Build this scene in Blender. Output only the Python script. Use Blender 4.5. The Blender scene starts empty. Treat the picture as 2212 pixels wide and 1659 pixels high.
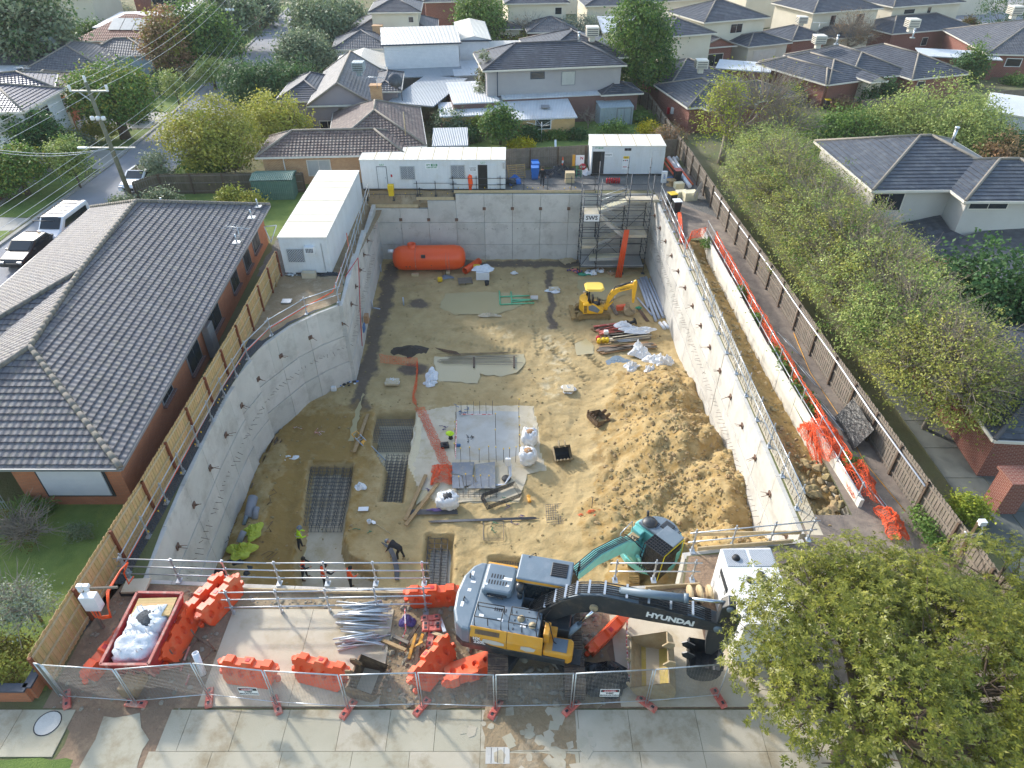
# Construction site excavation with neighbouring streets, built as code. Comments trimmed to stay under the size limit.
import bpy,math,random
import numpy as np
from mathutils import Vector,Matrix,noise
from mathutils.geometry import tessellate_polygon
random.seed(7);RNG=np.random.default_rng(7)
SC=bpy.context.scene
COL=SC.collection
CAMH,PITCH,FOC=22.2,math.radians(37.4),1475.0
cam=bpy.data.cameras.new('camera');camo=bpy.data.objects.new('camera',cam);COL.objects.link(camo)
camo.location=(0,0,CAMH);camo.rotation_euler=(math.pi/2-PITCH,0,0)
cam.sensor_width=36;cam.sensor_fit='HORIZONTAL';cam.lens=FOC/2212*36
cam.clip_start=0.5;cam.clip_end=2000
SC.camera=camo
SUN_DIR=Vector((-0.69,0.72,0.475)).normalized()
w=bpy.data.worlds.new('World');SC.world=w;w.use_nodes=True
nt=w.node_tree;nt.nodes.clear()
sky=nt.nodes.new('ShaderNodeTexSky');sky.sky_type='NISHITA';sky.sun_disc=False
sky.sun_elevation=math.asin(SUN_DIR.z);sky.sun_rotation=math.atan2(SUN_DIR.x,SUN_DIR.y)
sky.air_density=1.2;sky.dust_density=1.5;sky.ozone_density=1.0
bg=nt.nodes.new('ShaderNodeBackground');bg.inputs[1].default_value=0.15
wo=nt.nodes.new('ShaderNodeOutputWorld')
nt.links.new(sky.outputs[0],bg.inputs[0]);nt.links.new(bg.outputs[0],wo.inputs[0])
sl=bpy.data.lights.new('sun','SUN');sl.energy=2.0;sl.angle=math.radians(4.0);sl.color=(1.0,0.975,0.94)
so=bpy.data.objects.new('sun',sl);COL.objects.link(so);so.location=(-40,40,60)
so.rotation_euler=SUN_DIR.to_track_quat('Z','Y').to_euler()
SC.view_settings.view_transform='Standard';SC.view_settings.look='None'
SC.view_settings.exposure=1.34;SC.view_settings.gamma=1.0
SC.cycles.max_bounces=6;SC.cycles.diffuse_bounces=3;SC.cycles.glossy_bounces=2
SC.cycles.transmission_bounces=3;SC.cycles.transparent_max_bounces=6;SC.cycles.volume_bounces=1
SC.cycles.use_denoising=True
_c,_s=math.cos(PITCH),math.sin(PITCH)
class View:
 def __init__(S,x0,y0,w,iw=2212):S.x0,S.y0,S.k=x0,y0,w/iw
 def ray(S,x,y):
  dx=((S.x0+x*S.k)*2212/4024-1106)/FOC;dy=((S.y0+y*S.k)*2212/4024-829.5)/FOC
  return(dx,_c-dy*_s,-(_s+dy*_c))
 def __call__(S,x,y,z=0.):
  r=S.ray(x,y);t=(z-CAMH)/r[2];return Vector((r[0]*t,r[1]*t,z))
 def Y(S,x,y,Y):
  r=S.ray(x,y);t=Y/r[1];return Vector((r[0]*t,Y,CAMH+r[2]*t))
 def top(S,P,y):
  r=S.ray(0,y);return CAMH+r[2]*P[1]/r[1]
 def wall(S,x,y,A,B):
  r=S.ray(x,y);dx,dy=B[0]-A[0],B[1]-A[1]
  t=(A[0]*dy-A[1]*dx)/(r[0]*dy-r[1]*dx);return Vector((r[0]*t,r[1]*t,CAMH+r[2]*t))
VU=View(0,0,4024);VA=View(0,0,1350);VB=View(1300,0,1350);VC=View(2600,0,1424);VD=View(0,1000,1350)
VE=View(1300,1000,1350);VF=View(2600,1000,1424);VG=View(0,2000,1350,2200);VH=View(1300,2000,1350,2200)
VI=View(2600,2000,1424);VJ=View(1380,500,800);VK=View(2100,500,800);VL=View(1350,1500,800)
VM=View(2000,1900,1000);VN=View(850,1900,800);VO=View(2600,650,600);VP=View(1700,2200,800)
VQ=View(2200,1000,500);VR=View(0,150,700);VS=View(300,2150,800)
def lin(h):
 if not isinstance(h,str):return tuple(h)
 h=h.lstrip('#');v=[int(h[i:i+2],16)/255 for i in(0,2,4)]
 return tuple(x/12.92 if x<=.04045 else((x+.055)/1.055)**2.4 for x in v)
MATS={}
def mat(name,col,col2=None,rough=.8,nscale=2.0,ncontrast=1.0,bump=0.0,bscale=12.0,metal=0.0,pat=None,pk=1.0,pcol=None,island=0.0,spec=0.5,trans=0.0,stain=None,sscale=.6,sfac=.5,uvnoise=False,coat=0.0,alpha=1.0,tone=None):
 """procedural material: two-colour noise, optional metric pattern from UV, stains, bump"""
 if name in MATS:return MATS[name]
 m=bpy.data.materials.new(name);m.use_nodes=True;t=m.node_tree;N=t.nodes;Lk=t.links.new
 N.clear();out=N.new('ShaderNodeOutputMaterial');bs=N.new('ShaderNodeBsdfPrincipled')
 Lk(bs.outputs[0],out.inputs[0])
 bs.inputs['Roughness'].default_value=rough;bs.inputs['Metallic'].default_value=metal
 bs.inputs['Specular IOR Level'].default_value=spec
 if coat:bs.inputs['Coat Weight'].default_value=coat
 col=lin(col);col2=lin(col2) if col2 is not None else tuple(c*.75 for c in col)
 tc=N.new('ShaderNodeTexCoord');geo=N.new('ShaderNodeNewGeometry')
 def mixc(fac,a,b,blend='MIX'):
  x=N.new('ShaderNodeMix');x.data_type='RGBA';x.blend_type=blend
  for i,v in((0,fac),(6,a),(7,b)):
   if hasattr(v,'is_linked'):Lk(v,x.inputs[i])
   elif i==0:x.inputs[0].default_value=v
   else:x.inputs[i].default_value=(*v,1)
  return x.outputs[2]
 def math_(op,a,b=None,c=None,clamp=False):
  x=N.new('ShaderNodeMath');x.operation=op;x.use_clamp=clamp
  for i,v in enumerate((a,b,c)):
   if v is None:continue
   if hasattr(v,'is_linked'):Lk(v,x.inputs[i])
   else:x.inputs[i].default_value=v
  return x.outputs[0]
 def ns(scale,detail=4,vec=None,rough_=.6):
  x=N.new('ShaderNodeTexNoise');x.inputs['Scale'].default_value=scale;x.inputs['Detail'].default_value=detail
  x.inputs['Roughness'].default_value=rough_
  Lk(vec if vec is not None else geo.outputs['Position'],x.inputs['Vector']);return x.outputs['Fac']
 def rng(v,a,b,lo=0.,hi=1.):
  x=N.new('ShaderNodeMapRange');x.inputs[1].default_value=a;x.inputs[2].default_value=b
  x.inputs[3].default_value=lo;x.inputs[4].default_value=hi;Lk(v,x.inputs[0]);return x.outputs[0]
 k=.25/max(ncontrast,.05)
 c=mixc(rng(ns(nscale),.5-k,.5+k),col,col2)
 heights=[]
 if pat:
  uvn=N.new('ShaderNodeUVMap');sep=N.new('ShaderNodeSeparateXYZ');Lk(uvn.outputs[0],sep.inputs[0])
  u,v=sep.outputs[0],sep.outputs[1]
  pc=lin(pcol) if pcol is not None else tuple(x*.4 for x in col)
  if pat=='brick':
   b=N.new('ShaderNodeTexBrick');Lk(uvn.outputs[0],b.inputs['Vector']);b.inputs['Scale'].default_value=1.0
   b.inputs['Brick Width'].default_value=.24*pk;b.inputs['Row Height'].default_value=.086*pk
   b.inputs['Mortar Size'].default_value=.010*pk;b.inputs['Mortar Smooth'].default_value=.2
   b.inputs['Color1'].default_value=(*col,1);b.inputs['Color2'].default_value=(*col2,1)
   b.inputs['Mortar'].default_value=(*pc,1);b.inputs['Bias'].default_value=0
   c=mixc(.45,c,b.outputs[0]);c=mixc(b.outputs['Fac'],c,pc)
   heights.append((math_('SUBTRACT',1,b.outputs['Fac']),.004))
  elif pat in('tile','flat'):
   row=math_('MULTIPLY',v,1/(.33*pk));fr=math_('FRACT',row);fl=math_('FLOOR',row)
   uu=math_('ADD',math_('MULTIPLY',u,1/(.30*pk)),math_('MULTIPLY',fl,.5 if pat=='flat' else 0))
   fu=math_('FRACT',uu)
   wn=N.new('ShaderNodeTexWhiteNoise');wn.noise_dimensions='2D'
   cb=N.new('ShaderNodeCombineXYZ');Lk(math_('FLOOR',uu),cb.inputs[0]);Lk(fl,cb.inputs[1]);Lk(cb.outputs[0],wn.inputs[0])
   c=mixc(math_('MULTIPLY',wn.outputs[0],.45),c,pc)
   edge=rng(fr,.0,.16,1,0)
   c=mixc(math_('MULTIPLY',edge,.8),c,pc)
   if pat=='tile':
    wave=math_('SINE',math_('MULTIPLY',fu,6.2832*1));heights.append((wave,.018))
    c=mixc(rng(wave,-.2,-1,0,.4),c,pc)
   else:
    c=mixc(rng(fu,.94,1,0,.4),c,pc)
   heights.append((math_('SUBTRACT',1,fr),.03))
  elif pat=='corr':
   wave=math_('SINE',math_('MULTIPLY',u,6.2832/(.16*pk)));heights.append((wave,.02))
   c=mixc(rng(wave,0,-1,0,.35),c,pc)
  elif pat=='corrv':
   wave=math_('SINE',math_('MULTIPLY',v,6.2832/(.16*pk)));heights.append((wave,.02))
   c=mixc(rng(wave,0,-1,0,.35),c,pc)
  elif pat=='board':
   fr=math_('FRACT',math_('MULTIPLY',v,1/(.15*pk)));heights.append((fr,.015))
   c=mixc(rng(fr,.12,0,0,.8),c,pc)
  elif pat=='vboard':
   fr=math_('FRACT',math_('MULTIPLY',u,1/(.1*pk)))
   wn=N.new('ShaderNodeTexWhiteNoise');wn.noise_dimensions='1D';Lk(math_('FLOOR',math_('MULTIPLY',u,1/(.1*pk))),wn.inputs['W'])
   c=mixc(math_('MULTIPLY',wn.outputs[0],.4),c,pc);c=mixc(rng(fr,.1,0,0,.8),c,pc)
  elif pat=='lattice':
   a=math_('FRACT',math_('MULTIPLY',math_('ADD',u,v),1/(.16*pk)));b2=math_('FRACT',math_('MULTIPLY',math_('SUBTRACT',u,v),1/(.16*pk)))
   g=math_('MAXIMUM',math_('LESS_THAN',a,.16),math_('LESS_THAN',b2,.16));c=mixc(g,c,pc)
  elif pat=='slots':
   fr=math_('FRACT',math_('MULTIPLY',u,1/(.1*pk)));c=mixc(math_('LESS_THAN',fr,.5),c,pc)
  elif pat=='slabs':
   a=math_('FRACT',math_('MULTIPLY',u,1/(1.5*pk)));c=mixc(math_('LESS_THAN',a,.02),c,pc)
 if island:
  c=mixc(math_('MULTIPLY',geo.outputs['Random Per Island'],island),c,tuple(x*.35 for x in col))
  hs=N.new('ShaderNodeHueSaturation');Lk(c,hs.inputs['Color']);Lk(rng(geo.outputs['Random Per Island'],0,1,1-.035*min(1,island*2),1+.03*min(1,island*2)),hs.inputs['Hue']);hs.inputs['Hue'].default_value=.5
  hue=N.new('ShaderNodeMath');hue.operation='MULTIPLY';hue.inputs[1].default_value=.5
  Lk(hs.inputs['Hue'].links[0].from_socket,hue.inputs[0]);Lk(hue.outputs[0],hs.inputs['Hue']);c=hs.outputs[0]
 if stain:
  c=mixc(rng(ns(sscale,6,rough_=.7),.5,.68,0,sfac),c,lin(stain))
 if tone:
  for an,tcol in tone:
   at=N.new('ShaderNodeAttribute');at.attribute_name=an
   c=mixc(rng(math_('ADD',at.outputs['Fac'],math_('MULTIPLY',math_('SUBTRACT',ns(1.7,5),.5),.9)),.35,.65),c,lin(tcol)) if True else c
 Lk(c,bs.inputs['Base Color'])
 if bump:heights.append((ns(bscale,5),bump))
 if heights:
  tot=None
  for hsock,amt in heights:
   q=math_('MULTIPLY',hsock,amt);tot=q if tot is None else math_('ADD',tot,q)
  bp=N.new('ShaderNodeBump');bp.inputs['Strength'].default_value=1;bp.inputs['Distance'].default_value=1.0
  Lk(tot,bp.inputs['Height']);Lk(bp.outputs[0],bs.inputs['Normal'])
 if trans:
  tr=N.new('ShaderNodeBsdfTranslucent');Lk(c,tr.inputs[0]);mx=N.new('ShaderNodeMixShader');mx.inputs[0].default_value=trans
  Lk(bs.outputs[0],mx.inputs[1]);Lk(tr.outputs[0],mx.inputs[2]);Lk(mx.outputs[0],out.inputs[0])
 if alpha<1:
  tp=N.new('ShaderNodeBsdfTransparent');mx=N.new('ShaderNodeMixShader');mx.inputs[0].default_value=alpha
  Lk(tp.outputs[0],mx.inputs[1]);Lk(bs.outputs[0],mx.inputs[2]);Lk(mx.outputs[0],out.inputs[0])
 MATS[name]=m;return m
class MB:
 def __init__(S):S.v=[];S.f=[];S.s=[];S.uv={}
 def add(S,vs,fs,smooth=False):
  o=len(S.v);S.v.extend([tuple(p) for p in vs]);S.f.extend([tuple(i+o for i in f) for f in fs]);S.s.extend([smooth]*len(fs));return S
 def courses(S,pts,step=.33,lift=.03):
  """a roof plane cut into overlapping courses of tiles"""
  P=[Vector(p) for p in pts];n=Vector((0,0,0))
  for i in range(len(P)):n+=P[i-1].cross(P[i])
  n.normalize()
  if abs(n.z)>.985:return S.poly(pts)
  t=Vector((-n.y,n.x,0)).normalized();b=n.cross(t);vs=[p.dot(b) for p in P];k=math.floor(min(vs)/step)
  while k*step<max(vs)-1e-4:
   Q=P
   for lim,sg in((k*step,1),((k+1)*step,-1)):
    R=[]
    for i in range(len(Q)):
     a,c=Q[i-1],Q[i];da,dc=(a.dot(b)-lim)*sg,(c.dot(b)-lim)*sg
     if da*dc<0:R.append(a.lerp(c,da/(da-dc)))
     if dc>=0:R.append(c)
    Q=R
    if len(Q)<3:break
   if len(Q)>=3:
    o=len(S.v);m=len(Q)
    for i,q in enumerate(Q):
     f=1-min(1,max(0,(q.dot(b)-k*step)/step));S.v.append(tuple(q+n*lift*f));S.uv[o+i]=(q.dot(t),q.dot(b))
    S.f.append(tuple(range(o,o+m)));S.s.append(False)
    lo=[i for i in range(m) if abs(Q[i].dot(b)-k*step)<1e-4]
    if len(lo)==2:
     i,j=lo if(lo[1]-lo[0])==1 else lo[::-1]
     c=len(S.v);S.v+=[S.v[o+j],S.v[o+i],tuple(Q[i]-n*.01),tuple(Q[j]-n*.01)]
     for q in range(4):S.uv[c+q]=(Q[i].dot(t),k*step+.001)
     S.f.append((c,c+1,c+2,c+3));S.s.append(False)
   k+=1
  return S
 def poly(S,pts):return S.add(pts,[tuple(range(len(pts)))])
 def box(S,c,s,rot=0.,M=None):
  x,y,z=s[0]/2,s[1]/2,s[2]/2
  vs=[Vector((a*x,b*y,d*z)) for d in(-1,1) for a,b in((-1,-1),(1,-1),(1,1),(-1,1))]
  if M is None:M=Matrix.Rotation(rot,3,'Z')
  c=Vector(c);vs=[M@p+c for p in vs]
  return S.add(vs,[(3,2,1,0),(4,5,6,7),(0,1,5,4),(1,2,6,5),(2,3,7,6),(3,0,4,7)])
 def beam(S,a,b,w,h=None,up=(0,0,1)):
  """rectangular bar from a to b, w across, h along up"""
  a,b=Vector(a),Vector(b);h=h or w;d=b-a;L=d.length
  if L<1e-6:return S
  d/=L;up=Vector(up);x=d.cross(up)
  if x.length<1e-4:x=d.cross(Vector((1,0,0)))
  x.normalize();y=x.cross(d)
  M=Matrix((x,d,y)).transposed()
  return S.box((a+b)/2,(w,L,h),M=M)
 def prism(S,pts,z0,z1):
  n=len(pts);vs=[(p[0],p[1],z0) for p in pts]+[(p[0],p[1],z1) for p in pts]
  area=sum(pts[i][0]*pts[(i+1)%n][1]-pts[(i+1)%n][0]*pts[i][1] for i in range(n))
  fs=[tuple(reversed(range(n))),tuple(range(n,2*n))]+[(i,(i+1)%n,(i+1)%n+n,i+n) for i in range(n)]
  if area<0:fs=[tuple(reversed(f)) for f in fs]
  return S.add(vs,fs)
 def extrude(S,prof,O,X,Y,Zd,depth):
  """profile in plane (X,Y) at O, extruded along Zd (centred)"""
  O,X,Y,Zd=Vector(O),Vector(X).normalized(),Vector(Y).normalized(),Vector(Zd).normalized()
  n=len(prof);a=[O+X*p[0]+Y*p[1]-Zd*depth/2 for p in prof];b=[q+Zd*depth for q in a]
  area=sum(prof[i][0]*prof[(i+1)%n][1]-prof[(i+1)%n][0]*prof[i][1] for i in range(n))
  s=area*(X.cross(Y).dot(Zd))
  fs=[tuple(reversed(range(n))),tuple(range(n,2*n))]+[(i,(i+1)%n,(i+1)%n+n,i+n) for i in range(n)]
  if s<0:fs=[tuple(reversed(f)) for f in fs]
  return S.add(a+b,fs)
 def tube(S,pts,r,n=6,cap=True,smooth=True):
  pts=[Vector(p) for p in pts];m=len(pts);rs=r if isinstance(r,(list,tuple)) else[r]*m
  vs=[];prev=None
  for i,p in enumerate(pts):
   d=(pts[min(i+1,m-1)]-pts[max(i-1,0)])
   if d.length<1e-9:d=Vector((0,0,1))
   d.normalize()
   if prev is None:
    x=d.cross(Vector((0,0,1)));
    if x.length<1e-3:x=Vector((1,0,0))
   else:x=prev-d*prev.dot(d)
   x.normalize();prev=x;y=d.cross(x)
   for k in range(n):
    a=2*math.pi*k/n;vs.append(p+(x*math.cos(a)+y*math.sin(a))*rs[i])
  fs=[(i*n+k,i*n+(k+1)%n,(i+1)*n+(k+1)%n,(i+1)*n+k) for i in range(m-1) for k in range(n)]
  S.add(vs,fs,smooth)
  if cap:S.f.append(tuple(len(S.v)-m*n+k for k in reversed(range(n))));S.s.append(False);S.f.append(tuple(len(S.v)-n+k for k in range(n)));S.s.append(False)
  return S
 def cyl(S,a,b,r,n=12,cap=True):return S.tube([a,b],r,n,cap)
 def lathe(S,prof,O=(0,0,0),n=16,axis=(0,0,1),smooth=True):
  O=Vector(O);d=Vector(axis).normalized();x=d.cross(Vector((0,1,0)))
  if x.length<1e-3:x=Vector((1,0,0))
  x.normalize();y=d.cross(x);m=len(prof)
  vs=[O+d*h+(x*math.cos(2*math.pi*k/n)+y*math.sin(2*math.pi*k/n))*r for r,h in prof for k in range(n)]
  fs=[(i*n+k,i*n+(k+1)%n,(i+1)*n+(k+1)%n,(i+1)*n+k) for i in range(m-1) for k in range(n)]
  return S.add(vs,fs,smooth)
 def grid(S,P,nu,nv,smooth=True,closed=False):
  """P(i,j) points"""
  vs=[P(i,j) for j in range(nv+1) for i in range(nu+1)]
  return S.add(vs,[(j*(nu+1)+i,j*(nu+1)+i+1,(j+1)*(nu+1)+i+1,(j+1)*(nu+1)+i) for j in range(nv) for i in range(nu)],smooth)
 def wire(S,pts,r):return S.tube(pts,r,4,False)
 def build(S,name,m,parent=None,bevel=0,world=True):
  me=bpy.data.meshes.new(name)
  off=Vector((0,0,0))
  if parent is not None and world:off=root_loc(parent)
  V=np.array(S.v,dtype=np.float64).reshape(-1,3)-np.array(off)
  me.from_pydata([],[],[]) if len(V)==0 else me.from_pydata(V.tolist(),[],S.f)
  me.materials.append(m if not isinstance(m,str) else MATS[m])
  me.polygons.foreach_set('use_smooth',S.s)
  auto_uv(me,off)
  if S.uv:
   L=me.uv_layers[0].data
   for l in me.loops:
    if l.vertex_index in S.uv:L[l.index].uv=S.uv[l.vertex_index]
  o=bpy.data.objects.new(name,me);COL.objects.link(o)
  if parent is not None:o.parent=parent
  if bevel:
   b=o.modifiers.new('bevel','BEVEL');b.width=bevel;b.segments=2;b.limit_method='ANGLE';b.angle_limit=math.radians(40);b.harden_normals=False
  return o
def root_loc(o):
 v=Vector((0,0,0))
 while o is not None:v+=o.location;o=o.parent
 return v
def auto_uv(me,off=(0,0,0)):
 n=len(me.polygons)
 if n==0:return
 me.update();uv=me.uv_layers.new(name='UVMap')
 nor=np.empty(n*3,dtype=np.float32);me.polygons.foreach_get('normal',nor);nor=nor.reshape(-1,3)
 nl=len(me.loops);vi=np.empty(nl,dtype=np.int32);me.loops.foreach_get('vertex_index',vi)
 lt=np.empty(n,dtype=np.int32);me.polygons.foreach_get('loop_total',lt)
 co=np.empty(len(me.vertices)*3,dtype=np.float32);me.vertices.foreach_get('co',co);co=co.reshape(-1,3)+np.array(off,dtype=np.float32)
 t=np.stack([-nor[:,1],nor[:,0],np.zeros(n)],1);flat=np.abs(nor[:,2])>.97
 t[flat]=(1,0,0);t/=np.linalg.norm(t,axis=1,keepdims=True)+1e-9
 b=np.cross(nor,t);b[flat]=(0,1,0)
 T=np.repeat(t,lt,0);B=np.repeat(b,lt,0);c=co[vi]
 out=np.stack([(c*T).sum(1),(c*B).sum(1)],1).astype(np.float32).ravel()
 uv.data.foreach_set('uv',out)
def tagp(o,label=None,cat=None,group=None,kind=None):
 if label:o['label']=label
 if cat:o['category']=cat
 if group:o['group']=group
 if kind:o['kind']=kind
 return o
def thing(name,label,cat,loc=(0,0,0),rz=0,group=None):
 o=bpy.data.objects.new(name,None);o.empty_display_size=.2;COL.objects.link(o)
 o.location=loc;o.rotation_euler=(0,0,rz);return tagp(o,label,cat,group)
def dup(root,loc=None,rz=None,label=None,group=None,scale=None):
 r=root.copy();COL.objects.link(r)
 if loc is not None:r.location=loc
 if rz is not None:r.rotation_euler=(0,0,rz)
 if scale is not None:r.scale=(scale,)*3 if not isinstance(scale,(tuple,list)) else scale
 if label:r['label']=label
 if group:r['group']=group
 for ch in list(root.children):
  c=ch.copy();COL.objects.link(c);c.parent=r
  for g in list(ch.children):
   d=g.copy();COL.objects.link(d);d.parent=c
 return r
def struct(name,mb,m):return tagp(mb.build(name,m),kind='structure')
def text(body,size,O,X,Y,m,parent,name='lettering',depth=.004,align='CENTER',bold=0):
 cu=bpy.data.curves.new(name,'FONT');cu.body=body;cu.size=size;cu.align_x=align;cu.align_y='CENTER';cu.extrude=depth;cu.offset=bold
 cu.resolution_u=2
 ob=bpy.data.objects.new(name,cu);me=bpy.data.meshes.new_from_object(ob);bpy.data.objects.remove(ob)
 X=Vector(X).normalized();Y=Vector(Y);Y=(Y-X*Y.dot(X)).normalized();Z=X.cross(Y)
 M=Matrix((X,Y,Z)).transposed().to_4x4();M.translation=Vector(O)-(root_loc(parent) if parent else Vector())
 me.transform(M);me.materials.clear();me.materials.append(MATS[m] if isinstance(m,str) else m)
 o=bpy.data.objects.new(name,me);COL.objects.link(o);o.parent=parent;return o
def hash_(s):
 h=7
 for ch in s:h=(h*31+ord(ch))%1000003
 return h
def inpoly(x,y,P):
 c=False;n=len(P)
 for i in range(n):
  x1,y1=P[i][0],P[i][1];x2,y2=P[(i+1)%n][0],P[(i+1)%n][1]
  if(y1>y)!=(y2>y) and x<(x2-x1)*(y-y1)/(y2-y1)+x1:c=not c
 return c
def pdist(x,y,P):
 d=1e9;n=len(P)
 for i in range(n):
  ax,ay=P[i][0],P[i][1];bx,by=P[(i+1)%n][0],P[(i+1)%n][1]
  dx,dy=bx-ax,by-ay;t=max(0,min(1,((x-ax)*dx+(y-ay)*dy)/(dx*dx+dy*dy+1e-12)))
  d=min(d,math.hypot(x-ax-t*dx,y-ay-t*dy))
 return d
def sheet(name,pts,z,m,holes=(),kind='structure',jag=0,parent=None):
 P=[(p[0],p[1]) for p in pts]
 if jag:
  Q=[]
  for i in range(len(P)):
   a,b=P[i],P[(i+1)%len(P)];L=math.hypot(b[0]-a[0],b[1]-a[1]);k=max(1,int(L/.35))
   for j in range(k):
    t=j/k;Q.append((a[0]+(b[0]-a[0])*t+random.uniform(-jag,jag),a[1]+(b[1]-a[1])*t+random.uniform(-jag,jag)))
  P=Q
 loops=[[Vector((x,y,z)) for x,y in P]]+[[Vector((x,y,z)) for x,y in h] for h in holes]
 tr=tessellate_polygon(loops);vs=[p for l in loops for p in l]
 mb=MB();fs=[]
 for t in tr:
  a,b,c=(vs[i] for i in t)
  fs.append(tuple(t) if(b-a).cross(c-a).z>0 else tuple(reversed(t)))
 mb.add(vs,fs);o=mb.build(name,m,parent)
 if kind:o['kind']=kind
 return o
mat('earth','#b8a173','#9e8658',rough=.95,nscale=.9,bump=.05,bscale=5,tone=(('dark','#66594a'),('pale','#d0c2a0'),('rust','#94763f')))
mat('earth_up','#a08b6b','#826e53',rough=.95,nscale=.8,bump=.05,bscale=7,stain='#c9b79a',sscale=.8,sfac=.6)
mat('red_earth','#947c64','#7c6652',rough=.95,nscale=1.2,bump=.05,bscale=8,stain='#b79a78',sscale=1.5,sfac=.6)
mat('grey_path','#8c7f72','#6d6258',rough=.95,nscale=2.0,bump=.03,bscale=20,stain='#a89a86',sfac=.5)
mat('concrete','#d3cfc5','#bfbab0',rough=.85,nscale=.7,bump=.008,bscale=20,stain='#8e877c',sscale=.9,sfac=.45,island=.22)
mat('concrete_floor','#d2c6ad','#b9ab90',rough=.9,nscale=.8,bump=.01,bscale=10,stain='#a89468',sscale=1.1,sfac=.6)
mat('wet_concrete','#b9b7ae','#a5a297',rough=.35,nscale=.8,bump=.003,bscale=3,stain='#9f8f6d',sscale=.35,sfac=.7)
mat('slab','#c9bda8','#b0a48e',rough=.9,nscale=.9,bump=.008,bscale=12,stain='#9a886a',sscale=1.2,sfac=.55)
mat('path','#b0a894','#9c937f',rough=.9,nscale=.6,bump=.005,bscale=25,stain='#8c7857',sscale=.7,sfac=.6)
mat('puddle','#b3a57e','#a8996f',rough=.12,nscale=.4,ncontrast=.5)
mat('asphalt','#97979a','#87878a',rough=.9,nscale=.5,bump=.01,bscale=40,stain='#8b8a87',sscale=.4,sfac=.5)
mat('kerb','#a9a69d','#8f8c84',rough=.9)
mat('drive','#b5b0a5','#a29d92',rough=.9,stain='#8d8778',nscale=.4)
mat('grass','#76883f','#586f2e',rough=.95,nscale=1.2,bump=.05,bscale=22,stain='#8a9440',sscale=.5,sfac=.6)
mat('yard','#5c6a3a','#6f6345',rough=.95,nscale=.25,bump=.05,bscale=9,stain='#7c7458',sscale=.2,sfac=.8)
mat('gravel','#77756f','#55534f',rough=.9,nscale=14,ncontrast=2,bump=.04,bscale=25,stain='#99938a',sfac=.5)
mat('dark_gravel','#5a5d60','#3c3f42',rough=.9,nscale=16,ncontrast=2,bump=.04,bscale=30)
mat('galv','#c6cacc','#aeb3b6',rough=.35,metal=.6,nscale=6)
mat('steel_dark','#5b5e62','#44474a',rough=.5,metal=.6,nscale=6)
mat('rust','#806655','#634a3d',rough=.9,nscale=6)
mat('rebar','#6f6a63','#5a4c40',rough=.8,nscale=3,metal=.2)
mat('orange','#ea5626','#d84e22',rough=.5,nscale=1.5,ncontrast=.8,stain='#c58a66',sscale=1.6,sfac=.6)
mat('orange_new','#ee5a1c','#e65216',rough=.35,nscale=1)
mat('pink_foot','#c9685a','#b85a4e',rough=.7,nscale=3,stain='#cdb7a0',sscale=3,sfac=.8)
mat('white_panel','#dcdedd','#cfd2d2',rough=.45,nscale=.5,ncontrast=.6,pat='vboard',pk=3,pcol='#c6c9c9',stain='#b9b4a4',sscale=1.5,sfac=.25)
mat('white_roof','#e3ded2','#d8d2c4',rough=.5,nscale=.6,stain='#c9bda4',sscale=1.0,sfac=.35)
mat('white_plastic','#e8e8e6','#d8d9d8',rough=.5,nscale=3)
mat('bag_white','#e6e6e4','#cfd1d3',rough=.7,nscale=4,bump=.06,bscale=6)
mat('new_pine','#d6b67f','#c4a069',rough=.8,nscale=5,island=.38)
mat('post_brown','#7d452a','#6b3820',rough=.8,nscale=4)
mat('old_timber','#8d8274','#71675b',rough=.9,nscale=3,island=.35)
mat('timber','#b3966e','#94784f',rough=.85,nscale=5,island=.3)
mat('pale_timber','#cdb893','#b9a27a',rough=.85,nscale=5,island=.2)
mat('dark_timber','#6f5c4a','#54453a',rough=.9,nscale=5,island=.3)
mat('black','#1d1e20','#26272a',rough=.6,nscale=4)
mat('glass','#2a3238','#1e2529',rough=.08,nscale=.5)
mat('yellow_cap','#e6c21e','#dcb414',rough=.5)
mat('red_paint','#b3262a','#9c1f22',rough=.55,nscale=2,stain='#7c6a60',sscale=2.5,sfac=.6)
mat('white_mark','#e9e9e7','#dddddb',rough=.6)
mat('green_mark','#3f8f5d',rough=.6);mat('red_mark','#c2202a',rough=.5);mat('dark_mark','#33363a',rough=.6)
mat('rock','#ab966c','#937c50',rough=.95,nscale=3,bump=.03,bscale=12,island=.35)
mat('rock_grey','#a39a88','#8b806b',rough=.95,nscale=3,bump=.03,bscale=12,island=.4)
PIT=[(-11.6,55.3),(-11.3,48),(-10.95,42),(-10.7,37.4),(-12.1,36.2),(-13.3,34.8),(-14.2,33.0),(-14.65,31),(-14.85,28),(-14.85,25),(-14.7,21.5),(-14.5,19),(-14.2,16.5),(-7,16.15),(0,16.1),(3.9,16.15),(6.4,16.3),(6.9,17.8),(12.0,18.5),(12.05,30),(12.0,42),(11.9,55.3)]
BENCH=[(-7.9,55.3),(-7.9,56.0),(-12.6,56.0),(-12.6,41.0),(-10.95,41.0)]
def g_loop():return[(-260,-20),(260,-20),(260,420),(-260,420)]
def offset_poly(P,d):
 n=len(P);out=[]
 for i in range(n):
  a,b,c=Vector(P[i-1][:2]),Vector(P[i][:2]),Vector(P[(i+1)%n][:2])
  n1=Vector((b.y-a.y,-(b.x-a.x))).normalized();n2=Vector((c.y-b.y,-(c.x-b.x))).normalized()
  m=(n1+n2);m.normalize();k=d/max(.35,m.dot(n1));out.append((b.x+m.x*k,b.y+m.y*k))
 return out
_area=sum(PIT[i][0]*PIT[(i+1)%len(PIT)][1]-PIT[(i+1)%len(PIT)][0]*PIT[i][1] for i in range(len(PIT)))
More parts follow.
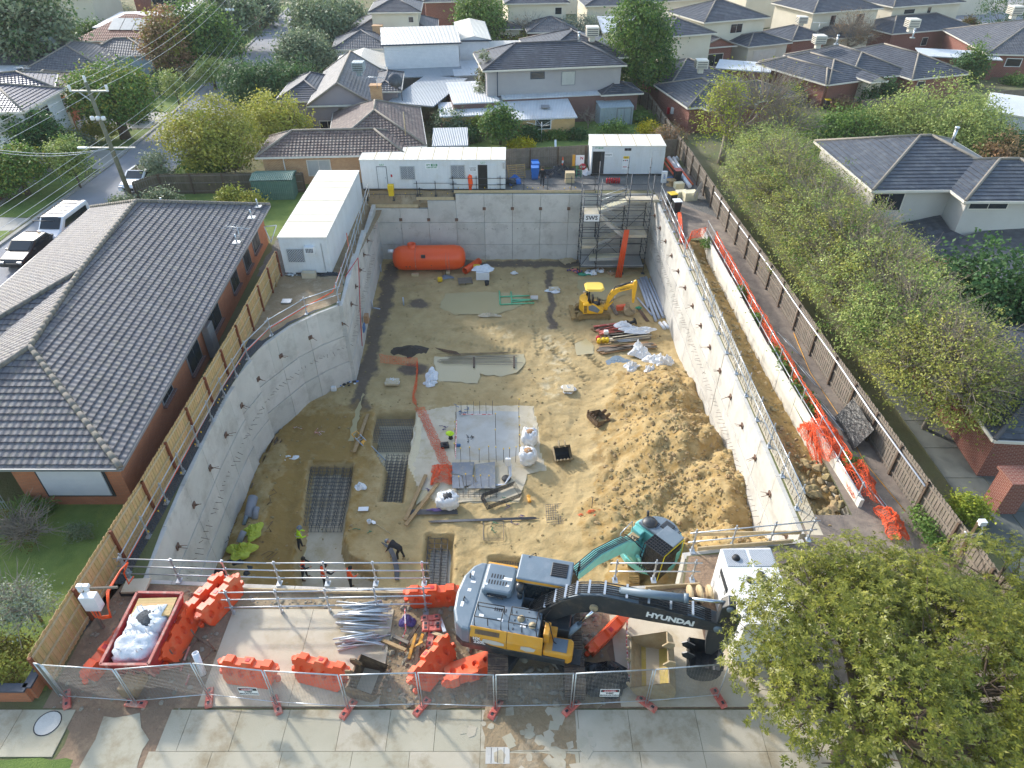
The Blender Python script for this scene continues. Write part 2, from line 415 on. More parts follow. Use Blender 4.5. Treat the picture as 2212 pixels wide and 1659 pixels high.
SGN=1 if _area>0 else-1
PITO=offset_poly(PIT,.18*SGN)
TRENCH=[(12.9,19.5),(14.5,19.5),(14.5,46.5),(13.0,46.5)]
HOLE=[(-12.7,56.2),(-12.7,41.3),(-11.2,41.3)]+PITO[3:]+[(-4.85,55.48),(-4.85,56.2)]
sheet('ground',g_loop(),0,'yard',holes=[HOLE,TRENCH])
FOOT=[]
def P6(v,*xy):return[tuple(v(x,y,-6.0)[:2]) for x,y in xy]
FOOT.append((P6(VN,(995,-235),(1495,-215),(1465,90),(1400,420),(1380,620),(1440,800),(1750,930),(1750,1160),(900,1160),(850,1010),(850,790),(920,420)),-6.95))
FOOT.append((P6(VL,(345,330),(785,330),(770,560),(705,860),(650,1330),(375,1330),(450,940),(300,690)),-6.95))
FOOT.append((P6(VH,(610,165),(790,175),(790,330),(780,560),(590,560),(590,330)),-6.95))
FOOT.append((P6(VH,(1010,310),(1215,315),(1215,560),(1010,560)),-6.6))
PUD=[P6(VE,(740,250),(1000,240),(1240,255),(1230,330),(1080,385),(800,390),(700,340)),P6(VE,(670,660),(1250,640),(1255,700),(1200,760),(1090,785),(960,770),(950,835),(690,815),(665,740)),P6(VE,(1590,170),(1700,150),(1850,150),(1900,260),(1780,300),(1650,260),(1590,220)),P6(VE,(1640,540),(1700,590),(1690,640),(1580,650),(1570,580)),P6(VE,(205,895),(215,900),(180,1060),(150,1200),(115,1200),(150,1050)),P6(VL,(780,1290),(830,1180),(930,1190),(900,1270),(800,1350))]
LOBES=[(9.9,34.0,2.6,3.4,2.1),(9.8,29.0,3.4,3.8,3.0),(8.4,26.0,3.0,3.0,1.6),(11.5,25.5,3.6,5.0,2.9),(11.0,20.5,4.2,3.0,3.2),(7.2,23.8,2.6,2.6,1.0),(9.0,18.0,5.0,1.8,2.0),(6.2,24,2.6,2.8,.9),(-13.9,20,1.3,3,.55),(-13.9,24,1.1,3,.45),(-14,28,1,3,.5)]
BLIND=P6(VL,(790,330),(1240,255),(1640,262),(2060,270),(2110,500),(2135,760),(2210,960),(2000,1000),(1900,1300),(1250,1310),(1000,1300),(830,1180),(690,900),(760,560))
RUTS=[(1.4,44.5,4.6,38.2,.28),(3.0,45,6.2,39,.28),(2.6,41.5,5.2,37.2,.28),(4.4,42.5,7,37.5,.28),(-4.5,43.5,4.5,45.8,.28),(-4.8,46.3,3.8,48.2,.28),(-8.5,50.5,-3,52,.25),(1.5,52,2.0,40,.3),(3.3,52,4.2,46,.3),(-7,42.5,1,40.6,.25)]
def floor_h(x,y):
 z=-6+.10*noise.noise(Vector((x*.35,y*.35,3)))+.09*noise.noise(Vector((x*1.3,y*1.3,7)))+.05*noise.noise(Vector((x*4,y*4,1)))
 hm=0
 for cx,cy,rx,ry,h in LOBES:
  q=((x-cx)/rx)**2+((y-cy)/ry)**2
  if q<4:hm=max(hm,h*math.exp(-q*.9)-h*.027)
 if hm>0:
  hm*=1+.25*noise.noise(Vector((x*.7,y*.7,5)));z+=hm+min(.35,hm*.5)*(noise.noise(Vector((x*1.4,y*1.4,9)))*.7+noise.noise(Vector((x*4.5,y*4.5,2)))*.2)
 for ax,ay,bx,by,wd in RUTS:
  dx,dy=bx-ax,by-ay;L_=math.hypot(dx,dy);s_=((x-ax)*dx+(y-ay)*dy)/L_;q=abs((x-ax)*dy-(y-ay)*dx)/L_
  if 0<s_<L_ and q<wd:z+=-.05+.045*math.sin(s_*15)+(.08 if q>wd*.8 else 0)
 for P in PUD[:5]:
  if inpoly(x,y,P):z=min(z,-6.04)
  else:
   d=pdist(x,y,P)
   if d<.5:z=z*(d/.5)+min(z,-5.93)*(1-d/.5)
 if inpoly(x,y,BLIND):z=-6.02+min(0,z+6)*.1
 for P,zf in FOOT:
  d=pdist(x,y,P)
  if inpoly(x,y,P):z=z+(zf-z)*min(1,d/.22)
  elif d<.7:z+=.12*(1-d/.7)*(1+noise.noise(Vector((x*2,y*2,4))))
 return z
def make_floor():
 x0,x1,y0,y1,st=-15.3,12.5,15.6,55.9,.115
 nx,ny=int((x1-x0)/st),int((y1-y0)/st)
 big=offset_poly(PIT,.12*SGN);idx={};vs=[];fs=[];dark=[];pale=[];rust=[]
 tracks=[((-10.4,54),(-10.2,37.8),.55),((-10.3,37.8),(-10.0,34.8),.4),((-10.2,35.2),(-9.4,34.2),.3),((-10.6,54.4),(11,54.4),.5),((-7.6,47.4),(-7.4,47.2),.6),((3.2,53),(3.0,44),.3)]
 for j in range(ny+1):
  for i in range(nx+1):
   x,y=x0+i*st,y0+j*st
   if not inpoly(x,y,big):continue
   idx[(i,j)]=len(vs);vs.append((x,y,floor_h(x,y)))
   d=0;nx_,ny_=x+.5*noise.noise(Vector((x*.6,y*.6,2))),y+.5*noise.noise(Vector((x*.6,y*.6,8)))
   for a,b,wd in tracks:
    q=pdist(nx_,ny_,[a,b]);d=max(d,1-q/(wd*2.2))
   hp=math.hypot((x+6.9)/1.5,(y-38.6)/.9);d=max(d,1.25-hp) if hp<1.2 else d
   d2=.0
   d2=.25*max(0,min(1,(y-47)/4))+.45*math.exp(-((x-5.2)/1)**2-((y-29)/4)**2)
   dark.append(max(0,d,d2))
   p=.12+.35*noise.noise(Vector((x*.22,y*.22,11)))
   p+=.4*math.exp(-((nx_-3)/1.5)**2-((ny_-42)/3.5)**2)
   if inpoly(x,y,BLIND):p=1
   fp=any(inpoly(x,y,P) for P,_ in FOOT)
   if fp:p=.9 if pdist(x,y,min(FOOT,key=lambda q:pdist(x,y,q[0]))[0])>.25 else 0
   hh=vs[-1][2]
   if hh>-5.6:p=.1
   pale.append(max(0,p));rust.append(.48 if hh>-5.7 else .2+(0 if fp else .5*max(0,min(1,(-6.5-nx_)/3))*max(0,min(1,(36-ny_)/3))))
 for(i,j) in idx:
  q=[(i,j),(i+1,j),(i+1,j+1),(i,j+1)]
  if all(k in idx for k in q):fs.append(tuple(idx[k] for k in q))
 mb=MB();mb.add(vs,fs,True);o=mb.build('pit_floor','earth');o['kind']='structure'
 for nme,arr in(('dark',dark),('pale',pale),('rust',rust)):
  at=o.data.attributes.new(nme,'FLOAT','POINT');at.data.foreach_set('value',arr)
make_floor()
for i,P in enumerate(PUD):sheet('puddle',P,-5.985 if i<5 else-5.955,'puddle',jag=.09 if i<5 else .05)
sheet('blinding_slab',BLIND,-5.975,'concrete_floor',jag=.08)
sheet('wet_screed',P6(VL,(1225,330),(1650,320),(1900,330),(1905,800),(1700,860),(1210,850)),-5.968,'wet_concrete',jag=.02)
for k in(0,2):sheet('footing_base',FOOT[k][0],FOOT[k][1]+.03,MATS['wet_concrete' if k==2 else 'concrete_floor'],jag=.02)
def top_z(x,y):
 if y>54.9:return-1.3 if x<-7.9 else(-.62 if x<-4.85 else-.02)
 if x<-9 and y>44:return-.9 if y>50 else-.45
 return-.02
def wall_panels(pts,name,label,th=.3,bot=-7.1,hz=(-2.45,-4.35),step=2.42,topf=top_z,start=0.):
 t=thing(name,label,'retaining wall',(pts[0][0],pts[0][1],-6));mb=MB()
 segs=[];L=0
 for a,b in zip(pts[:-1],pts[1:]):segs.append((L,Vector(a),Vector(b)));L+=(Vector(b)-Vector(a)).length
 def at(s):
  for l0,a,b in reversed(segs):
   if s>=l0-1e-6:d=(b-a).normalized();return a+d*(s-l0),d
 cuts=sorted(set([round(start+i*step,3) for i in range(int((L-start)/step)+1) if start+i*step>.3]+[round(l0,3) for l0,_,_ in segs]+[L]))
 fine=[0]+[c for c in cuts if c>.01]
 joints=set(round(start+i*step,3) for i in range(int((L-start)/step)+2))
 for s0,s1 in zip(fine[:-1],fine[1:]):
  a,d=at(s0+1e-4);b=a+d*(s1-s0);nrm=Vector((d.y,-d.x))*(-SGN)*-1
  g0=.012 if round(s0,3) in joints else 0;g1=.012 if round(s1,3) in joints else 0
  m_=(a+b)/2;zt=topf(m_.x,m_.y);zs=[zt]+[z for z in hz if z<zt-.3]+[bot]
  for k,(zh,zl) in enumerate(zip(zs[:-1],zs[1:])):
   off=random.uniform(0,.012)+(.0,.03,.06)[min(k,2)]
   o1=a+d*g0+nrm*(-off);o2=b-d*g1+nrm*(-off);p1=a+d*g0+nrm*th;p2=b-d*g1+nrm*th
   mb.prism([o1,o2,p2,p1],zl,zh-(.025 if k else 0))
 mb.build('wall_panels','concrete',t);return t,at,L
def anchors(t,at,L,s0,z,step=2.42,inward=None,skip=()):
 i=0;s=s0
 while s<L-.3:
  if i not in skip:
   p,d=at(s);nrm=Vector((d.y,-d.x))*SGN;zz=z(p.x,p.y) if callable(z) else z
   mb=MB();c=Vector((p.x,p.y,zz))-Vector((nrm.x,nrm.y,0))*.05
   Mx=Matrix((Vector((d.x,d.y,0)),Vector((nrm.x,nrm.y,0)),Vector((0,0,1)))).transposed()
   mb.box(c,(.26,.05,.26),M=Mx)
   n3=Vector((nrm.x,nrm.y,0));d3=Vector((d.x,d.y,0))
   if inward:
    for q in(-.05,.05):mb.tube([c+d3*q,c-n3*random.uniform(.3,.5)+d3*(q+random.uniform(-.12,.12))-Vector((0,0,random.uniform(-.1,.15)))],.016,4)
    mb.cyl(c-n3*.02,c-n3*.14,.05,6)
   else:mb.box(c-n3*.05,(.1,.06,.1),M=Mx)
   mb.build('anchor_plate','rust',t)
  s+=step;i+=1
def starters(t,at,L,s0,z,step,ln=.3):
 mb=MB();s=s0
 while s<L-.2:
  p,d=at(s);nrm=Vector((d.y,-d.x,0))*SGN;c=Vector((p.x,p.y,z(p.x,p.y) if callable(z) else z))
  mb.tube([c,c-nrm*ln*random.uniform(.7,1)+Vector((random.uniform(-.15,.15),random.uniform(-.15,.15),random.uniform(-.12,.1)))],.012,3);s+=step*random.uniform(.8,1.2)
 o=mb.build('starter_bars','rebar',t);return o
BL=[(11.9,55.3),(-11.6,55.3)]
tb,ab,Lb=wall_panels(BL,'concrete_retaining_wall','tall grey concrete panel wall at the far end of the pit behind the orange tank',start=2.27,step=2.4,hz=(-2.5,-4.55))
anchors(tb,ab,Lb,4.67,lambda x,y:-2.25 if x<-4.5 else-1.25,step=2.4);starters(tb,ab,Lb,5,-3.05,.4,.12)
LEFT=[p for p in PIT[:13]]
tl,al,Ll=wall_panels(LEFT,'concrete_retaining_wall','curved grey concrete wall in shade along the left of the pit',start=1.2,hz=(-2.3,-4.3))
anchors(tl,al,Ll,3.6,lambda x,y:-1.35,inward=True);starters(tl,al,Ll,5,-3.1,.33)
RIGHT=[(11.9,55.3),(12.0,42),(12.05,30),(12.0,18.8)][::-1]
tr_,ar,Lr=wall_panels(RIGHT,'concrete_retaining_wall','sunlit pale concrete wall along the right of the pit',start=.9,hz=(-2.3,-4.3))
anchors(tr_,ar,Lr,.9,lambda x,y:-1.15,inward=True);starters(tr_,ar,Lr,1,-3.0,.33,.4)
FR=[(-14.2,16.5),(-7,16.15),(0,16.1),(3.9,16.15),(6.4,16.3),(6.9,17.8),(12.0,18.5)]
tf,af,Lf=wall_panels(FR,'concrete_retaining_wall','concrete wall along the street side of the pit behind the excavator',start=1)
Z1,Z2,Z3,Z4=.006,.012,.018,.024
sheet('site_yard',[(-17.3,41),(-12.75,41.0),(-12.75,56.2),(12.1,56.2),(12.2,46.9),(14.6,46.9),(16.4,47.5),(16.2,61.5),(-13.5,60.5),(-17.6,58)],Z1,'gravel',jag=.1)
sheet('side_strip',[(-15.9,12.5),(-15.0,16.6),(-14.9,22),(-15.05,28),(-14.85,31.2),(-14.3,33.3),(-13.4,35.1),(-12.2,36.5),(-11,37.6),(-11.2,41),(-15.9,41)],Z1,'dark_gravel')
sheet('grass_corner',[(-15.7,33.5),(-14.6,33.2),(-13.6,35.1),(-12.3,36.6),(-11.0,37.7),(-11.2,41.0),(-15.7,41.0)],Z2,'earth_up',jag=.08)
sheet('access_path',[(14.55,19.2),(17.6,19.2),(16.9,40),(16.6,50),(12.3,55.0),(12.3,46.9),(14.55,46.9)],Z2,'grey_path')
sheet('front_strip',[(-15.5,11.4),(10.0,11.4),(10.0,17.9),(7.1,17.6),(6.6,16.1),(-7,15.95),(-14.4,16.3),(-15.5,16.3)],Z1,'red_earth')
sheet('access_path',[(10.0,11.4),(17.7,11.4),(17.6,19.25),(14.6,19.25),(14.6,19.8),(12.9,19.8),(12.2,19.25),(12.2,18.3),(10.0,17.95)],Z1,'grey_path')
sheet('front_soil',[(-10.6,15.2),(7.1,15.0),(7.1,16.05),(-7,15.93),(-13.5,16.2)],Z2,'earth_up',jag=.08)
sheet('work_soil',[(-4.4,11.4),(2.9,11.4),(3.4,13.5),(3.2,15.6),(-4.6,15.6)],Z3,'earth_up',jag=.15)
def slabs(name,xs,ys,m,z0=-.03,z1=.03,gap=.007,clip=None):
 mb=MB()
 for i in range(len(xs)-1):
  for j in range(len(ys)-1):
   a,b,c,d=xs[i]+gap,xs[i+1]-gap,ys[j]+gap,ys[j+1]-gap
   mb.prism([(a,c),(b,c),(b,d),(a,d)],z0,z1)
 return struct(name,mb,m)
mat('pathslab','#c6bca5','#b3a88f',rough=.9,nscale=.6,bump=.006,bscale=25,stain='#8f7e60',sscale=.7,sfac=.8,island=.25)
mat('siteslab','#cbbfa9','#b9ab91',rough=.9,nscale=.8,bump=.006,bscale=25,stain='#a08c68',sscale=.9,sfac=.55,island=.12)
slabs('site_slab',[-10.4,-7.4,-4.4],[11.45,15.15],'siteslab',z1=.05)
slabs('site_slab',[3.6,8.8],[11.45,14.9],'siteslab',z1=.045)
slabs('footpath',[-11.2,-10.55,-8.9,-7.3,-5.55,-3.98,-2.47,-1.0,2.15,3.8,6.0,8.0,10.0,12.0],[10.02,11.35],'pathslab')
slabs('footpath',[-11.4,-9.4,-7.2,-5.0,-3.2,-1.0,.7,2.1,4.0,6.0,8.0,10.0,12.0],[8.1,10.02],'pathslab')
sheet('crossover_soil',[(-14.2,8.0),(-11.1,8.0),(-11.1,11.5),(-14.9,11.5),(-14.2,10.6)],Z2,'red_earth',jag=.1)
mb=MB();mb.prism([(-14.3,9.6),(-13.4,9.6),(-11.4,11.3),(-12.0,11.4),(-13.6,11.2)],-.02,.028)
sheet('footpath_patch',[(-12.9,8.2),(-11.5,8.3),(-11.6,10.4),(-12.2,11.2),(-13.3,11.1),(-13.3,9.6)],Z3+.004,'pathslab',jag=.06)
slabs('footpath',[-20,-18.4,-16.1,-14.35],[9.85,11.35],'pathslab',z1=.035)
sheet('grass_verge',[(-22,7),(-13.9,7),(-13.6,9.8),(-22,9.8)],Z3,'grass',jag=.05)
sheet('front_lawn',[(-40,12.0),(-15.7,12.0),(-15.7,20.6),(-40,20.6)],Z3,'grass')
mbk=MB()
sheet('mud_patch',[(-.9,10.05),(2.0,10.05),(2.1,11.5),(-.9,11.5)],.034,'earth_up',jag=.06)
sheet('mud_patch',[(-.8,8.3),(1.9,8.3),(2.0,9.95),(-.7,9.95)],.036,'earth_up',jag=.04)
for k in range(60):
 x,y,r=random.uniform(-1.6,2.6),random.uniform(8.4,11.4),random.uniform(.1,.27)
 n=random.randint(4,6);a0=random.random()*6
 mbk.prism([(x+r*random.uniform(.7,1.1)*math.cos(a0+6.283*i/n),y+r*random.uniform(.7,1.1)*math.sin(a0+6.283*i/n)) for i in range(n)],.02,.038+k*.0001)
tagp(mbk.build('broken_paving','pathslab'),kind='structure')
sheet('road',[(-37.6,30),(-30.9,30),(-30.6,63),(-31.2,77),(-33.5,110),(-36,150),(-37,240),(-44,240),(-43,150),(-39.8,110),(-37.6,77),(-37.0,62)],Z1,'asphalt')
mb=MB()
for pts in([(-37.6,30),(-37.0,62),(-37.6,77),(-39.8,110),(-43,150)],[(-30.9,30),(-30.6,63),(-31.2,77),(-33.5,110),(-36,150)]):
 for a,b in zip(pts[:-1],pts[1:]):mb.beam((a[0],a[1],.05),(b[0],b[1],.05),.3,.16)
struct('kerb',mb,'kerb')
sheet('footpath',[(-43.5,30),(-42,30),(-41.6,62),(-42.2,77),(-44.8,110),(-49,150),(-50.5,150),(-46.4,110),(-43.6,77),(-43.1,62)],Z2,'drive')
for P in([(-41.6,50),(-37.9,50.8),(-37.3,57.5),(-38.6,61),(-41.6,61)],[(-41.5,66.5),(-37.5,66.2),(-37.7,73),(-41.7,72)],[(-41.9,80),(-38.1,79),(-39.8,105),(-44.3,105)],[(-45.5,112),(-40.3,112),(-43.2,150),(-48.6,150)],[(-41.7,30),(-37.9,30),(-37.8,47.6),(-38.5,49),(-41.7,48)],[(-30.2,56),(-28,56),(-27,75),(-31,76)]):
 sheet('grass_verge',P,Z3,'grass',jag=.1)
sheet('driveway',[(-50,62),(-37.3,61.2),(-37.2,66.2),(-50,67)],Z3+.002,'drive')
sheet('driveway',[(-48,72.6),(-37.9,73.2),(-38.2,78.8),(-48,80)],Z3+.002,'drive')
sheet('driveway',[(-46,47.5),(-37.8,48.2),(-37.7,50.4),(-46,51)],Z3+.002,'drive')
sheet('back_lawn',[(-30.3,47.2),(-17.5,47.2),(-17.5,57.8),(-21,59.3),(-30.5,59.0)],Z2,'grass',jag=.1)
sheet('back_lawn',[(-6.5,62.3),(15,63.6),(15,86),(6.5,86),(6.5,70.5),(-2.5,69.5),(-6,66)],Z2,'grass',jag=.1)
sheet('road',[(62,118),(70,110),(140,150),(150,185),(90,170)],Z1,'asphalt')
sheet('grass_verge',[(66,128),(100,160),(110,190),(70,170)],Z2,'grass')
slabs('side_path',[19.6,21.4,23.2,25.0],[12,14,16,18,20,22,24,26,28,30],'drive' if False else mat('sidepath','#6f726c','#5e615b',rough=.9,island=.15),z1=.02,gap=.02)
mb=MB()
def trz(i,j):
 y=19.2+i*.25;u=j/6;x=12.75+u*1.9
 return(x,y,-.06-(.06+.75*min(1,u*1.35))*max(0,min(1,(46.6-y)/1.5,(y-19.3)/.8))+.16*noise.noise(Vector((x*2.3,y*2.3,0)))+.08*noise.noise(Vector((x*7,y*7,3))))
mb.grid(trz,110,6)
struct('trench_soil',mb,mat('ochre','#b1935a','#8f733f',rough=.95,nscale=2.5,bump=.08,bscale=9,stain='#cfb27c',sscale=2,sfac=.5))
mb=MB();mb.prism([(12.3,18.7),(12.92,18.7),(13.02,46.5),(12.25,46.5)],-.5,.01);struct('wall_footing',mb,'concrete_floor')
mb=MB()
def bz(i,j):
 y=41.0+i*.5;return(-12.9+j*.45,y,(-.05 if j==0 else(-.5-.9*max(0,min(1,(y-46)/8)))*min(1,j/2))+.05*noise.noise(Vector((j*1.1,y*2,0))))
mb.grid(bz,31,4)
def bz2(i,j):return(-12.9+i*.4,55.35+j*.3,-1.45+.5*j+.05*noise.noise(Vector((i*1.1,j*2,0))) if i<13 else-.75+.25*j)
mb.grid(bz2,21,3);mb.prism([(-12.75,55.58),(-7.9,55.58),(-7.9,56.3),(-12.75,56.3)],-2.2,-1.34);mb.prism([(-7.9,55.58),(-4.8,55.58),(-4.8,56.3),(-7.9,56.3)],-2.2,-.66);struct('bench_soil',mb,'earth_up')
t=thing('panel_wall','long white precast panel wall beside the orange mesh, right of the trench','retaining wall',(14.3,30,0))
mb=MB();W2=[(14.15,47.6),(14.25,40),(14.35,32),(14.6,25),(14.95,20.2)]
for a,b in zip(W2[:-1],W2[1:]):
 n=max(1,round(math.hypot(b[0]-a[0],b[1]-a[1])/2.4))
 for k in range(n):
  p=[a[0]+(b[0]-a[0])*k/n,a[1]+(b[1]-a[1])*k/n];q=[a[0]+(b[0]-a[0])*(k+1)/n,a[1]+(b[1]-a[1])*(k+1)/n-.0]
  p[1]-=.02;dz=random.uniform(-.05,.05)
  mb.prism([(p[0],p[1]),(q[0],q[1]+.02),(q[0]+.16,q[1]+.02),(p[0]+.16,p[1])],-1.3,.5+dz)
mb.build('wall_panels',mat('precast','#dcd7ca','#cfc9ba',rough=.85,nscale=1.2,bump=.004,bscale=15,stain='#b3a58a',sscale=1.5,sfac=.35),t)
def paling_fence(pts,label,m_pal,m_post,m_rail,h=1.85,side=1,step=2.4,group=None,pw=.1,cap=False,zb=0.):
 """side=+1: posts and rails on the left-hand side of the walk direction"""
 t=thing('paling_fence',label,'fence',(pts[0][0],pts[0][1],zb),group=group)
 pal=MB()
 for a,b in zip(pts[:-1],pts[1:]):
  a,b=Vector((a[0],a[1],zb)),Vector((b[0],b[1],zb));L=(b-a).length;d=(b-a)/L;n=Vector((-d.y,d.x,0))*side
  ang=math.atan2(d.y,d.x);k=int(L/pw)
  for i in range(k):
   c=a+d*(i+.5)*L/k;hh=h+random.uniform(-.025,.025)
   pal.box(c-n*(.02*(i%2))+Vector((0,0,hh/2)),(L/k*.97,.016,hh),ang)
  np_=max(1,round(L/step))
  for i in range(np_+1):
   c=a+d*L*i/np_+n*.07;mb=MB();mb.box(c+Vector((0,0,(h-.02)/2)),(.1,.1,h-.02),ang);mb.build('post',m_post,t)
  for z in(.25,h*.55,h-.18) if h>1.5 else(.3,h-.2):
   mb=MB();mb.box((a+b)/2+n*.03+Vector((0,0,z)),(L-.02,.04,.08),ang);mb.build('rail',m_rail,t)
  if cap:mb=MB();mb.box((a+b)/2+Vector((0,0,h+.03)),(L,.12,.03),ang);mb.build('cap',m_rail,t)
 pal.build('palings',m_pal,t);return t
paling_fence([(-15.62,12.1),(-15.4,20),(-15.38,32),(-15.6,41)],'new yellow pine paling fence with brown posts between the brick house and the pit','new_pine','post_brown','pale_timber',side=-1,step=2.35)
paling_fence([(17.75,13.5),(17.35,20),(16.95,29),(16.75,37),(16.2,48),(15.9,62)],'weathered grey paling fence with top rail along the right of the site','old_timber','dark_timber','old_timber',side=1,h=1.8)
BF=[VJ(1640,240,1.85)[:2],VK(560,195,1.85)[:2],VK(1560,128,1.85)[:2]]
paling_fence([(-13,BF[0][1]-.2),BF[0],BF[1],BF[2]],'grey paling fence behind the white site huts','old_timber','dark_timber','old_timber',side=-1,h=1.85)
paling_fence([(-30.6,53.5),(-29.3,55.3),(-21.5,55.6),(-17.4,55.7)],'old brown paling fence between the street corner and the green shed',mat('fence_moss','#7a6f5b','#5f5747',rough=.95,island=.4),'dark_timber','old_timber',side=-1,h=1.75)
RAILS_GRP='galvanised tube guard rails round the pit'
def guard_rail(pts,label,h=(.47,.94,1.37),step=1.95,foot=True,lean=0.0,m='galv',top=1.5,name='guard_rail',r=.026):
 t=thing(name,label,'guard rail',(pts[0][0],pts[0][1],pts[0][2] if len(pts[0])>2 else 0),group=RAILS_GRP)
 P=[Vector((p[0],p[1],p[2] if len(p)>2 else 0)) for p in pts]
 for a,b in zip(P[:-1],P[1:]):
  L=(b-a).length;d=(b-a)/L;n=max(1,round(L/step))
  for i in range(n+1):
   if i==0 and a is not P[0]:continue
   c=a+d*L*i/n;mb=MB();mb.beam(c,c+Vector((lean,0,top)),.05,.05,up=(0,1,0))
   if foot:mb.box(c+Vector((0,-.05,.015)),(.2,.26,.03));mb.box(c+Vector((0,.03,.1)),(.09,.09,.2))
   for z in h:mb.box(c+Vector((lean*z/top,0,z)),(.09,.1,.09))
   mb.build('post',MATS[m],t)
  for z in h:
   q=0;k=max(1,round(L/4.0))
   for j in range(k):
    e0=a+d*(L*j/k-.25);e1=a+d*(L*(j+1)/k+.25);o=Vector((lean*z/top,0,z+(.012 if j%2 else 0)))
    mb=MB();mb.cyl(e0+o,e1+o+Vector((0,0,random.uniform(-.02,.02))),r,8);mb.build('rail',MATS[m],t)
 return t
guard_rail([(-10.3,14.92),(-3.2,15.08)],'front guard rail standing on the pale slab, casting rail shadows')
guard_rail([(-14.9,16.55),(-9.0,16.35),(-3.4,16.35)],'guard rail on the street-side edge of the pit behind the orange barriers',h=(.3,.75,1.2),top=1.3)
guard_rail([(-15.05,16.8),(-15.05,28),(-14.85,31.4),(-14.2,33.8),(-12.7,36.2),(-11.0,37.6)],'guard rail curving along the left wall beside the new pine fence',top=1.2,h=(.55,1.05))
guard_rail([(-11.1,38),(-11.3,44),(-11.9,54.8)],'guard rail on the left rim beside the side wall of the white hut',top=1.2,h=(.55,1.05),foot=False)
guard_rail([(12.3,20.2),(12.22,32),(12.2,44),(12.25,54)],'guard rail standing on the right wall above the starter bars',top=1.45,h=(.6,1.15))
guard_rail([(14.95,20.5),(14.7,27),(14.6,34),(14.5,42),(14.45,47)],'guard rail on the far side of the white panel wall carrying orange mesh',top=1.3,h=(.6,1.2),foot=False)
guard_rail([VJ(110,705),VJ(800,700)],'short guard rail with planks in front of the lunch room hut',top=1.0,h=(.5,.95),foot=False) if False else None
guard_rail([(-12.3,55.75,-.7),(-7.8,55.75,-.7)],'low guard rail on the sunken step at the far left corner of the pit',top=1.1,h=(.5,1.0),m='steel_dark',r=.022)
guard_rail([(-8.0,55.7,-.3),(-4.9,55.7,-.3)],'three-post guard rail on the middle step of the far wall',top=1.3,h=(.55,1.1),m='steel_dark',r=.022)
guard_rail([(-5.0,55.9),(7.0,55.9)],'guard rail along the far wall in front of the bins and the lunch room door',top=1.35,h=(.6,1.15),m='steel_dark',r=.022)
guard_rail([(4.0,16.5),(7.0,16.5)],'guard rail above the cab of the turquoise excavator',top=1.2,h=(.5,1.0))
guard_rail([(7.3,17.9),(12.2,18.5)],'guard rail behind the white generator',top=1.3,h=(.55,1.1))
def capped_bars(name,label,pts,h,cat='starter bars',lean=.1,caps=.35,r=.011,m='rebar'):
 t=thing(name,label,cat,pts[0]);mb=MB();one_=len(pts)<=50
 for p in pts:
  if one_:mb=MB()
  q=Vector(p)+Vector((random.uniform(-lean,lean),random.uniform(-lean,lean),h*random.uniform(.9,1.1)));mb.tube([p,q],r,4)
  o=mb.build('bar',MATS[m],t) if one_ else None
  if random.random()<caps and one_:cp=MB();cp.lathe([(.0,.03),(.035,.025),(.035,-.02),(.012,-.06)],q,8);cp.build('cap','yellow_cap',o)
 if not one_:tagp(mb.build('bars',MATS[m],t),kind='stuff')
 return t
capped_bars('starter_bars','row of bent starter bars with yellow caps along the top of the right wall',[(x,19.5+i*.3,-.02) for i in range(115) for x in(12.35,12.7)],.5,lean=.12,caps=.12,r=.014)
capped_bars('starter_bars','starter bars with yellow caps along the left rim beside the gravel strip',[(-14.98-(.0 if i<50 else 0),17+i*.28,0) for i in range(50)],.3,lean=.05,caps=.25)
capped_bars('starter_bars','starter bars with yellow caps along the far wall by the lunch room',[(-12.2+i*.45,55.85,-.1 if i>16 else-.6) for i in range(40)],.45,lean=.03,caps=.4)
t=thing('formwork','timber edge formwork planks on top of the far wall','formwork',(-4,55.6,0))
for a,b in(((-4.9,55.62,.1),(7.0,55.62,.1)),((-8.1,55.5,-.45),(-4.9,55.5,-.45)),((-12.3,55.5,-1.1),(-8.0,55.5,-1.1)),((-12.7,55.6,.35),(-12.3,52.6,.0))):
 mb=MB();mb.beam(a,b,.05,.26);mb.build('plank','pale_timber',t)
t=thing('formwork','timber edge formwork planks along the street-side wall','formwork',(-8,16,0))
for a,b in(((-11.9,16.0,.08),(-7.2,15.9,.08)),((-7.2,15.85,.05),(-3.0,15.8,.05)),((7.5,17.9,.12),(11.5,18.3,.12)),((7.4,18.5,.3),(11.9,18.6,.3)),((5.1,16.0,.15),(7.2,16.2,.1))):
 mb=MB();mb.beam(a,b,.05,.2);mb.build('plank','pale_timber',t)
mat('mesh_wire','#8f8f8a','#7b7c78',rough=.5,metal=.5)
FP=[VG(270,1040),] if False else None
feet=[VG(435,1225),VG(875,1255),VG(1345,1215),VG(1775,1262),VH(115,1290),VH(585,1275),VH(1055,1290),VH(1540,1280),VH(2020,1255),VI(345,1160)]
tops_h=2.05
frm=None
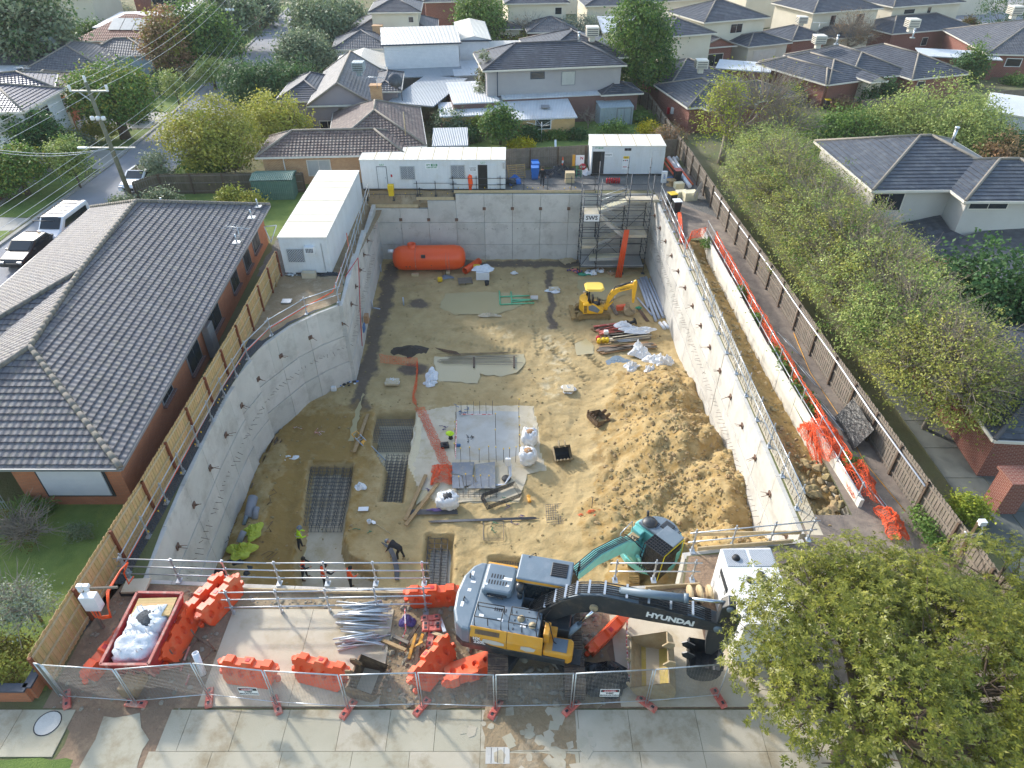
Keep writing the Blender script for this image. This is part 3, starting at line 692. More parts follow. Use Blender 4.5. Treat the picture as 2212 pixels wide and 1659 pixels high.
def temp_panel(a,b,label):
 a,b=Vector(a),Vector(b);a.z=b.z=.12;L=(b-a).length;d=(b-a)/L
 t=thing('temporary_fence_panel',label,'fence panel',a,math.atan2(d.y,d.x),group='wire mesh fence panels along the footpath')
 f=MB();x0,x1,z1=.04,L-.04,tops_h
 f.tube([(x0,0,0),(x0,0,z1)],.021,8);f.tube([(x1,0,0),(x1,0,z1)],.021,8);f.tube([(x0,0,z1),(x1,0,z1)],.021,8);f.tube([(x0,0,.16),(x1,0,.16)],.016,6)
 f.build('frame','galv',t,world=False)
 wm=MB();sag=random.uniform(.0,.035);n=24
 for i in range(n):
  z=.16+(z1-.16)*i/n;pts=[(x0+(x1-x0)*u/4,.0,z+sag*math.sin(u*1.9+i*.3)) for u in range(5)];wm.tube(pts,.0045,3,False)
 for i in range(1,22):
  x=x0+(x1-x0)*i/22;wm.tube([(x,0,.16),(x,0,z1)],.0025,3,False)
 wm.build('wire_mesh','mesh_wire',t,world=False);return t
PL=['leftmost mesh fence panel, beside the brick planter','mesh fence panel in front of the red skip bin','mesh fence panel by the leaning white pipe','mesh fence panel carrying the left danger sign','mesh fence panel in front of the tipped orange barrier','mesh fence panel in front of the rusty bucket','mesh fence panel in front of the slanted orange barrier and left track','mesh fence panel between the two excavator tracks','mesh fence panel carrying the right danger sign','mesh fence panel nearest the big tree in front of the hanging bucket']
FEETP=[Vector((-15.1,11.75,0))]+feet
panels=[temp_panel(FEETP[i]+Vector((0,.0,0)),FEETP[i+1],PL[i]) for i in range(len(FEETP)-1)]
FA=[-62,-5,-75,-60,-118,-125,-118,-138,-40,-70];
def fence_foot():
 t=thing('fence_foot','x','fence foot',(0,0,0),group='pink plastic fence feet');mb=MB()
 pr=[(-.36,0),(.36,0),(.36,.07),(.3,.13),(.12,.13),(.1,.1),(-.1,.1),(-.12,.13),(-.3,.13),(-.36,.07)]
 mb.extrude(pr,(0,0,0),(1,0,0),(0,0,1),(0,1,0),.23);mb.build('block','pink_foot',t,bevel=.02,world=False)
 for x in(-.22,.22):m2=MB();m2.box((x,0,.135),(.1,.08,.012));m2.build('recess','dark_mark',t,world=False)
 return t
ff0=fence_foot();FL=['pink fence foot by the brick planter','pink fence foot in front of the skip bin','pink fence foot below the leaning white pipe','pink fence foot right of the left danger sign','pink fence foot in front of the rusty bucket','pink fence foot left of the excavator tracks','pink fence foot in front of the left excavator track','pink fence foot in front of the right excavator track','pink fence foot right of the right danger sign','pink fence foot at the edge of the big tree']
for i,(p,a) in enumerate(zip(feet,FA)):
 o=ff0 if i==0 else dup(ff0)
 o.location=(p.x,p.y,.03);o.rotation_euler=(0,0,math.radians(a));o['label']=FL[i]
def danger_sign(P,yaw,label):
 t=thing('danger_sign',label,'sign',P,0);c,s=math.cos(yaw),math.sin(yaw);X=Vector((c,s,0));Yv=Vector((0,0,1));O=Vector(P)+Vector((0,-.035,0))
 def pl(name,m,w,h,dz,dy):mb=MB();mb.box(O+Vector((0,-dy,dz)),(w,.006,h),yaw);return mb.build(name,MATS[m],t)
 pl('sign_board','white_mark',.62,.44,0,0);pl('band','dark_mark',.58,.14,.13,.006)
 mb=MB();mb.lathe([(0,.0),(.12,.0)],(0,0,0),20,(0,1,0));e=MB()
 pts=[O+Vector((math.cos(a)*.24,-.011,.13+math.sin(a)*.055)) for a in[i*math.pi/12 for i in range(24)]];e.poly(pts);e.build('red_oval','red_mark',t)
 text('DANGER',.09,O+Vector((0,-.014,.13)),X,Yv,'white_mark',t);text('DEEP',.11,O+Vector((0,-.006,-.02)),X,Yv,'dark_mark',t,bold=.002);text('EXCAVATION',.095,O+Vector((0,-.006,-.14)),X,Yv,'dark_mark',t,bold=.002)
p=VG(1600,1140,.9);danger_sign((VG(1600,1138,1.0).x,11.48,1.0),-.02,'danger deep excavation sign on the fence in front of a dirty orange barrier')
danger_sign((VH(1778,1112,1.0).x,11.42,1.02),0,'white and red danger deep excavation sign on the fence in front of black plastic')
def hut(x0,x1,y0,y1,h,label,name='site_hut',longy=False):
 t=thing(name,label,'site hut',((x0+x1)/2,y0,0));mb=MB()
 mb.prism([(x0,y0),(x1,y0),(x1,y1),(x0,y1)],.16,h);mb.build('body','white_panel',t,bevel=.02)
 rf=MB();rf.prism([(x0-.04,y0-.04),(x1+.04,y0-.04),(x1+.04,y1+.04),(x0-.04,y1+.04)],h,h+.07);rf.build('roof','white_roof',t)
 sm=MB();L=(y1-y0) if longy else(x1-x0);n=round(L/1.2)
 for i in range(1,n):
  q=i*L/n
  if longy:sm.box(((x0+x1)/2,y0+q,h+.075),(x1-x0,.055,.02))
  else:sm.box((x0+q,(y0+y1)/2,h+.075),(.055,y1-y0,.02))
 sm.build('roof_seams',mat('seam','#c2ad7c','#a89468',rough=.7),t)
 sk=MB()
 for x in(x0+.2,x1-.2):
  for y in(y0+.2,y1-.2):sk.box((x,y,.08),(.3,.3,.16))
 sk.build('footings','black',t);return t
def on_wall(t,name,m,cx,cz,w,h,y,d=.02,dy=0):mb=MB();mb.box((cx,y-d/2-dy,cz),(w,d,h));return mb.build(name,MATS[m] if isinstance(m,str) else m,t)
HY=56.05
lr=hut(-12.62,-.56,HY,HY+3.0,2.62,'long white lunch room hut with two barred windows and an open door')
def w_at(v,x,y,Y=HY):p=v.Y(x,y,Y);return p.x,p.z
lat=mat('window_lattice','#6d7176','#565b60',pat='lattice',pcol='#c9cdd0',rough=.4)
for a,b in(((535,428),(690,560)),((1085,415),(1235,550))):
 x0,z1=w_at(VJ,*a);x1,z0=w_at(VJ,*b);cx,cz,ww,hh=(x0+x1)/2,(z0+z1)/2,x1-x0,z1-z0
 f=on_wall(lr,'window','galv',cx,cz,ww+.1,hh+.1,HY,.05);on_wall(f,'window_pane',lat,cx-ww/4,cz,ww/2-.04,hh-.04,HY,.02,.05);on_wall(f,'window_pane',lat,cx+ww/4,cz,ww/2-.04,hh-.04,HY,.02,.05)
x0,z1=w_at(VJ,275,430);x1,z0=w_at(VJ,405,685)
f=on_wall(lr,'door','dark_mark',(x0+x1)/2,(z1+.2)/2,x1-x0+.08,z1-.2+.06,HY,.02);on_wall(f,'door_leaf','white_panel',(x0+x1)/2,(z1+.2)/2,x1-x0,z1-.22,HY,.03,.02);on_wall(f,'handle','galv',x1-.1,1.15,.06,.12,HY,.06,.05)
x0,z1=w_at(VJ,1378,410);x1,_=w_at(VJ,1480,665)
f=on_wall(lr,'doorway','dark_mark',(x0+x1)/2,(z1+.2)/2,x1-x0+.06,z1-.18,HY,.02);on_wall(f,'opening',mat('dark_room','#34312c','#22201d',rough=.9),(x0+x1)/2,(z1+.2)/2,x1-x0-.04,z1-.24,HY,.01,.02)
x2,_=w_at(VJ,1583,665);on_wall(lr,'open_door','white_panel',(x1+x2)/2+.02,(z1+.2)/2,x2-x1-.03,z1-.2,HY,.05,.03)
def logo(t,P,w,phone=True):
 x,z=P;on_wall(t,'logo_plate','white_mark',x,z,w,w*.45,HY if P[0]<5 else TY,.01);y=(HY if P[0]<5 else TY)-.012
 on_wall(t,'logo_green','green_mark',x+w*.22,z+w*.1,w*.5,w*.19,y,.004)
 text('OPT',w*.17,(x-w*.27,y-.004,z+w*.1),(1,0,0),(0,0,1),'green_mark',t,bold=.004);text('HIRE',w*.17,(x+w*.22,y-.008,z+w*.1),(1,0,0),(0,0,1),'white_mark',t,bold=.004)
 if phone:text('1300 878 447',w*.15,(x,y-.004,z-w*.1),(1,0,0),(0,0,1),'green_mark',t,bold=.004)
TY=59.55
logo(lr,w_at(VJ,872,424),1.05);logo(lr,w_at(VJ,328,408),.45);logo(lr,w_at(VJ,1428,385),.45)
px,pz=w_at(VJ,1322,453);on_wall(lr,'notice','white_mark',px,pz,.6,.36,HY,.01)
text('LUNCH',.16,(px,HY-.016,pz+.08),(1,0,0),(0,0,1),'dark_mark',lr,bold=.003);text('ROOM',.16,(px,HY-.016,pz-.09),(1,0,0),(0,0,1),'dark_mark',lr,bold=.003)
px,pz=w_at(VJ,438,527);on_wall(lr,'fire_sign','red_mark',px,pz,.14,.22,HY,.01)
px,pz=w_at(VJ,1660,290);on_wall(lr,'electric_box','galv',-.7,2.2,.16,.5,HY,.12)
tl_=hut(6.95,13.35,TY,TY+3.1,2.6,'white toilet hut with an open door and safety notices')
x0,z1=w_at(VK,640,265,TY);x1,_=w_at(VK,742,515,TY)
f=on_wall(tl_,'doorway','dark_mark',(x0+x1)/2,(z1+.2)/2,x1-x0+.06,z1-.18,TY,.02);on_wall(f,'opening','dark_room',(x0+x1)/2-.15,(z1+.2)/2,x1-x0-.34,z1-.24,TY,.01,.02)
x0,z1=w_at(VK,1285,250,TY);x1,_=w_at(VK,1390,515,TY)
f=on_wall(tl_,'door','galv',(x0+x1)/2,(z1+.2)/2,x1-x0,z1-.2,TY,.015);on_wall(f,'door_leaf','white_panel',(x0+x1)/2,(z1+.2)/2,x1-x0-.06,z1-.26,TY,.02,.015);on_wall(f,'handle','galv',x0+.1,1.15,.06,.14,TY,.06,.03)
for a in(998,1036):px,pz=w_at(VK,a,241,TY);on_wall(tl_,'vent','dark_mark',px,pz,.28,.22,TY,.03)
px,pz=w_at(VK,805,300,TY);on_wall(tl_,'notice','white_mark',px,pz,.72,.36,TY,.01);text('TOILETS',.16,(px,TY-.016,pz),(1,0,0),(0,0,1),'dark_mark',tl_,bold=.003)
px,pz=w_at(VK,985,400,TY);on_wall(tl_,'notice','white_mark',px,pz,.5,.95,TY,.01);on_wall(tl_,'notice_header','yellow_cap',px+.05,pz+.58,.5,.22,TY,.012);text('SITE',.15,(px+.05,TY-.016,pz+.58),(1,0,0),(0,0,1),'dark_mark',tl_)
for k in range(3):on_wall(tl_,'notice_mark','red_mark' if k==1 else 'dark_mark',px-.15+.15*k,pz+.32,.1,.1,TY,.016)
on_wall(tl_,'notice_mark','red_mark',px,pz-.25,.34,.06,TY,.016)
logo(tl_,w_at(VK,700,235,TY),.8,False)
lh=hut(-15.3,-12.15,41.2,53.3,2.7,'long white hut standing end-on beside the pit, with an air conditioner',longy=True)
FY=41.2
x0,z1=w_at(VA,1925,1570,FY);x1,z0=w_at(VA,2035,1655,FY)
f=on_wall(lh,'window','galv',-14.35,1.45,1.1,.95,FY,.05);on_wall(f,'window_pane',lat,-14.62,1.45,.5,.88,FY,.02,.05);on_wall(f,'window_pane',lat,-14.08,1.45,.5,.88,FY,.02,.05)
ac=on_wall(lh,'air_conditioner','white_plastic',-13.3,1.95,.62,.45,FY,.35);on_wall(ac,'grille',mat('slots_m','#b9bcbd','#aaadaf',pat='slots',pcol='#4c4f52'),-13.3,1.95,.5,.3,FY,.01,.35)
on_wall(lh,'door','galv',-12.55,1.3,.06,2.0,FY,.02)
mat('tile_left','#7c7b7c','#5f5e64',rough=.7,nscale=3,bump=.02,bscale=30,pat='tile',pcol='#2f2b35',stain='#938f7c',sscale=3.0,sfac=.5,spec=.45)
mat('tile_brown','#7a6a61','#6a554d',rough=.7,nscale=1.5,pat='tile',pcol='#3f3432',stain='#9a9080',sscale=2.0,sfac=.5)
mat('tile_grey','#6f7073','#5d5e63',rough=.65,nscale=1.5,pat='tile',pcol='#34353a',stain='#8d8c88',sscale=1.5,sfac=.4)
mat('tile_dark','#51545b','#43464e',rough=.6,nscale=1.0,pat='flat',pcol='#22242a',spec=.5,stain='#777a7d',sscale=.8,sfac=.3)
mat('tile_blue','#4d5870','#414b60',rough=.5,nscale=1.0,pat='tile',pcol='#242a38')
mat('tile_near','#4e5157','#43464d',rough=.5,nscale=1.0,pat='flat',pk=1.15,pcol='#1f2126',spec=.7,stain='#7c7d7a',sscale=1.5,sfac=.35)
mat('tile_red','#a3684f','#8f563f',rough=.7,pat='tile',pcol='#5b3527')
mat('corr_white','#d9dbdc','#c8cbcd',rough=.45,pat='corr',pcol='#8f9396',nscale=.6,stain='#b7b2a6',sscale=.8,sfac=.4)
mat('corr_grey','#a4abb0','#949ba0',rough=.45,pat='corr',pcol='#6a7075',nscale=.6)
mat('corr_pale','#cfcac0','#c2bdb2',rough=.45,pat='corr',pcol='#a39e92',nscale=.6)
mat('shed_green','#5f8172','#537565',rough=.6,pat='corr',pcol='#39554a')
mat('shed_grey','#a9b5b8','#9aa6a9',rough=.6,pat='corr',pcol='#6c787b')
mat('brick_red','#8a4a3a','#73392d',rough=.9,nscale=2,pat='brick',pcol='#a08b7c',bump=.004)
mat('brick_orange','#b97450','#a3603f',rough=.9,nscale=2,pat='brick',pcol='#8f6a52',bump=.004)
mat('brick_cream','#c79a6c','#a8764d',rough=.9,nscale=2,pat='brick',pcol='#d0b795',bump=.004)
mat('brick_yellow','#c9a56e','#b78f58',rough=.9,nscale=2,pat='brick',pcol='#c9b48c')
mat('brick_purple','#76504a','#614039',rough=.9,nscale=2,pat='brick',pcol='#8c7c74')
mat('render_grey','#a9a4a2','#9c9796',rough=.9,nscale=.5,bump=.003)
mat('render_mauve','#9c9294','#8f8688',rough=.9,nscale=.5)
mat('render_cream','#d8cfba','#cbc1aa',rough=.9,nscale=.5,bump=.003)
mat('render_shade','#c9c4ba','#bcb7ac',rough=.9,nscale=.5)
mat('boards_white','#e2e3e4','#d4d6d8',rough=.6,pat='board',pcol='#a2a6aa')
mat('boards_blue','#bccbd0','#aebcc2',rough=.6,pat='board',pcol='#8796a0')
mat('gutter_cream','#d9d3c5','#ccc5b5',rough=.5);mat('gutter_dark','#3b4654','#343d49',rough=.5);mat('cap_tan','#8f8679','#7c7468',rough=.8,nscale=5)
mat('cap_dark','#5d5b5c','#4e4c4e',rough=.7,nscale=4)
mat('curtain','#b9b9b2','#a6a6a0',rough=.3)
def block(t,A,B,D,z,pitch=22,kind='hip',roof='tile_grey',wall='brick_red',base=0.,oh=.45,cap='cap_dark',gut='gutter_cream',axis=None,wallx=None):
 A,B=Vector((A[0],A[1],0)),Vector((B[0],B[1],0));L=(B-A).length;u=(B-A)/L;v=Vector((-u.y,u.x,0))
 tp=math.tan(math.radians(pitch));P=lambda a,b,c:A+u*a+v*b+Vector((0,0,c))
 e=[P(0,0,z),P(L,0,z),P(L,D,z),P(0,D,z)];r=MB();caps=[]
 ax=axis or('u' if L>=D else 'v');th=.05
 if kind in('hip','gable'):
  if ax=='u':
   k=D/2 if kind=='hip' else 0;rz=z+D/2*tp;R0,R1=P(min(k,L/2),D/2,rz),P(max(L-k,L/2),D/2,rz)
   pl=[[e[0],e[1],R1,R0],[e[2],e[3],R0,R1]];ends=[([e[3],e[0],R0]),([e[1],e[2],R1])]
   hips=[(e[0],R0),(e[3],R0),(e[1],R1),(e[2],R1)]
  else:
   k=L/2 if kind=='hip' else 0;rz=z+L/2*tp;R0,R1=P(L/2,min(k,D/2),rz),P(L/2,max(D-k,D/2),rz)
   pl=[[e[1],e[2],R1,R0],[e[3],e[0],R0,R1]];ends=[([e[0],e[1],R0]),([e[2],e[3],R1])]
   hips=[(e[0],R0),(e[1],R0),(e[2],R1),(e[3],R1)]
  cr_=r.courses if roof.startswith('tile') else r.poly
  for q in pl:cr_(q)
  if(R1-R0).length>.1:caps.append((R0,R1))
  if kind=='hip':
   for q in ends:cr_(q)
   caps+=hips
  else:
   for q in ends:
    g=MB();c=(q[0]+q[1])/2;inw=(P(L/2,D/2,0)-Vector((c.x,c.y,0))).normalized()*oh*.5
    g.poly([Vector(p)+inw-Vector((0,0,.03)) for p in q]);g.build('gable_wall',MATS[wall],t)
   caps+=[(a+Vector((0,0,.0)),b) for a,b in hips]
  r.poly([e[3]-Vector((0,0,.06)),e[2]-Vector((0,0,.06)),e[1]-Vector((0,0,.06)),e[0]-Vector((0,0,.06))])
 elif kind=='flat':
  rise=D*tp;q=[e[0],e[1],e[2]+Vector((0,0,rise)),e[3]+Vector((0,0,rise))]
  lo=[p-Vector((0,0,.12)) for p in q];r.poly(q);r.poly(lo[::-1])
  for i in range(4):r.poly([lo[i],lo[(i+1)%4],q[(i+1)%4],q[i]])
 ro=r.build('roof',MATS[roof],t)
 if caps and cap:
  cm=MB()
  for a,b in caps:cm.tube([a+Vector((0,0,.02)),b+Vector((0,0,.03))],.1,6)
  cm.build('ridge_caps',MATS[cap],ro)
 if gut:
  g=MB()
  for i in range(4):
   if kind=='flat':continue
   g.beam(e[i]-Vector((0,0,.07)),e[(i+1)%4]-Vector((0,0,.07)),.12,.15)
  if g.v:g.build('gutter',MATS[gut],ro)
 if wall:
  w_=MB();zt=z-.07
  a,b,c,d=P(oh,oh,0),P(L-oh,oh,0),P(L-oh,D-oh,0),P(oh,D-oh,0)
  w_.prism([(p.x,p.y) for p in(a,b,c,d)],base,zt);wo_=w_.build('wall',MATS[wall],t)
 else:wo_=None
 return dict(P=P,L=L,D=D,u=u,v=v,oh=oh,z=z,t=t,wall=wo_,roof=ro,A=A)
def window(bk,side,s,zc,w,h,pane='glass',frame='gutter_cream',name='window',mull=1):
 P,L,D,oh,u,v=bk['P'],bk['L'],bk['D'],bk['oh'],bk['u'],bk['v']
 if side=='f':O,d,n=P(oh+s,oh,zc),u,-v
 elif side=='r':O,d,n=P(L-oh,oh+s,zc),v,u
 elif side=='l':O,d,n=P(oh,D-oh-s,zc),-v,-u
 else:O,d,n=P(L-oh-s,D-oh,zc),-u,v
 M=Matrix((d,n,Vector((0,0,1)))).transposed();fr=MB()
 fr.box(O+n*.02,(w+.12,.05,h+.12),M=M);f=fr.build(name+'_frame' if False else name,MATS[frame],bk['t'])
 k=max(1,mull)
 for i in range(k):
  g=MB();g.box(O+n*.05+d*((i+.5)/k-.5)*w,(w/k-.06,.02,h-.04),M=M);g.build('pane',MATS[pane],f)
 return f
def house(label,name='house',cat='house',loc=(0,0,0),group=None):return thing(name,label,cat,loc,group=group)
def cooler(t,P,s=1.0,m='gutter_cream',name='roof_cooler'):
 mb=MB();P=Vector(P);mb.box(P+Vector((0,0,.15)),(.5*s,.5*s,.5));mb.box(P+Vector((0,0,.75*s)),(1.1*s,1.1*s,.75*s));o=mb.build(name,MATS[m],t,bevel=.05)
 g=MB()
 for k in range(4):g.box(P+Vector((0,-.56*s,.5*s+k*.15*s)),(.9*s,.03,.06*s));g.box(P+Vector((-.56*s,0,.5*s+k*.15*s)),(.03,.9*s,.06*s))
 g.build('louvres','steel_dark',o)
def chimney(t,P,w,h,m='brick_cream'):
 mb=MB();P=Vector(P);mb.box(P+Vector((0,0,h/2)),(w,w*.8,h));mb.box(P+Vector((0,0,h+.04)),(w+.12,w*.8+.12,.1));mb.build('chimney',MATS[m],t)
def flue(t,P,h=.9):
 mb=MB();P=Vector(P);mb.cyl(P,P+Vector((0,0,h)),.1,10);mb.cyl(P+Vector((0,0,h)),P+Vector((0,0,h+.15)),.15,10);mb.box(P,(.5,.5,.1));mb.build('flue','galv',t)
def antenna(t,P,h=1.2):
 mb=MB();P=Vector(P);mb.cyl(P,P+Vector((0,0,h)),.025,6);a=P+Vector((-.8,.2,h));b=P+Vector((.8,-.2,h));mb.cyl(a,b,.02,5)
 for i in range(8):
  q=a+(b-a)*i/7;l=.45-.03*i;mb.cyl(q+Vector((-.2*l,-l,0)),q+Vector((.2*l,l,0)),.012,4)
 mb.build('antenna','galv',t)
hl=house('big orange brick house with a weathered grey tiled roof filling the left edge',loc=(-22,20,0),name='house')
E0,E1=Vector((-15.86,19.9,2.7)),Vector((-17.35,46.6,2.7));R1,R2=Vector((-21.5,25.2,5.0)),Vector((-23.4,40.6,5.44));VHp=Vector((-22.5,31.9,5.27))
W0=Vector((-26.8,19.9,2.7));VE_=Vector((-26.8,25.6,2.7));HW=Vector((-29.3,25.6,2.7));W1=Vector((-29.9,46.2,2.7))
r=MB()
for q in([E0,E1,R2,VHp,R1],[W0,E0,R1],[R1,VHp,VE_,W0],[VHp,HW,VE_],[VHp,R2,W1,HW],[R2,E1,W1]):r.courses(q,.33,.035)
lo=Vector((0,0,-.08));r.poly([W0+lo,VE_+lo,HW+lo,W1+lo,E1+lo,E0+lo])
ro=r.build('roof','tile_left',hl)
cm=MB()
def capline(cm,a,b,r=.13,st=.42):
 L=(b-a).length;n=int(L/st);d=(b-a)/L
 for i in range(n):cm.tube([a+d*L*i/n+Vector((0,0,.02)),a+d*L*(i+1.08)/n+Vector((0,0,.05))],[r*1.08,r*.92],7)
for a,b in((E0,R1),(R1,VHp),(VHp,R2),(R2,E1),(W0,R1),(HW,VHp),(R2,W1)):capline(cm,a,b)
cm.build('ridge_caps',mat('cap_left','#8a8476','#6c6660',rough=.85,nscale=6,island=.4),ro)
g=MB()
for a,b in((E0,E1),(W0,E0),(HW,W1),(E1,W1),(W0,VE_),(VE_,HW)):g.beam(a+lo,b+lo,.12,.14)
g.build('gutter',mat('gutter_grey','#8f9093','#7f8083',rough=.4,metal=.3),ro)
mb=MB();mb.prism([(-16.35,20.4),(-17.85,46.1),(-29.4,45.7),(-28.8,26.1),(-26.3,26.1),(-26.3,22.8),(-20.9,22.8),(-20.9,20.4)],0,2.62);wl=mb.build('wall','brick_orange',hl)
FYs=20.4
p0,p1=VD.Y(235,1400,FYs),VD.Y(740,1550,FYs)
sx0,sx1,sz1,sz0=VD.Y(235,1400,FYs).x,VD.Y(740,1550,FYs).x,2.55,VD.Y(500,1548,FYs).z
mb=MB();mb.box(((sx0+sx1)/2,FYs-.02,(sz0+sz1)/2),(sx1-sx0+.12,.06,sz1-sz0+.1));f=mb.build('window','dark_mark',hl)
mb=MB();mb.box(((sx0+sx1)/2,FYs-.07,(sz0+sz1)/2+.03),(sx1-sx0-.1,.05,sz1-sz0-.08));mb.build('roller_shutter',mat('shutter','#cfd0d6','#c6c7ce',rough=.5,pat='board',pk=.5,pcol='#a4a5ad'),f)
ew=((-16.35,20.4),(-17.85,46.1));ed=Vector((-1.5,25.7,0)).normalized();en=Vector((ed.y,-ed.x,0));Me=Matrix((ed,en,Vector((0,0,1)))).transposed()
for s,zc,w_,h_ in((9.3,1.35,1.7,1.1),(12.9,1.5,2.2,1.3),(17.5,1.5,1.3,1.2),(20.5,1.4,1.3,1.3),(23,1.5,1.5,1.2),(5.5,1.9,1.2,.5)):
 c=Vector((-16.35,20.4,zc))+ed*s;mb=MB();mb.box(c+en*.02,(w_+.14,.06,h_+.14),M=Me);f=mb.build('window','gutter_grey',hl)
 for q in(-.25,.25):g=MB();g.box(c+en*.06+ed*q*w_,(w_*.5-.06,.02,h_-.04),M=Me);g.build('pane','glass',f)
 mb=MB();mb.box(c+en*.1-Vector((0,0,h_/2+.12)),(w_+.3,.18,.08),M=Me);mb.build('sill','brick_purple',f)
c=Vector((-16.35,20.4,1.1))+ed*11.3;mb=MB();mb.box(c+en*.25,(.8,.4,2.0),M=Me);mb.build('water_heater','gutter_grey',hl,bevel=.04)
for(x,y),zz in(((1660,1330),3.0),((1620,1400),3.3),((1525,1560),3.3),((1048,1325),4.6)):
 P=VA(x,y,zz);mb=MB();mb.box(P,(.45,.45,.06));mb.cyl(P,P+Vector((0,0,.55)),.05,8);mb.build('vent_pipe','galv',hl)
P=VA(1095,1530,4.0);mb=MB();mb.box(P,(.75,.75,.1));mb.box(P+Vector((0,0,.1)),(.62,.62,.14),rot=.1);mb.build('skylight','white_plastic',hl,bevel=.03)
antenna(hl,VA(1560,1590,3.2),1.3)
mb=MB();mb.box((-22.6,20.1,.5),(1.9,.04,.05));[mb.box((-23.5+i*.13,20.1,.5),(.03,.03,.9)) for i in range(15)];mb.build('porch_rail','galv',hl)
t=house('cream brick bungalow with a mottled brown tiled roof behind the long hut',loc=(-14,60,0))
b1=block(t,(-21.5,56.9),(-9,57.7),5.6,2.55,25,'hip','tile_brown','brick_cream',cap='cap_tan');b2=block(t,(-15.9,58.6),(-7.45,59.9),11.8,2.55,25,'hip','tile_brown','brick_cream',cap='cap_tan')
window(b1,'f',4.6,1.4,1.9,1.3,pane='curtain',mull=2);mb=MB();mb.cyl((-19.3,57.25,0),(-19.3,57.25,2.5),.05,8);mb.build('downpipe','gutter_cream',t)
mb=MB();mb.cyl((-9.3,60.6,3.2),(-9.3,60.6,5.2),.04,6);mb.build('flue','pale_timber',t)
b=house('low grey metal carport roof beside the brown tiled bungalow',name='carport',cat='carport',loc=(-5,60,0));block(b,(-7.1,60.9),(-3.9,61.1),4.4,2.2,3,'flat','corr_grey',None,cap=None,gut=None)
for x in(-6.9,-4.1):
 for y in(61.2,64.9):mb=MB();mb.box((x,y,1.06),(.09,.09,2.1));mb.build('post','old_timber',b)
t=house('mauve rendered house with a gable end, chimney and roof cooler',loc=(-16,72,0))
b1=block(t,(-19.9,69.0),(-13.6,69.6),14,3.4,32,'gable','tile_grey','render_mauve',axis='v',cap='cap_tan');b2=block(t,(-24,72),(-18.5,72.3),9,3.0,25,'hip','tile_dark','render_mauve');b3=block(t,(-14.8,74.5),(-11.5,74.8),8,3.3,20,'hip','tile_grey','render_mauve')
window(b1,'f',1.2,1.2,1.5,1.2,mull=2);chimney(t,VB(300,655,3.6),1.0,1.5);cooler(t,VB(185,480,5.0),1.1,'shed_grey')
antenna(t,VB(300,570,5.0),1.0)
b4=block(t,(-12.9,73.7),(-8.0,72.2),10.2,2.5,2,'flat','corr_grey',None,cap=None,gut=None)
mb=MB();P=VB(460,650,2.6);mb.cyl(P,P+Vector((0,0,1.6)),.04,6);mb.lathe([(.0,.25),(.3,.2),(.6,.07),(.75,-.1)],P+Vector((-.5,.1,2.0)),14,(.3,-.7,.5));mb.build('satellite_dish','steel_dark',t)
t=house('white weatherboard two storey house with a pale metal roof',loc=(-12,86,0))
b1=block(t,(-14.9,85.2),(-5.9,86.6),8.5,5.65,14,'gable','corr_pale','boards_white',axis='u',cap=None,gut='gutter_dark',oh=.25)
b2=block(t,(-6.6,90),(-2.5,90.4),12,5.2,12,'gable','corr_pale','boards_white',axis='v',cap=None,gut='gutter_dark',oh=.25)
b3=block(t,(-14.6,82.6),(-5.6,83.9),3.2,2.75,5,'flat','corr_grey',None,cap=None,gut=None,base=0)
b5=block(t,(-20.5,83.5),(-14.4,84),7.5,3.3,16,'gable','corr_pale','boards_white',cap=None)
b6=block(t,(-6.6,83.3),(-1.8,84),6,2.8,3,'flat','corr_white','boards_white',cap=None,gut=None)
window(b1,'l',3,4.2,.8,1.3);window(b1,'l',5.5,4.2,.8,1.3);b7=block(t,(-5,92),(3,92.6),6,3.0,6,'flat','corr_pale','boards_white',cap=None,gut=None)
t=house('small dark tiled white house behind the left end of the weatherboard house',loc=(-21,98,0));block(t,(-23.6,97.4),(-16,98.4),8,2.7,22,'hip','tile_grey','boards_white')
t=house('grey rendered two storey house with dark tiles and a big roof cooler',loc=(4,76,0))
b1=block(t,(-2.95,74.4),(12.0,76.9),8.2,5.35,22,'hip','tile_dark','render_grey',base=2.7,cap='cap_dark');b2=block(t,(2.6,79),(12.6,80.6),11,5.35,20,'hip','tile_dark','render_grey',base=2.7)
b3=block(t,(-1.0,74.0),(10.6,75.9),9,2.75,3,'flat','corr_white','brick_purple',cap=None,gut=None,oh=.1);b4=block(t,(9.4,75.2),(13.9,76.0),4,2.8,20,'hip','tile_dark','brick_purple')
window(b1,'f',5.3,4.6,1.4,.6,pane='glass',frame='gutter_dark',mull=1);window(b1,'f',8.6,4.2,1.4,1.3,pane='curtain',frame='gutter_grey' if 'gutter_grey' in MATS else 'gutter_cream')
cooler(t,VB(1680,260,6.6),1.25);flue(t,VB(1597,262,7.0),.7)
mb=MB();mb.beam((-1.5,74.85,5.2),(-1.5,74.75,2.7),.1,.1,up=(0,1,0));mb.build('downpipe','gutter_dark',t)
t=house('flat white roofed annex with a parapet left of the grey house',name='annex',cat='building',loc=(-4,74,0));block(t,(-6.0,72.4),(-1.2,73.2),8,2.7,1,'flat','corr_white','brick_purple',cap=None,gut=None,oh=.02)
t=house('low cream brick garage with a white corrugated roof',name='garage',cat='garage',loc=(2,70,0))
b1=block(t,(-1.3,69.3),(6.55,70.4),6.0,1.95,6,'flat','corr_white','brick_yellow',cap=None,gut=None,oh=.2)
window(b1,'f',4.3,1.35,1.5,.9,frame='white_mark');window(b1,'f',1.0,.95,.9,1.7,pane='curtain',name='door')
mb=MB();mb.box((3.4,72.6,2.38),(.9,1.0,.05));mb.build('skylight',mat('sky_pane','#8b8d90','#77797c',rough=.4),t)
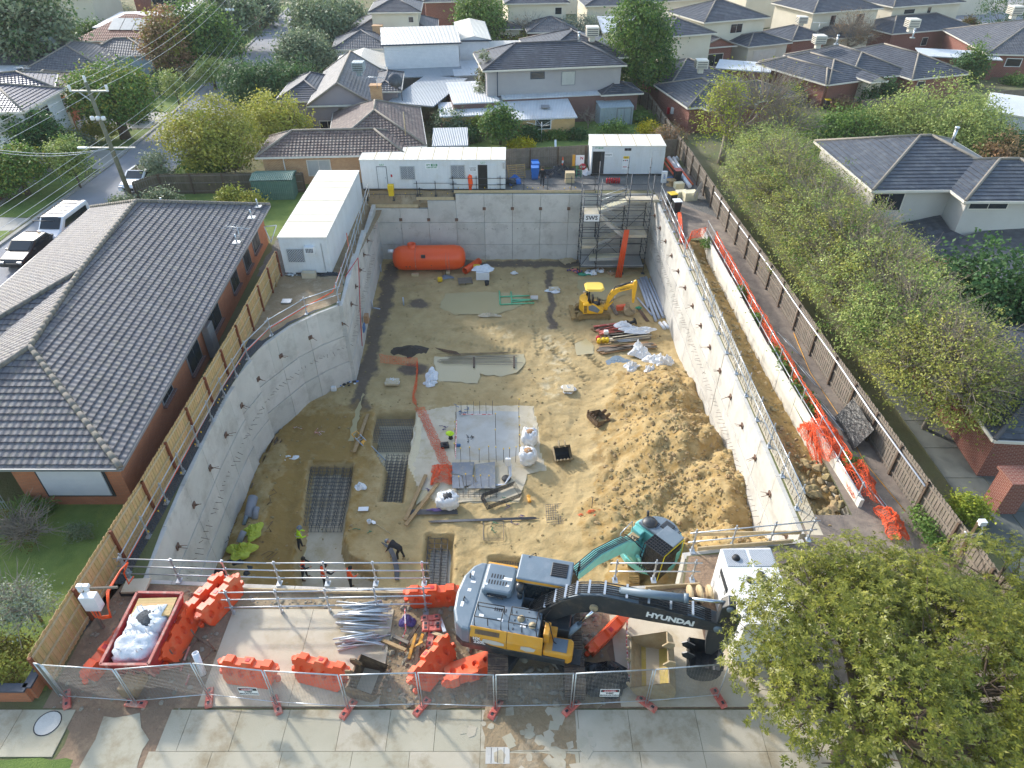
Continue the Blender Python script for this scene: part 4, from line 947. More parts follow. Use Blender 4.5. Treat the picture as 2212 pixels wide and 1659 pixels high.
t=house('long white lean-to roof behind the conifer left of the garage',name='lean_to',cat='shed',loc=(-5,70,0));block(t,(-7.2,70.4),(-1.5,71.2),4.0,2.0,4,'flat','corr_white','brick_yellow',cap=None,gut=None,oh=.2)
t=house('pale grey metal garden shed with double doors beside the brick wall',name='garden_shed',cat='shed',loc=(11,74,0));b1=block(t,(9.2,73.9),(12.8,74.5),2.2,1.85,8,'flat','shed_grey','shed_grey',cap=None,gut=None,oh=.03);window(b1,'f',2.6,.9,1.5,1.6,pane='shed_grey',name='door',mull=2,frame='gutter_grey')
t=house('green metal garden shed in the corner of the back lawn',name='garden_shed',cat='shed',loc=(-19.5,54,0));block(t,(-21.3,53.9),(-17.9,54.1),2.2,1.7,10,'gable','shed_green','shed_green',cap=None,gut=None,oh=.06)
t=thing('clothes_hoist','rotary clothes hoist on the lawn in front of the garage','clothes hoist',(2.93,69.0,0));mb=MB();mb.cyl((2.93,68.9,0),(2.93,68.9,1.9),.035,8);mb.build('pole','galv',t);mb=MB()
for k in range(4):
 a=.5+k*math.pi/2;q=Vector((2.93+1.7*math.cos(a),68.9+1.7*math.sin(a),2.1));mb.cyl((2.93,68.9,1.5),q,.02,5)
for r_ in(.8,1.2,1.65):mb.tube([(2.93+r_*math.cos(.5+k*math.pi/2),68.9+r_*math.sin(.5+k*math.pi/2),1.5+.6*r_/1.7) for k in range(5)],.008,3,False)
mb.build('arms','galv',t)
t=house('two storey house with blue grey tiles and weatherboards at the left edge',loc=(-46,62,0))
b1=block(t,(-53,60.0),(-41.8,60.6),7.6,5.2,20,'hip','tile_blue','boards_white',cap='cap_tan');b3=block(t,(-53,64),(-43.4,68.5),6,5.2,20,'hip','tile_blue','boards_white',cap='cap_tan')
b2=block(t,(-46.4,66.4),(-43.2,67.3),6,2.9,16,'hip','tile_blue','brick_orange',cap='cap_tan');window(b2,'r',2.3,1.1,4,2.0,pane='gutter_cream',name='garage_door');window(b1,'f',8.0,3.9,2.2,1.5,pane='curtain');window(b1,'r',2.5,3.9,3,1.4,pane='glass',mull=3)
t=house('grey tiled weatherboard bungalow with a roof cooler across the street',loc=(-54,92,0))
b1=block(t,(-64,88.2),(-52,88.4),9,2.8,22,'hip','tile_grey','boards_blue',cap='cap_tan');b2=block(t,(-57,84.3),(-48,86.5),12,2.8,22,'hip','tile_grey','boards_blue',cap='cap_tan',axis='v');b3=block(t,(-54,92.5),(-45.4,94),7,2.8,22,'hip','tile_grey','boards_blue',cap='cap_tan')
cooler(t,VA(330,320,3.9),1.3,'shed_grey');window(b3,'r',3,1.5,3.2,1.5,mull=3);block(t,(-67,84),(-58.5,84.2),5,2.6,3,'flat','corr_white','boards_blue',cap=None,gut=None)
t=house('brown tiled house with a wide rust coloured chimney across the street',loc=(-50,76,0));b1=block(t,(-62,73.5),(-51.5,74),7,2.7,20,'hip','tile_brown','brick_orange',cap='cap_tan');b2=block(t,(-53,74),(-46.2,75.6),8,2.9,22,'hip','tile_brown','brick_orange',cap='cap_tan');chimney(t,(-48.6,71.5,0),2.6,4.6,'brick_orange');antenna(t,(-50,75,4.2),1.3);block(t,(-62,80.3),(-52,80.5),2.6,2.9,2,'flat','corr_grey',None,cap=None,gut=None)
t=house('terracotta tiled house with white solar panels',loc=(-54,104,0));b1=block(t,(-60,102.5),(-47.5,102),11,2.8,24,'hip','tile_red','brick_orange',cap=None)
tp=math.tan(math.radians(24))
mb=MB()
for k in range(3):P=b1['P'](5+k*1.7,3.3,2.8+3.3*tp+.08);mb.box(P,(1.6,2.6,.05),M=Matrix.Rotation(math.radians(-2),3,'Z')@Matrix.Rotation(math.radians(24),3,'X'))
mb.build('solar_panels','curtain',t)
t=house('house with a long white flat roof behind the terracotta roof',loc=(-56,115,0));block(t,(-62,112),(-52,113),12,2.8,1,'flat','corr_white','brick_orange',cap=None,gut=None);block(t,(-53,118),(-46,119),8,3.4,2,'flat','corr_white','brick_red',cap=None,gut=None)
t=house('brick house with big windows at the top left edge of the street',loc=(-58,134,0));b1=block(t,(-66,134),(-50,136),9,5.2,15,'hip','tile_grey','brick_red');window(b1,'f',7,3.4,8,2,mull=4)
t=house('mauve tiled house behind the autumn tree across the street',loc=(-50,122,0));block(t,(-51,120),(-40.5,124),12,3.0,24,'hip','tile_grey','brick_red')
t=house('pale green gabled shed under the big tree in the top left corner',name='garden_shed',cat='shed',loc=(-66,104,0));block(t,(-71.5,106),(-66.5,106.5),8,3.0,30,'gable','corr_white','boards_blue',cap=None,gut=None,axis='v')
t=house('cream two storey house with grey hipped roofs above the white house',loc=(-16,106,0));b1=block(t,(-20,106.5),(-12.7,107),9,5.6,20,'hip','tile_dark','render_cream',base=2.7);b2=block(t,(-23.5,105.5),(-10.5,106.5),12,2.8,22,'hip','tile_dark','render_cream');window(b1,'f',5.4,4.6,.7,.7);chimney(t,(-18.5,104.5,0),1.3,4.3)
t=house('red brick house with a grey roof at the top edge, beside the cream house',loc=(-9,122,0));b1=block(t,(-14,121),(-5.5,122),9,4.8,20,'hip','tile_grey','brick_red');window(b1,'f',6.5,3.6,1.1,1.0)
t=house('cream two storey house with a dark grey garage roof at the top',loc=(4,112,0));b1=block(t,(-1,112.5),(8.5,113.5),9,5.8,20,'hip','tile_dark','render_cream',base=0);b2=block(t,(2.2,107.6),(9.6,108.2),7,2.9,22,'hip','tile_grey','brick_purple');b3=block(t,(-3.8,109.8),(1.6,110.3),4,2.9,18,'hip','tile_dark','render_cream');window(b1,'f',7.5,4.7,1,.9);window(b3,'f',2.2,1.1,1.2,2,name='door')
t=house('far cream house between the big green tree and the top edge',loc=(18,112,0));b1=block(t,(11,116),(21,117),9,5.0,20,'hip','tile_dark','render_cream');b2=block(t,(13,108.5),(19,109),5,2.7,15,'flat','corr_white','render_cream',cap=None,gut=None)
DG=dict(roof='tile_dark',cap='cap_tan')
t=house('cream two storey house with a porch gable and garage, top right',loc=(30,106,0));b1=block(t,(25.3,100.2),(35.2,104.2),9.5,5.4,20,'hip',wall='render_cream',base=0,**DG);b2=block(t,(24.6,97.8),(30,99.6),4,2.8,20,'gable',wall='brick_red',axis='v',**DG);b3=block(t,(31.2,98.6),(38,101.5),6,2.8,18,'hip',wall='render_cream',**DG)
window(b1,'f',5.2,4.3,1.9,1.1,mull=2);window(b3,'f',2.8,1.1,3.6,2.0,pane='gutter_cream',name='garage_door');window(b2,'f',2.4,1.1,2.3,1.5,mull=2)
t=house('cream upper storey house with brick ground floor behind the weeping tree',loc=(46,108,0));b1=block(t,(42.2,107.4),(53.8,111.6),9.5,5.4,20,'hip',wall='render_cream',base=0,**DG);b2=block(t,(38.3,102.6),(44.2,104.7),7,2.8,20,'hip',wall='brick_red',**DG);b3=block(t,(44.8,104),(51,106.3),6,2.8,20,'hip',wall='render_cream',**DG)
window(b1,'f',3.6,4.0,.9,1.7);window(b1,'f',8.5,4.0,1.4,1.6);cooler(t,(41,108,3.6),1.2)
t=house('third cream two storey house of the estate beside the far street',loc=(60,114,0));b1=block(t,(55.6,112.3),(68.6,117),10,5.4,20,'hip',wall='render_cream',base=0,**DG);b2=block(t,(54,107.2),(68.5,112.4),8,2.8,20,'hip',wall='brick_red',**DG);window(b1,'f',3.2,4.6,2,.6);window(b1,'f',7,4.4,.7,1.2);window(b2,'f',6.5,1.3,1,1)
t=house('red brick bungalow with a dark roof, porch and bay window',loc=(38,84,0));b1=block(t,(30.4,91.0),(35.0,80.0),8,2.65,20,'hip',wall='brick_red',**DG)
b1b=block(t,(34.7,80.0),(39.0,82.2),11,2.65,22,'hip',wall='brick_red',**DG);b2=block(t,(38.3,82.3),(46.8,84.8),13,2.65,21,'hip',wall='brick_red',**DG);b2b=block(t,(45.3,82.3),(53.3,85),14,2.65,21,'hip',wall='brick_red',**DG)
window(b1b,'f',2.2,1.35,1.9,1.5,mull=2);cooler(t,VC(950,290,4.1),1.25);flue(t,VC(1065,270,4.2),.9);cooler(t,VC(1515,190,4.2),1.35);flue(t,VC(1530,230,4.2),.9)
b3=block(t,(39.6,80.0),(41.8,80.7),3,2.9,24,'gable',wall='render_cream',axis='v',roof='tile_dark',cap=None);window(b3,'f',.65,1.1,.9,2.0,name='door')
window(b2b,'f',1.5,1.2,1.0,2.0,name='door',pane='dark_mark')
antenna(t,VC(950,210,4.0),1.4)
t=house('low white metal patio roof between the brick houses',name='patio_roof',cat='roof',loc=(55,92,0));block(t,(52.5,95.0),(61.5,92.6),4.5,2.5,1,'flat','corr_white','brick_red',cap=None,gut=None)
t=house('white metal patio roof behind the yellow tree',name='patio_roof',cat='roof',loc=(28,92,0));block(t,(24.5,88.5),(30.5,86.3),4.5,2.5,1,'flat','corr_white','brick_red',cap=None,gut=None)
t=house('red brick bungalow with a grey roof at the right edge',loc=(66,96,0));b1=block(t,(60.5,94.5),(75,92.5),16,2.8,20,'hip',wall='brick_red',roof='tile_grey',cap='cap_tan');window(b1,'f',3.2,1.8,1.8,.9,frame='white_mark');cooler(t,VC(2140,110,4.6),1.4);flue(t,VC(2110,160,4.0),.5)
t=house('red brick bungalow with dark tiles left of the yellow tree',loc=(20,80,0));b1=block(t,(15.7,80),(17.6,71.0),7.5,2.65,20,'hip',wall='brick_red',**DG);b2=block(t,(17.2,79),(26,82),9,2.65,20,'hip',wall='brick_red',**DG);cooler(t,VC(235,440,4.0),1.15)
for k,(x,m) in enumerate(((40,'red_mark'),(65,'white_mark'))):P=VC.wall(x,675,(16.15,79.6),(17.9,71.4));mb=MB();mb.box(P,(.25,.4,.6));mb.build('meter_box',MATS[m],t)
b3=block(t,(19.5,70.5),(30.5,76.2),6.5,2.6,18,'hip',wall='brick_red',**DG)
t=house('cream upper storey behind the dark green tree on the right',loc=(22,94,0));b1=block(t,(18.5,91.5),(25.5,94),8,5.3,20,'hip',wall='render_cream',base=0,**DG)
t=house('dark roofed house at the top beyond the cream porch house',loc=(26,118,0));block(t,(19,116),(32,121),10,5.4,20,'hip',wall='render_cream',**DG);
for i,(x,y,a) in enumerate(((38,126,.3),(52,130,.3),(76,138,.2),(92,112,.1),(84,96,0),(88,80,-.1),(5,140,.1),(-22,138,.1),(-36,168,0),(22,146,.2),(-78,122,0),(-80,90,0),(-16,165,.1))):
 LBL=['far grey roofed house at the very top, centre right','far grey roofed house left of the side street','house beyond the side street at the top right','house behind the brick bungalow on the right edge','dark roof beyond the right edge bungalow','roof beyond the timber fence on the right edge','far roof at the top edge above the grey house','far roof at the top edge above the cream house','distant roof beside the top of the street','distant roof at the top edge right of centre','roof among trees at the top left','roof behind trees at the left edge','distant roof beside the far end of the street, right side']
 t=house(LBL[i],loc=(x,y,0),group='houses along the skyline');u=Vector((math.cos(a),math.sin(a),0));block(t,(x,y),(x+12*u.x,y+12*u.y),10,3.0 if i%2 else 5.4,21,'hip',['tile_dark','tile_grey','tile_brown'][i%3],['render_cream','brick_red'][i%2])
t=house('near cream rendered two storey house with dark tiled roofs on the right',loc=(27,44,0));NR=dict(roof='tile_near',cap='cap_tan')
b1=block(t,(23.07,42.2),(33.6,42.5),9.8,5.5,21,'hip',wall='render_shade',base=0,**NR)
b1x=block(t,(28.1,40.5),(36.5,40.5),7.2,5.5,21,'hip',wall='render_shade',base=0,**NR)
window(b1,'f',1.0,4.55,2.0,1.15,mull=2,pane='glass');window(b1x,'f',1.4,5.05,2.4,.45,mull=2);flue(t,VC(1765,885,6.4),1.1)
def lowroof(pts):r=MB();r.poly(pts);return r
r=MB();a=VC(1460,1365,3.1);c1=VC(1720,1310,3.6);c2=VC(1790,1420,3.3);r.poly([VC(1500,1569,2.5),VC(1790,1569,2.5),VC(1850,1440,3.2),VC(1760,1400,3.3),VC(1700,1310,3.6),a])
r.poly([VC(1790,1569,2.5),VC(2330,1900,2.5),VC(2700,1500,3.6),VC(2500,1250,4.0),VC(1850,1440,3.2)])
r.build('lower_roof','tile_near',t)
mb=MB();mb.prism([(24,33.5),(33,33.5),(33,44),(24,42.5)],0,2.45);mb.build('ground_floor_wall','brick_red',t)
t=house('red brick house with a dark roof at the right edge beside the paved path',loc=(24,28,0))
b1=block(t,(21.9,31.0),(22.5,22.6),0.1,2.7,20,'flat',wall=None,roof='tile_near',cap=None,gut=None) if False else None
b1=block(t,(20.6,21.7),(31,20.9),10.5,2.6,20,'hip',wall='brick_red',roof='tile_near',cap='cap_dark',oh=.5);window(b1,'l',4.5,1.3,1.6,1.3,mull=2)
mb=MB();mb.box((21.1,20.3,.9),(.9,.9,1.8));mb.box((21.1,20.3,1.86),(1.1,1.1,.12));mb.build('brick_pier','brick_red',t)
t=house('white corrugated metal building at the right edge behind the tall shrub',name='metal_shed',cat='shed',loc=(48,66,0));block(t,(45.8,68.9),(56,62),8,3.0,8,'gable','corr_white','corr_white',cap=None,oh=.1)
paling_fence([(38.3,77.9),(47,80.8)],'grey paling fence in front of the brick porch','old_timber','dark_timber','old_timber',side=1,h=1.6)
paling_fence([(53.5,80.2),(64,82.5)],'grey paling fence at the right edge above the white metal shed','old_timber','dark_timber','old_timber',side=1,h=1.9)
paling_fence([(15.9,62),(15.7,69),(15.3,80),(13.6,86)],'paling fence running back between the garden shed and the brick bungalow','old_timber','dark_timber','old_timber',side=1,h=1.7)
paling_fence([(-6.5,61.5),(-7,70)],'dark fence at the left of the back garden','dark_timber','dark_timber','dark_timber',side=1,h=1.5)
paling_fence([(-3,103),(3,103.5),(10,104)],'pale paling fence behind the bare shrubs at the top','old_timber','dark_timber','old_timber',side=1,h=1.7)
paling_fence([(-43.3,79.5),(-46.5,110)],'dark fence along the far footpath across the street','gutter_dark','gutter_dark','gutter_dark',side=1,h=1.7)
def brick_wall(pts,h,label,m='brick_red',th=.25,cap=None,steps=False):
 t=thing('brick_wall',label,'wall',(pts[0][0],pts[0][1],0));mb=MB()
 for a,b in zip(pts[:-1],pts[1:]):
  a,b=Vector((*a,0)),Vector((*b,0));L=(b-a).length;n=max(1,int(L/1.6))
  for i in range(n):
   hh=h-(.0 if not steps else .12*(i%3));mb.beam(a+(b-a)*i/n+Vector((0,0,hh/2)),a+(b-a)*(i+1)/n+Vector((0,0,hh/2)),th,hh)
 mb.build('wall',MATS[m],t)
 if cap:
  cm=MB()
  for a,b in zip(pts[:-1],pts[1:]):cm.beam((a[0],a[1],h+.03),(b[0],b[1],h+.03),th+.04,.08)
  cm.build('coping',MATS[cap],t)
brick_wall([(-43.0,44),(-42.3,53.5),(-42.6,60.5)],1.5,'stepped red brick fence wall along the footpath at the left edge',steps=True)
brick_wall([(-24,11.75),(-15.95,11.75),(-15.95,13.2)],.62,'low orange brick planter wall with dark coping at the bottom left',m='brick_orange',cap='gutter_dark')
mat('cat_yellow','#e0a030','#d3932a',rough=.45,nscale=1.5,stain='#b5a080',sscale=2.2,sfac=.45,coat=.2)
mat('mach_grey','#6f7e88','#63717b',rough=.45,nscale=1.2,stain='#8f949a',sscale=2,sfac=.35)
mat('mach_dark','#2d3338','#24292d',rough=.45,nscale=2,stain='#6b5f50',sscale=3,sfac=.4,coat=.15)
mat('track','#6b5a4e','#4f433b',rough=.85,nscale=5,metal=.2,stain='#9a8468',sscale=4,sfac=.6,bump=.02,bscale=20)
mat('track_mud','#a08557','#86703f',rough=.95,nscale=5,bump=.04,bscale=15)
mat('teal','#79c6c0','#68b6b0',rough=.45,nscale=1.5,stain='#8aa59a',sscale=3,sfac=.4)
mat('kom_yellow','#efb81f','#e5ad17',rough=.4,nscale=1.5,stain='#a8853a',sscale=3,sfac=.4)
mat('kom_pale','#f3cf5c','#edc64e',rough=.4)
mat('chrome','#d8dadc','#c8cacc',rough=.15,metal=1)
mat('bucket_rust','#7a6651','#5b4a3c',rough=.8,nscale=4,metal=.2,stain='#b39463',sscale=3,sfac=.6)
mat('bucket_pale','#b3a284','#988664',rough=.8,nscale=3,stain='#8b6e45',sscale=2,sfac=.5)
mat('mud_yellow','#b5a04c','#a8924a',rough=.7,nscale=3,stain='#c9b083',sscale=2,sfac=.7)
class XB(MB):
 """mesh builder in a machine's own frame: x forward, y left, z up"""
 def __init__(S,C,a):super().__init__();S.C,S.a=Vector(C),a
 def build(S,name,m,parent=None,bevel=0,world=True):
  R=Matrix.Rotation(S.a,3,'Z');S.v=[tuple(R@Vector(p)+S.C) for p in S.v];return super().build(name,m,parent,bevel,True)
def track(t,C,a,y,L,w,h,z0=0.,m='track',name='track',pitch=.19):
 mb=XB(C,a);r=h/2
 def pt(s):
  st=L-2*r;per=2*st+2*math.pi*r;s%=per
  if s<st:return(-st/2+s,h,0)
  s-=st
  if s<math.pi*r:th=s/r;return(st/2+r*math.sin(th),r+r*math.cos(th),-th)
  s-=math.pi*r
  if s<st:return(st/2-s,0,math.pi)
  s-=st;th=s/r;return(-st/2-r*math.sin(th),r-r*math.cos(th),math.pi-th)
 per=2*(L-2*r)+2*math.pi*r;n=int(per/pitch)
 for i in range(n):
  x,z,th=pt(i*per/n);R=Matrix.Rotation(-th if False else 0,3,'Y');d=Vector((math.cos(th),0,math.sin(th)));nn=Vector((-d.z,0,d.x))
  M=Matrix((d,Vector((0,1,0)),nn)).transposed()
  mb.box((x,y,z+z0),(per/n*.9,w,.035),M=M);mb.box(Vector((x,y,z+z0))+nn*.03,(.02,w,.035),M=M)
 o=mb.build(name,MATS[m],t)
 fr=XB(C,a);fr.box((0,y,z0+r),(L-2*r,w*.5,h*.62));fr.build('track_frame',MATS['mach_dark' if m=='track' else m],o)
 for s in(-1,1):
  wh=XB(C,a);wh.cyl((s*(L/2-r),y-w*.3,z0+r),(s*(L/2-r),y+w*.3,z0+r),r*.82,16);wh.build('sprocket',MATS['mach_dark' if m=='track' else m],o)
 hl_=XB(C,a)
 if m=='track':
  k=0
  for i in range(n):
   x,z,th=pt(i*per/n)
   if z>h*.98:hl_.box((x,y,z+z0+.019),(.05,.12,.004))
  if hl_.v:hl_.build('shoe_holes','black',o)
 return o
def hoses(t,C,a,paths,r=.02,m='black',name='hoses'):
 mb=XB(C,a)
 for p in paths:mb.tube(p,r,5,False)
 return mb.build(name,MATS[m],t)
EC,EA=(0.84,13.9,0.0),math.radians(-11.5)
ex=thing('excavator','large yellow and dark grey excavator with a black boom, parked between slab and pit','excavator',EC)
TC=(0.8,13.75,0.02)
for y in(-1.27,1.27):track(ex,TC,math.pi/2,y,4.4,.68,.95)
u=XB(TC,math.pi/2);u.box((0,0,.55),(1.6,2.2,.4));[u.beam((s*1.3,q*1.1,.4),(s*.3,q*.4,.6),.35,.35) for s in(-1,1) for q in(-1,1)];u.cyl((0,0,.6),(0,0,1.02),.62,20);u.build('undercarriage','mach_dark',ex,bevel=.03)
b=XB(EC,EA);b.prism([(-2.1,-1.32),(1.2,-1.32),(1.3,-.5),(1.3,.2),(1.15,1.36),(-2.1,1.4)],1.02,1.2);b.build('base_frame','mach_dark',ex,bevel=.03)
b=XB(EC,EA);cw=[(-2.0,-1.36),(-2.3,-1.34),(-2.55,-1.15),(-2.74,-.7),(-2.82,0),(-2.74,.72),(-2.5,1.2),(-2.25,1.4),(-2.0,1.42)];b.prism(cw,1.08,2.08);cwo=b.build('counterweight','mach_grey',ex,bevel=.09)
b=XB(EC,EA);b.prism([(x*1.012+.01,y*1.008) for x,y in cw],.98,1.35);b.build('skid_plate','mach_dark',cwo,bevel=.05)
for x,y,w_,h_ in((-2.45,.85,.1,.2),(-2.35,.5,.17,.08),(-2.4,.15,.12,.12),(-2.5,-.45,.1,.2)):
 b=XB(EC,EA);b.box((x,y,2.084),(w_,h_,.006));b.build('label','white_mark',cwo)
for x,y in((-2.5,.72),(-2.48,-.25)):b=XB(EC,EA);b.tube([(x,y-.07,2.08),(x,y-.05,2.17),(x,y+.05,2.17),(x,y+.07,2.08)],.02,6);b.build('lifting_eye','black',cwo)
b=XB(EC,EA);b.prism([(-2.02,-1.2),(.25,-1.2),(.25,-.2),(-.5,-.15),(-.5,1.36),(-2.02,1.38)],1.2,2.08);dk=b.build('engine_deck','mach_grey',ex,bevel=.02)
b=XB(EC,EA);b.prism([(-1.95,.05),(-.95,.05),(-.88,.2),(-.88,1.1),(-1.0,1.22),(-1.95,1.22)],2.08,2.38);hd=b.build('engine_hood','mach_grey',ex,bevel=.1)
b=XB(EC,EA);[b.box((-1.75+i*.1,.42,2.382),(.045,.17,.006)) for i in range(7)];[b.box((-1.7+i*.1,.68,2.382),(.045,.17,.006)) for i in range(5)];b.build('vent_slots','black',hd)
b=XB(EC,EA);b.box((-1.15,.63,2.382),(.34,.12,.006));b.box((-1.1,.36,2.382),(.14,.08,.006));b.box((-1.85,.3,2.382),(.14,.08,.006));b.build('labels','white_mark',hd)
b=XB(EC,EA);b.box((-1.4,.02,2.22),(.7,.05,.05));b.tube([(-1.7,.0,2.1),(-1.7,-.06,2.22),(-1.2,-.06,2.22),(-1.2,0,2.1)],.025,6);b.build('hinge','mach_dark',hd)
b=XB(EC,EA);b.prism([(-2.0,1.36),(-.5,1.36),(-.5,1.46),(-2.0,1.46)],1.25,2.1);b.build('side_door','cat_yellow',ex,bevel=.015)
b=XB(EC,EA);[b.box((-1.7+i*.28,1.2,2.084),(.22,.06,.006)) for i in range(3)];[b.box((-1.35+i*.075,-.42,2.084),(.04,.13,.006)) for i in range(6)];b.build('deck_slots','black',dk)
b=XB(EC,EA);b.box((-1.75,-.75,2.084),(.16,.1,.006));b.box((-1.1,-.8,2.084),(.2,.1,.006));b.box((-.3,-.85,2.084),(.2,.14,.006));b.build('labels','white_mark',dk)
for x,y in((-.42,-.62),(.0,-.8)):b=XB(EC,EA);b.lathe([(.13,0),(.13,.03),(.07,.04),(.07,.1),(0,.11)],(x,y,2.08),14);b.build('filler_cap','bucket_pale',dk)
b=XB(EC,EA)
for i in range(26):b.lathe([(.018,0),(.018,.02),(0,.022)],(random.choice((-.62,.1,.2,-.2)),random.uniform(-1.1,-.3),2.08),6)
b.build('bolts','mach_dark',dk)
b=XB(EC,EA);prf=[(-1.28,1.24),(-1.41,1.35),(-1.38,1.75),(-1.22,2.1),(-1.19,2.1),(-1.19,1.24)]
def side(x0,x1,prof,m,name,par):q=XB(EC,EA);q.extrude(prof,((x0+x1)/2,0,0),(0,1,0),(0,0,1),(1,0,0),x1-x0);return q.build(name,MATS[m],par,bevel=.02)
dr1=side(-2.02,-.78,prf,'cat_yellow','side_door',ex);dr2=side(-.765,.42,prf,'cat_yellow','side_door',ex)
side(-2.03,1.2,[(-1.30,1.02),(-1.42,1.08),(-1.425,1.36),(-1.405,1.4),(-1.2,1.4),(-1.2,1.02)],'mach_dark','lower_skirt',ex)
def onside(pts,m,name,par,off=.006):
 """polygon on the sloping side panel: (x, s) with s 0..1 from z1.36 to z1.75 then 1..2 to the top edge"""
 q=XB(EC,EA);P3=[]
 for x,s in pts:
  if s<=1:y,z=-1.41+.03*s,1.35+.4*s
  else:y,z=-1.38+.16*(s-1),1.75+.35*(s-1)
  P3.append((x,y-off,z+off*.3))
 q.poly(P3);return q.build(name,MATS[m],par)
onside([(-2.0,.0),(-2.0,1.0),(-1.6,.62),(-1.3,.28),(-.8,.16),(-.8,.02)],'mach_dark','black_stripe',dr1);onside([(-.75,.04),(-.75,.17),(.4,.17),(.4,.08)],'mach_dark','black_stripe',dr2)
onside([(-1.85,1.35),(-1.85,1.8),(-1.02,1.8),(-1.02,1.35)],'bucket_rust','grille',dr1,.012)
for a_,b_,c_,d_ in((-1.5,-1.0,.5,1.0),):
 onside([(-1.62,.55),(-1.55,.98),(-1.1,.95),(-.85,.8),(-.85,.5),(-1.2,.42)],'render_shade','scuff',dr1,.009);onside([(-.3,.5),(-.28,.9),(.0,.98),(.22,.8),(.15,.45),(-.1,.35)],'render_shade','scuff',dr2,.009)
Rm=Matrix.Rotation(EA,3,'Z')
def etext(body,size,p,X,Y,m,par,bold=.006):text(body,size,Rm@Vector(p)+Vector(EC),Rm@Vector(X),Rm@Vector(Y),m,par,bold=bold)
etext('HX',.17,(-1.78,-1.408,1.72),(1,0,0),(0,.12,1),'white_mark',dr1);etext('220L',.2,(-1.68,-1.425,1.56),(1,0,0),(0,.08,1),'white_mark',dr1)
b=XB(EC,EA);b.prism([(.44,-1.36),(.44,-.75),(1.32,-.72),(1.42,-.8),(1.42,-1.3),(1.3,-1.38)],1.15,1.62);tb_=b.build('tool_box','cat_yellow',ex,bevel=.06)
b=XB(EC,EA);b.prism([(.74,-1.28),(.74,-.8),(1.22,-.8),(1.22,-1.28)],1.62,1.64);b.build('anti_slip_plate','mach_grey',tb_)
b=XB(EC,EA);b.box((.5,-.8,1.85),(.2,.5,.5));b.build('step_post','cat_yellow',ex,bevel=.03)
b=XB(EC,EA);b.box((.68,-.65,1.72),(.28,.3,.2));b.build('step','cat_yellow',ex,bevel=.02)
b=XB(EC,EA);b.box((1.55,-1.05,1.12),(.3,.55,.06));b.build('front_step','mach_dark',ex)
b=XB(EC,EA)
for pts in([(-1.9,-.55,2.08),(-1.9,-.55,2.5),(-1.0,-.55,2.5),(-1.0,-.55,2.08)],[(-1.9,-.55,2.3),(-1.0,-.55,2.3)],[(-1.9,-1.15,2.08),(-1.9,-1.1,2.5),(-1.0,-1.1,2.5),(-1.0,-1.15,2.08)],[(-1.9,-.55,2.5),(-1.9,-1.1,2.5)],[(-1.0,-.55,2.5),(-1.0,-1.1,2.5)],[(-1.45,-1.1,2.5),(-1.45,-1.1,2.1)]):b.tube(pts,.018,6)
b.build('hand_rail','black',ex)
b=XB(EC,EA)
for pts in([(-.75,-.5,2.08),(-.75,-.5,2.5),(.15,-.5,2.5),(.2,-.5,2.08)],[(-.75,-1.1,2.08),(-.75,-1.1,2.5),(.15,-1.1,2.5),(.2,-1.15,2.08)],[(-.75,-.5,2.5),(-.75,-1.1,2.5)],[(.15,-.5,2.5),(.15,-1.1,2.5)],[(-.3,-1.1,2.5),(-.3,-1.12,2.1)],[(-.75,-.8,2.5),(.15,-.8,2.5)]):b.tube(pts,.018,6)
b.build('hand_rail','black',ex)
b=XB(EC,EA);b.tube([(.35,-.75,2.1),(.35,-.75,2.4),(.55,-.8,2.4),(.75,-1.0,1.7),(1.45,-1.1,1.2)],.018,6);b.tube([(-.5,1.25,2.1),(-.5,1.25,3.0),(-.3,1.45,3.0),(-.2,1.45,1.3)],.018,6);b.tube([(-.85,1.1,2.1),(-.85,1.1,2.75),(-.55,1.1,2.9),(-.55,1.1,2.1)],.018,6);b.build('grab_rail','black',ex)
b=XB(EC,EA);cabp=[(-.72,1.3),(.6,1.3),(1.2,1.3),(1.28,2.0),(1.02,2.86),(-.72,2.86)];b.extrude(cabp,(0,.83,0),(1,0,0),(0,0,1),(0,1,0),1.0);cab=b.build('cab','mach_grey',ex,bevel=.05)
b=XB(EC,EA);b.box((.14,.83,2.93),(1.86,1.06,.1));rfc=b.build('cab_roof','mach_grey',cab,bevel=.05)
b=XB(EC,EA);b.box((.62,.9,2.985),(.56,.58,.03));hatch=b.build('roof_hatch','mach_dark',cab,bevel=.02)
b=XB(EC,EA);[b.box((.62,.66+i*.08,3.005),(.5,.035,.02)) for i in range(7)];b.build('hatch_slats','black',hatch)
b=XB(EC,EA);b.box((.14,.32,2.87),(1.84,.05,.12));b.build('yellow_trim','cat_yellow',cab)
b=XB(EC,EA);b.box((.15,.325,2.35),(1.3,.02,.75));b.build('side_window','glass',cab)
b=XB(EC,EA);b.box((.15,1.335,2.2),(1.4,.02,1.0));b.build('side_window','glass',cab)
b=XB(EC,EA);b.extrude([(1.31,2.02),(1.05,2.8),(1.06,2.8),(1.32,2.02)],(0,.83,0),(1,0,0),(0,0,1),(0,1,0),.85);b.build('windscreen','glass',cab)
b=XB(EC,EA);b.lathe([(.05,0),(.05,.2),(.13,.22),(.15,.3),(.15,.46),(.1,.52),(0,.53)],(-.62,.2,2.3),14);b.cyl((-.62,.2,2.05),(-.62,.2,2.35),.09,10);b.build('air_intake','mach_dark',ex)
b=XB(EC,EA);b.box((1.22,1.35,2.5),(.04,.06,.5));b.box((1.25,1.42,2.7),(.06,.2,.3));b.build('mirror','black',ex)
b=XB(EC,EA);b.box((.45,-.1,1.5),(1.5,.9,.55));b.build('boom_mount','mach_dark',ex,bevel=.03)
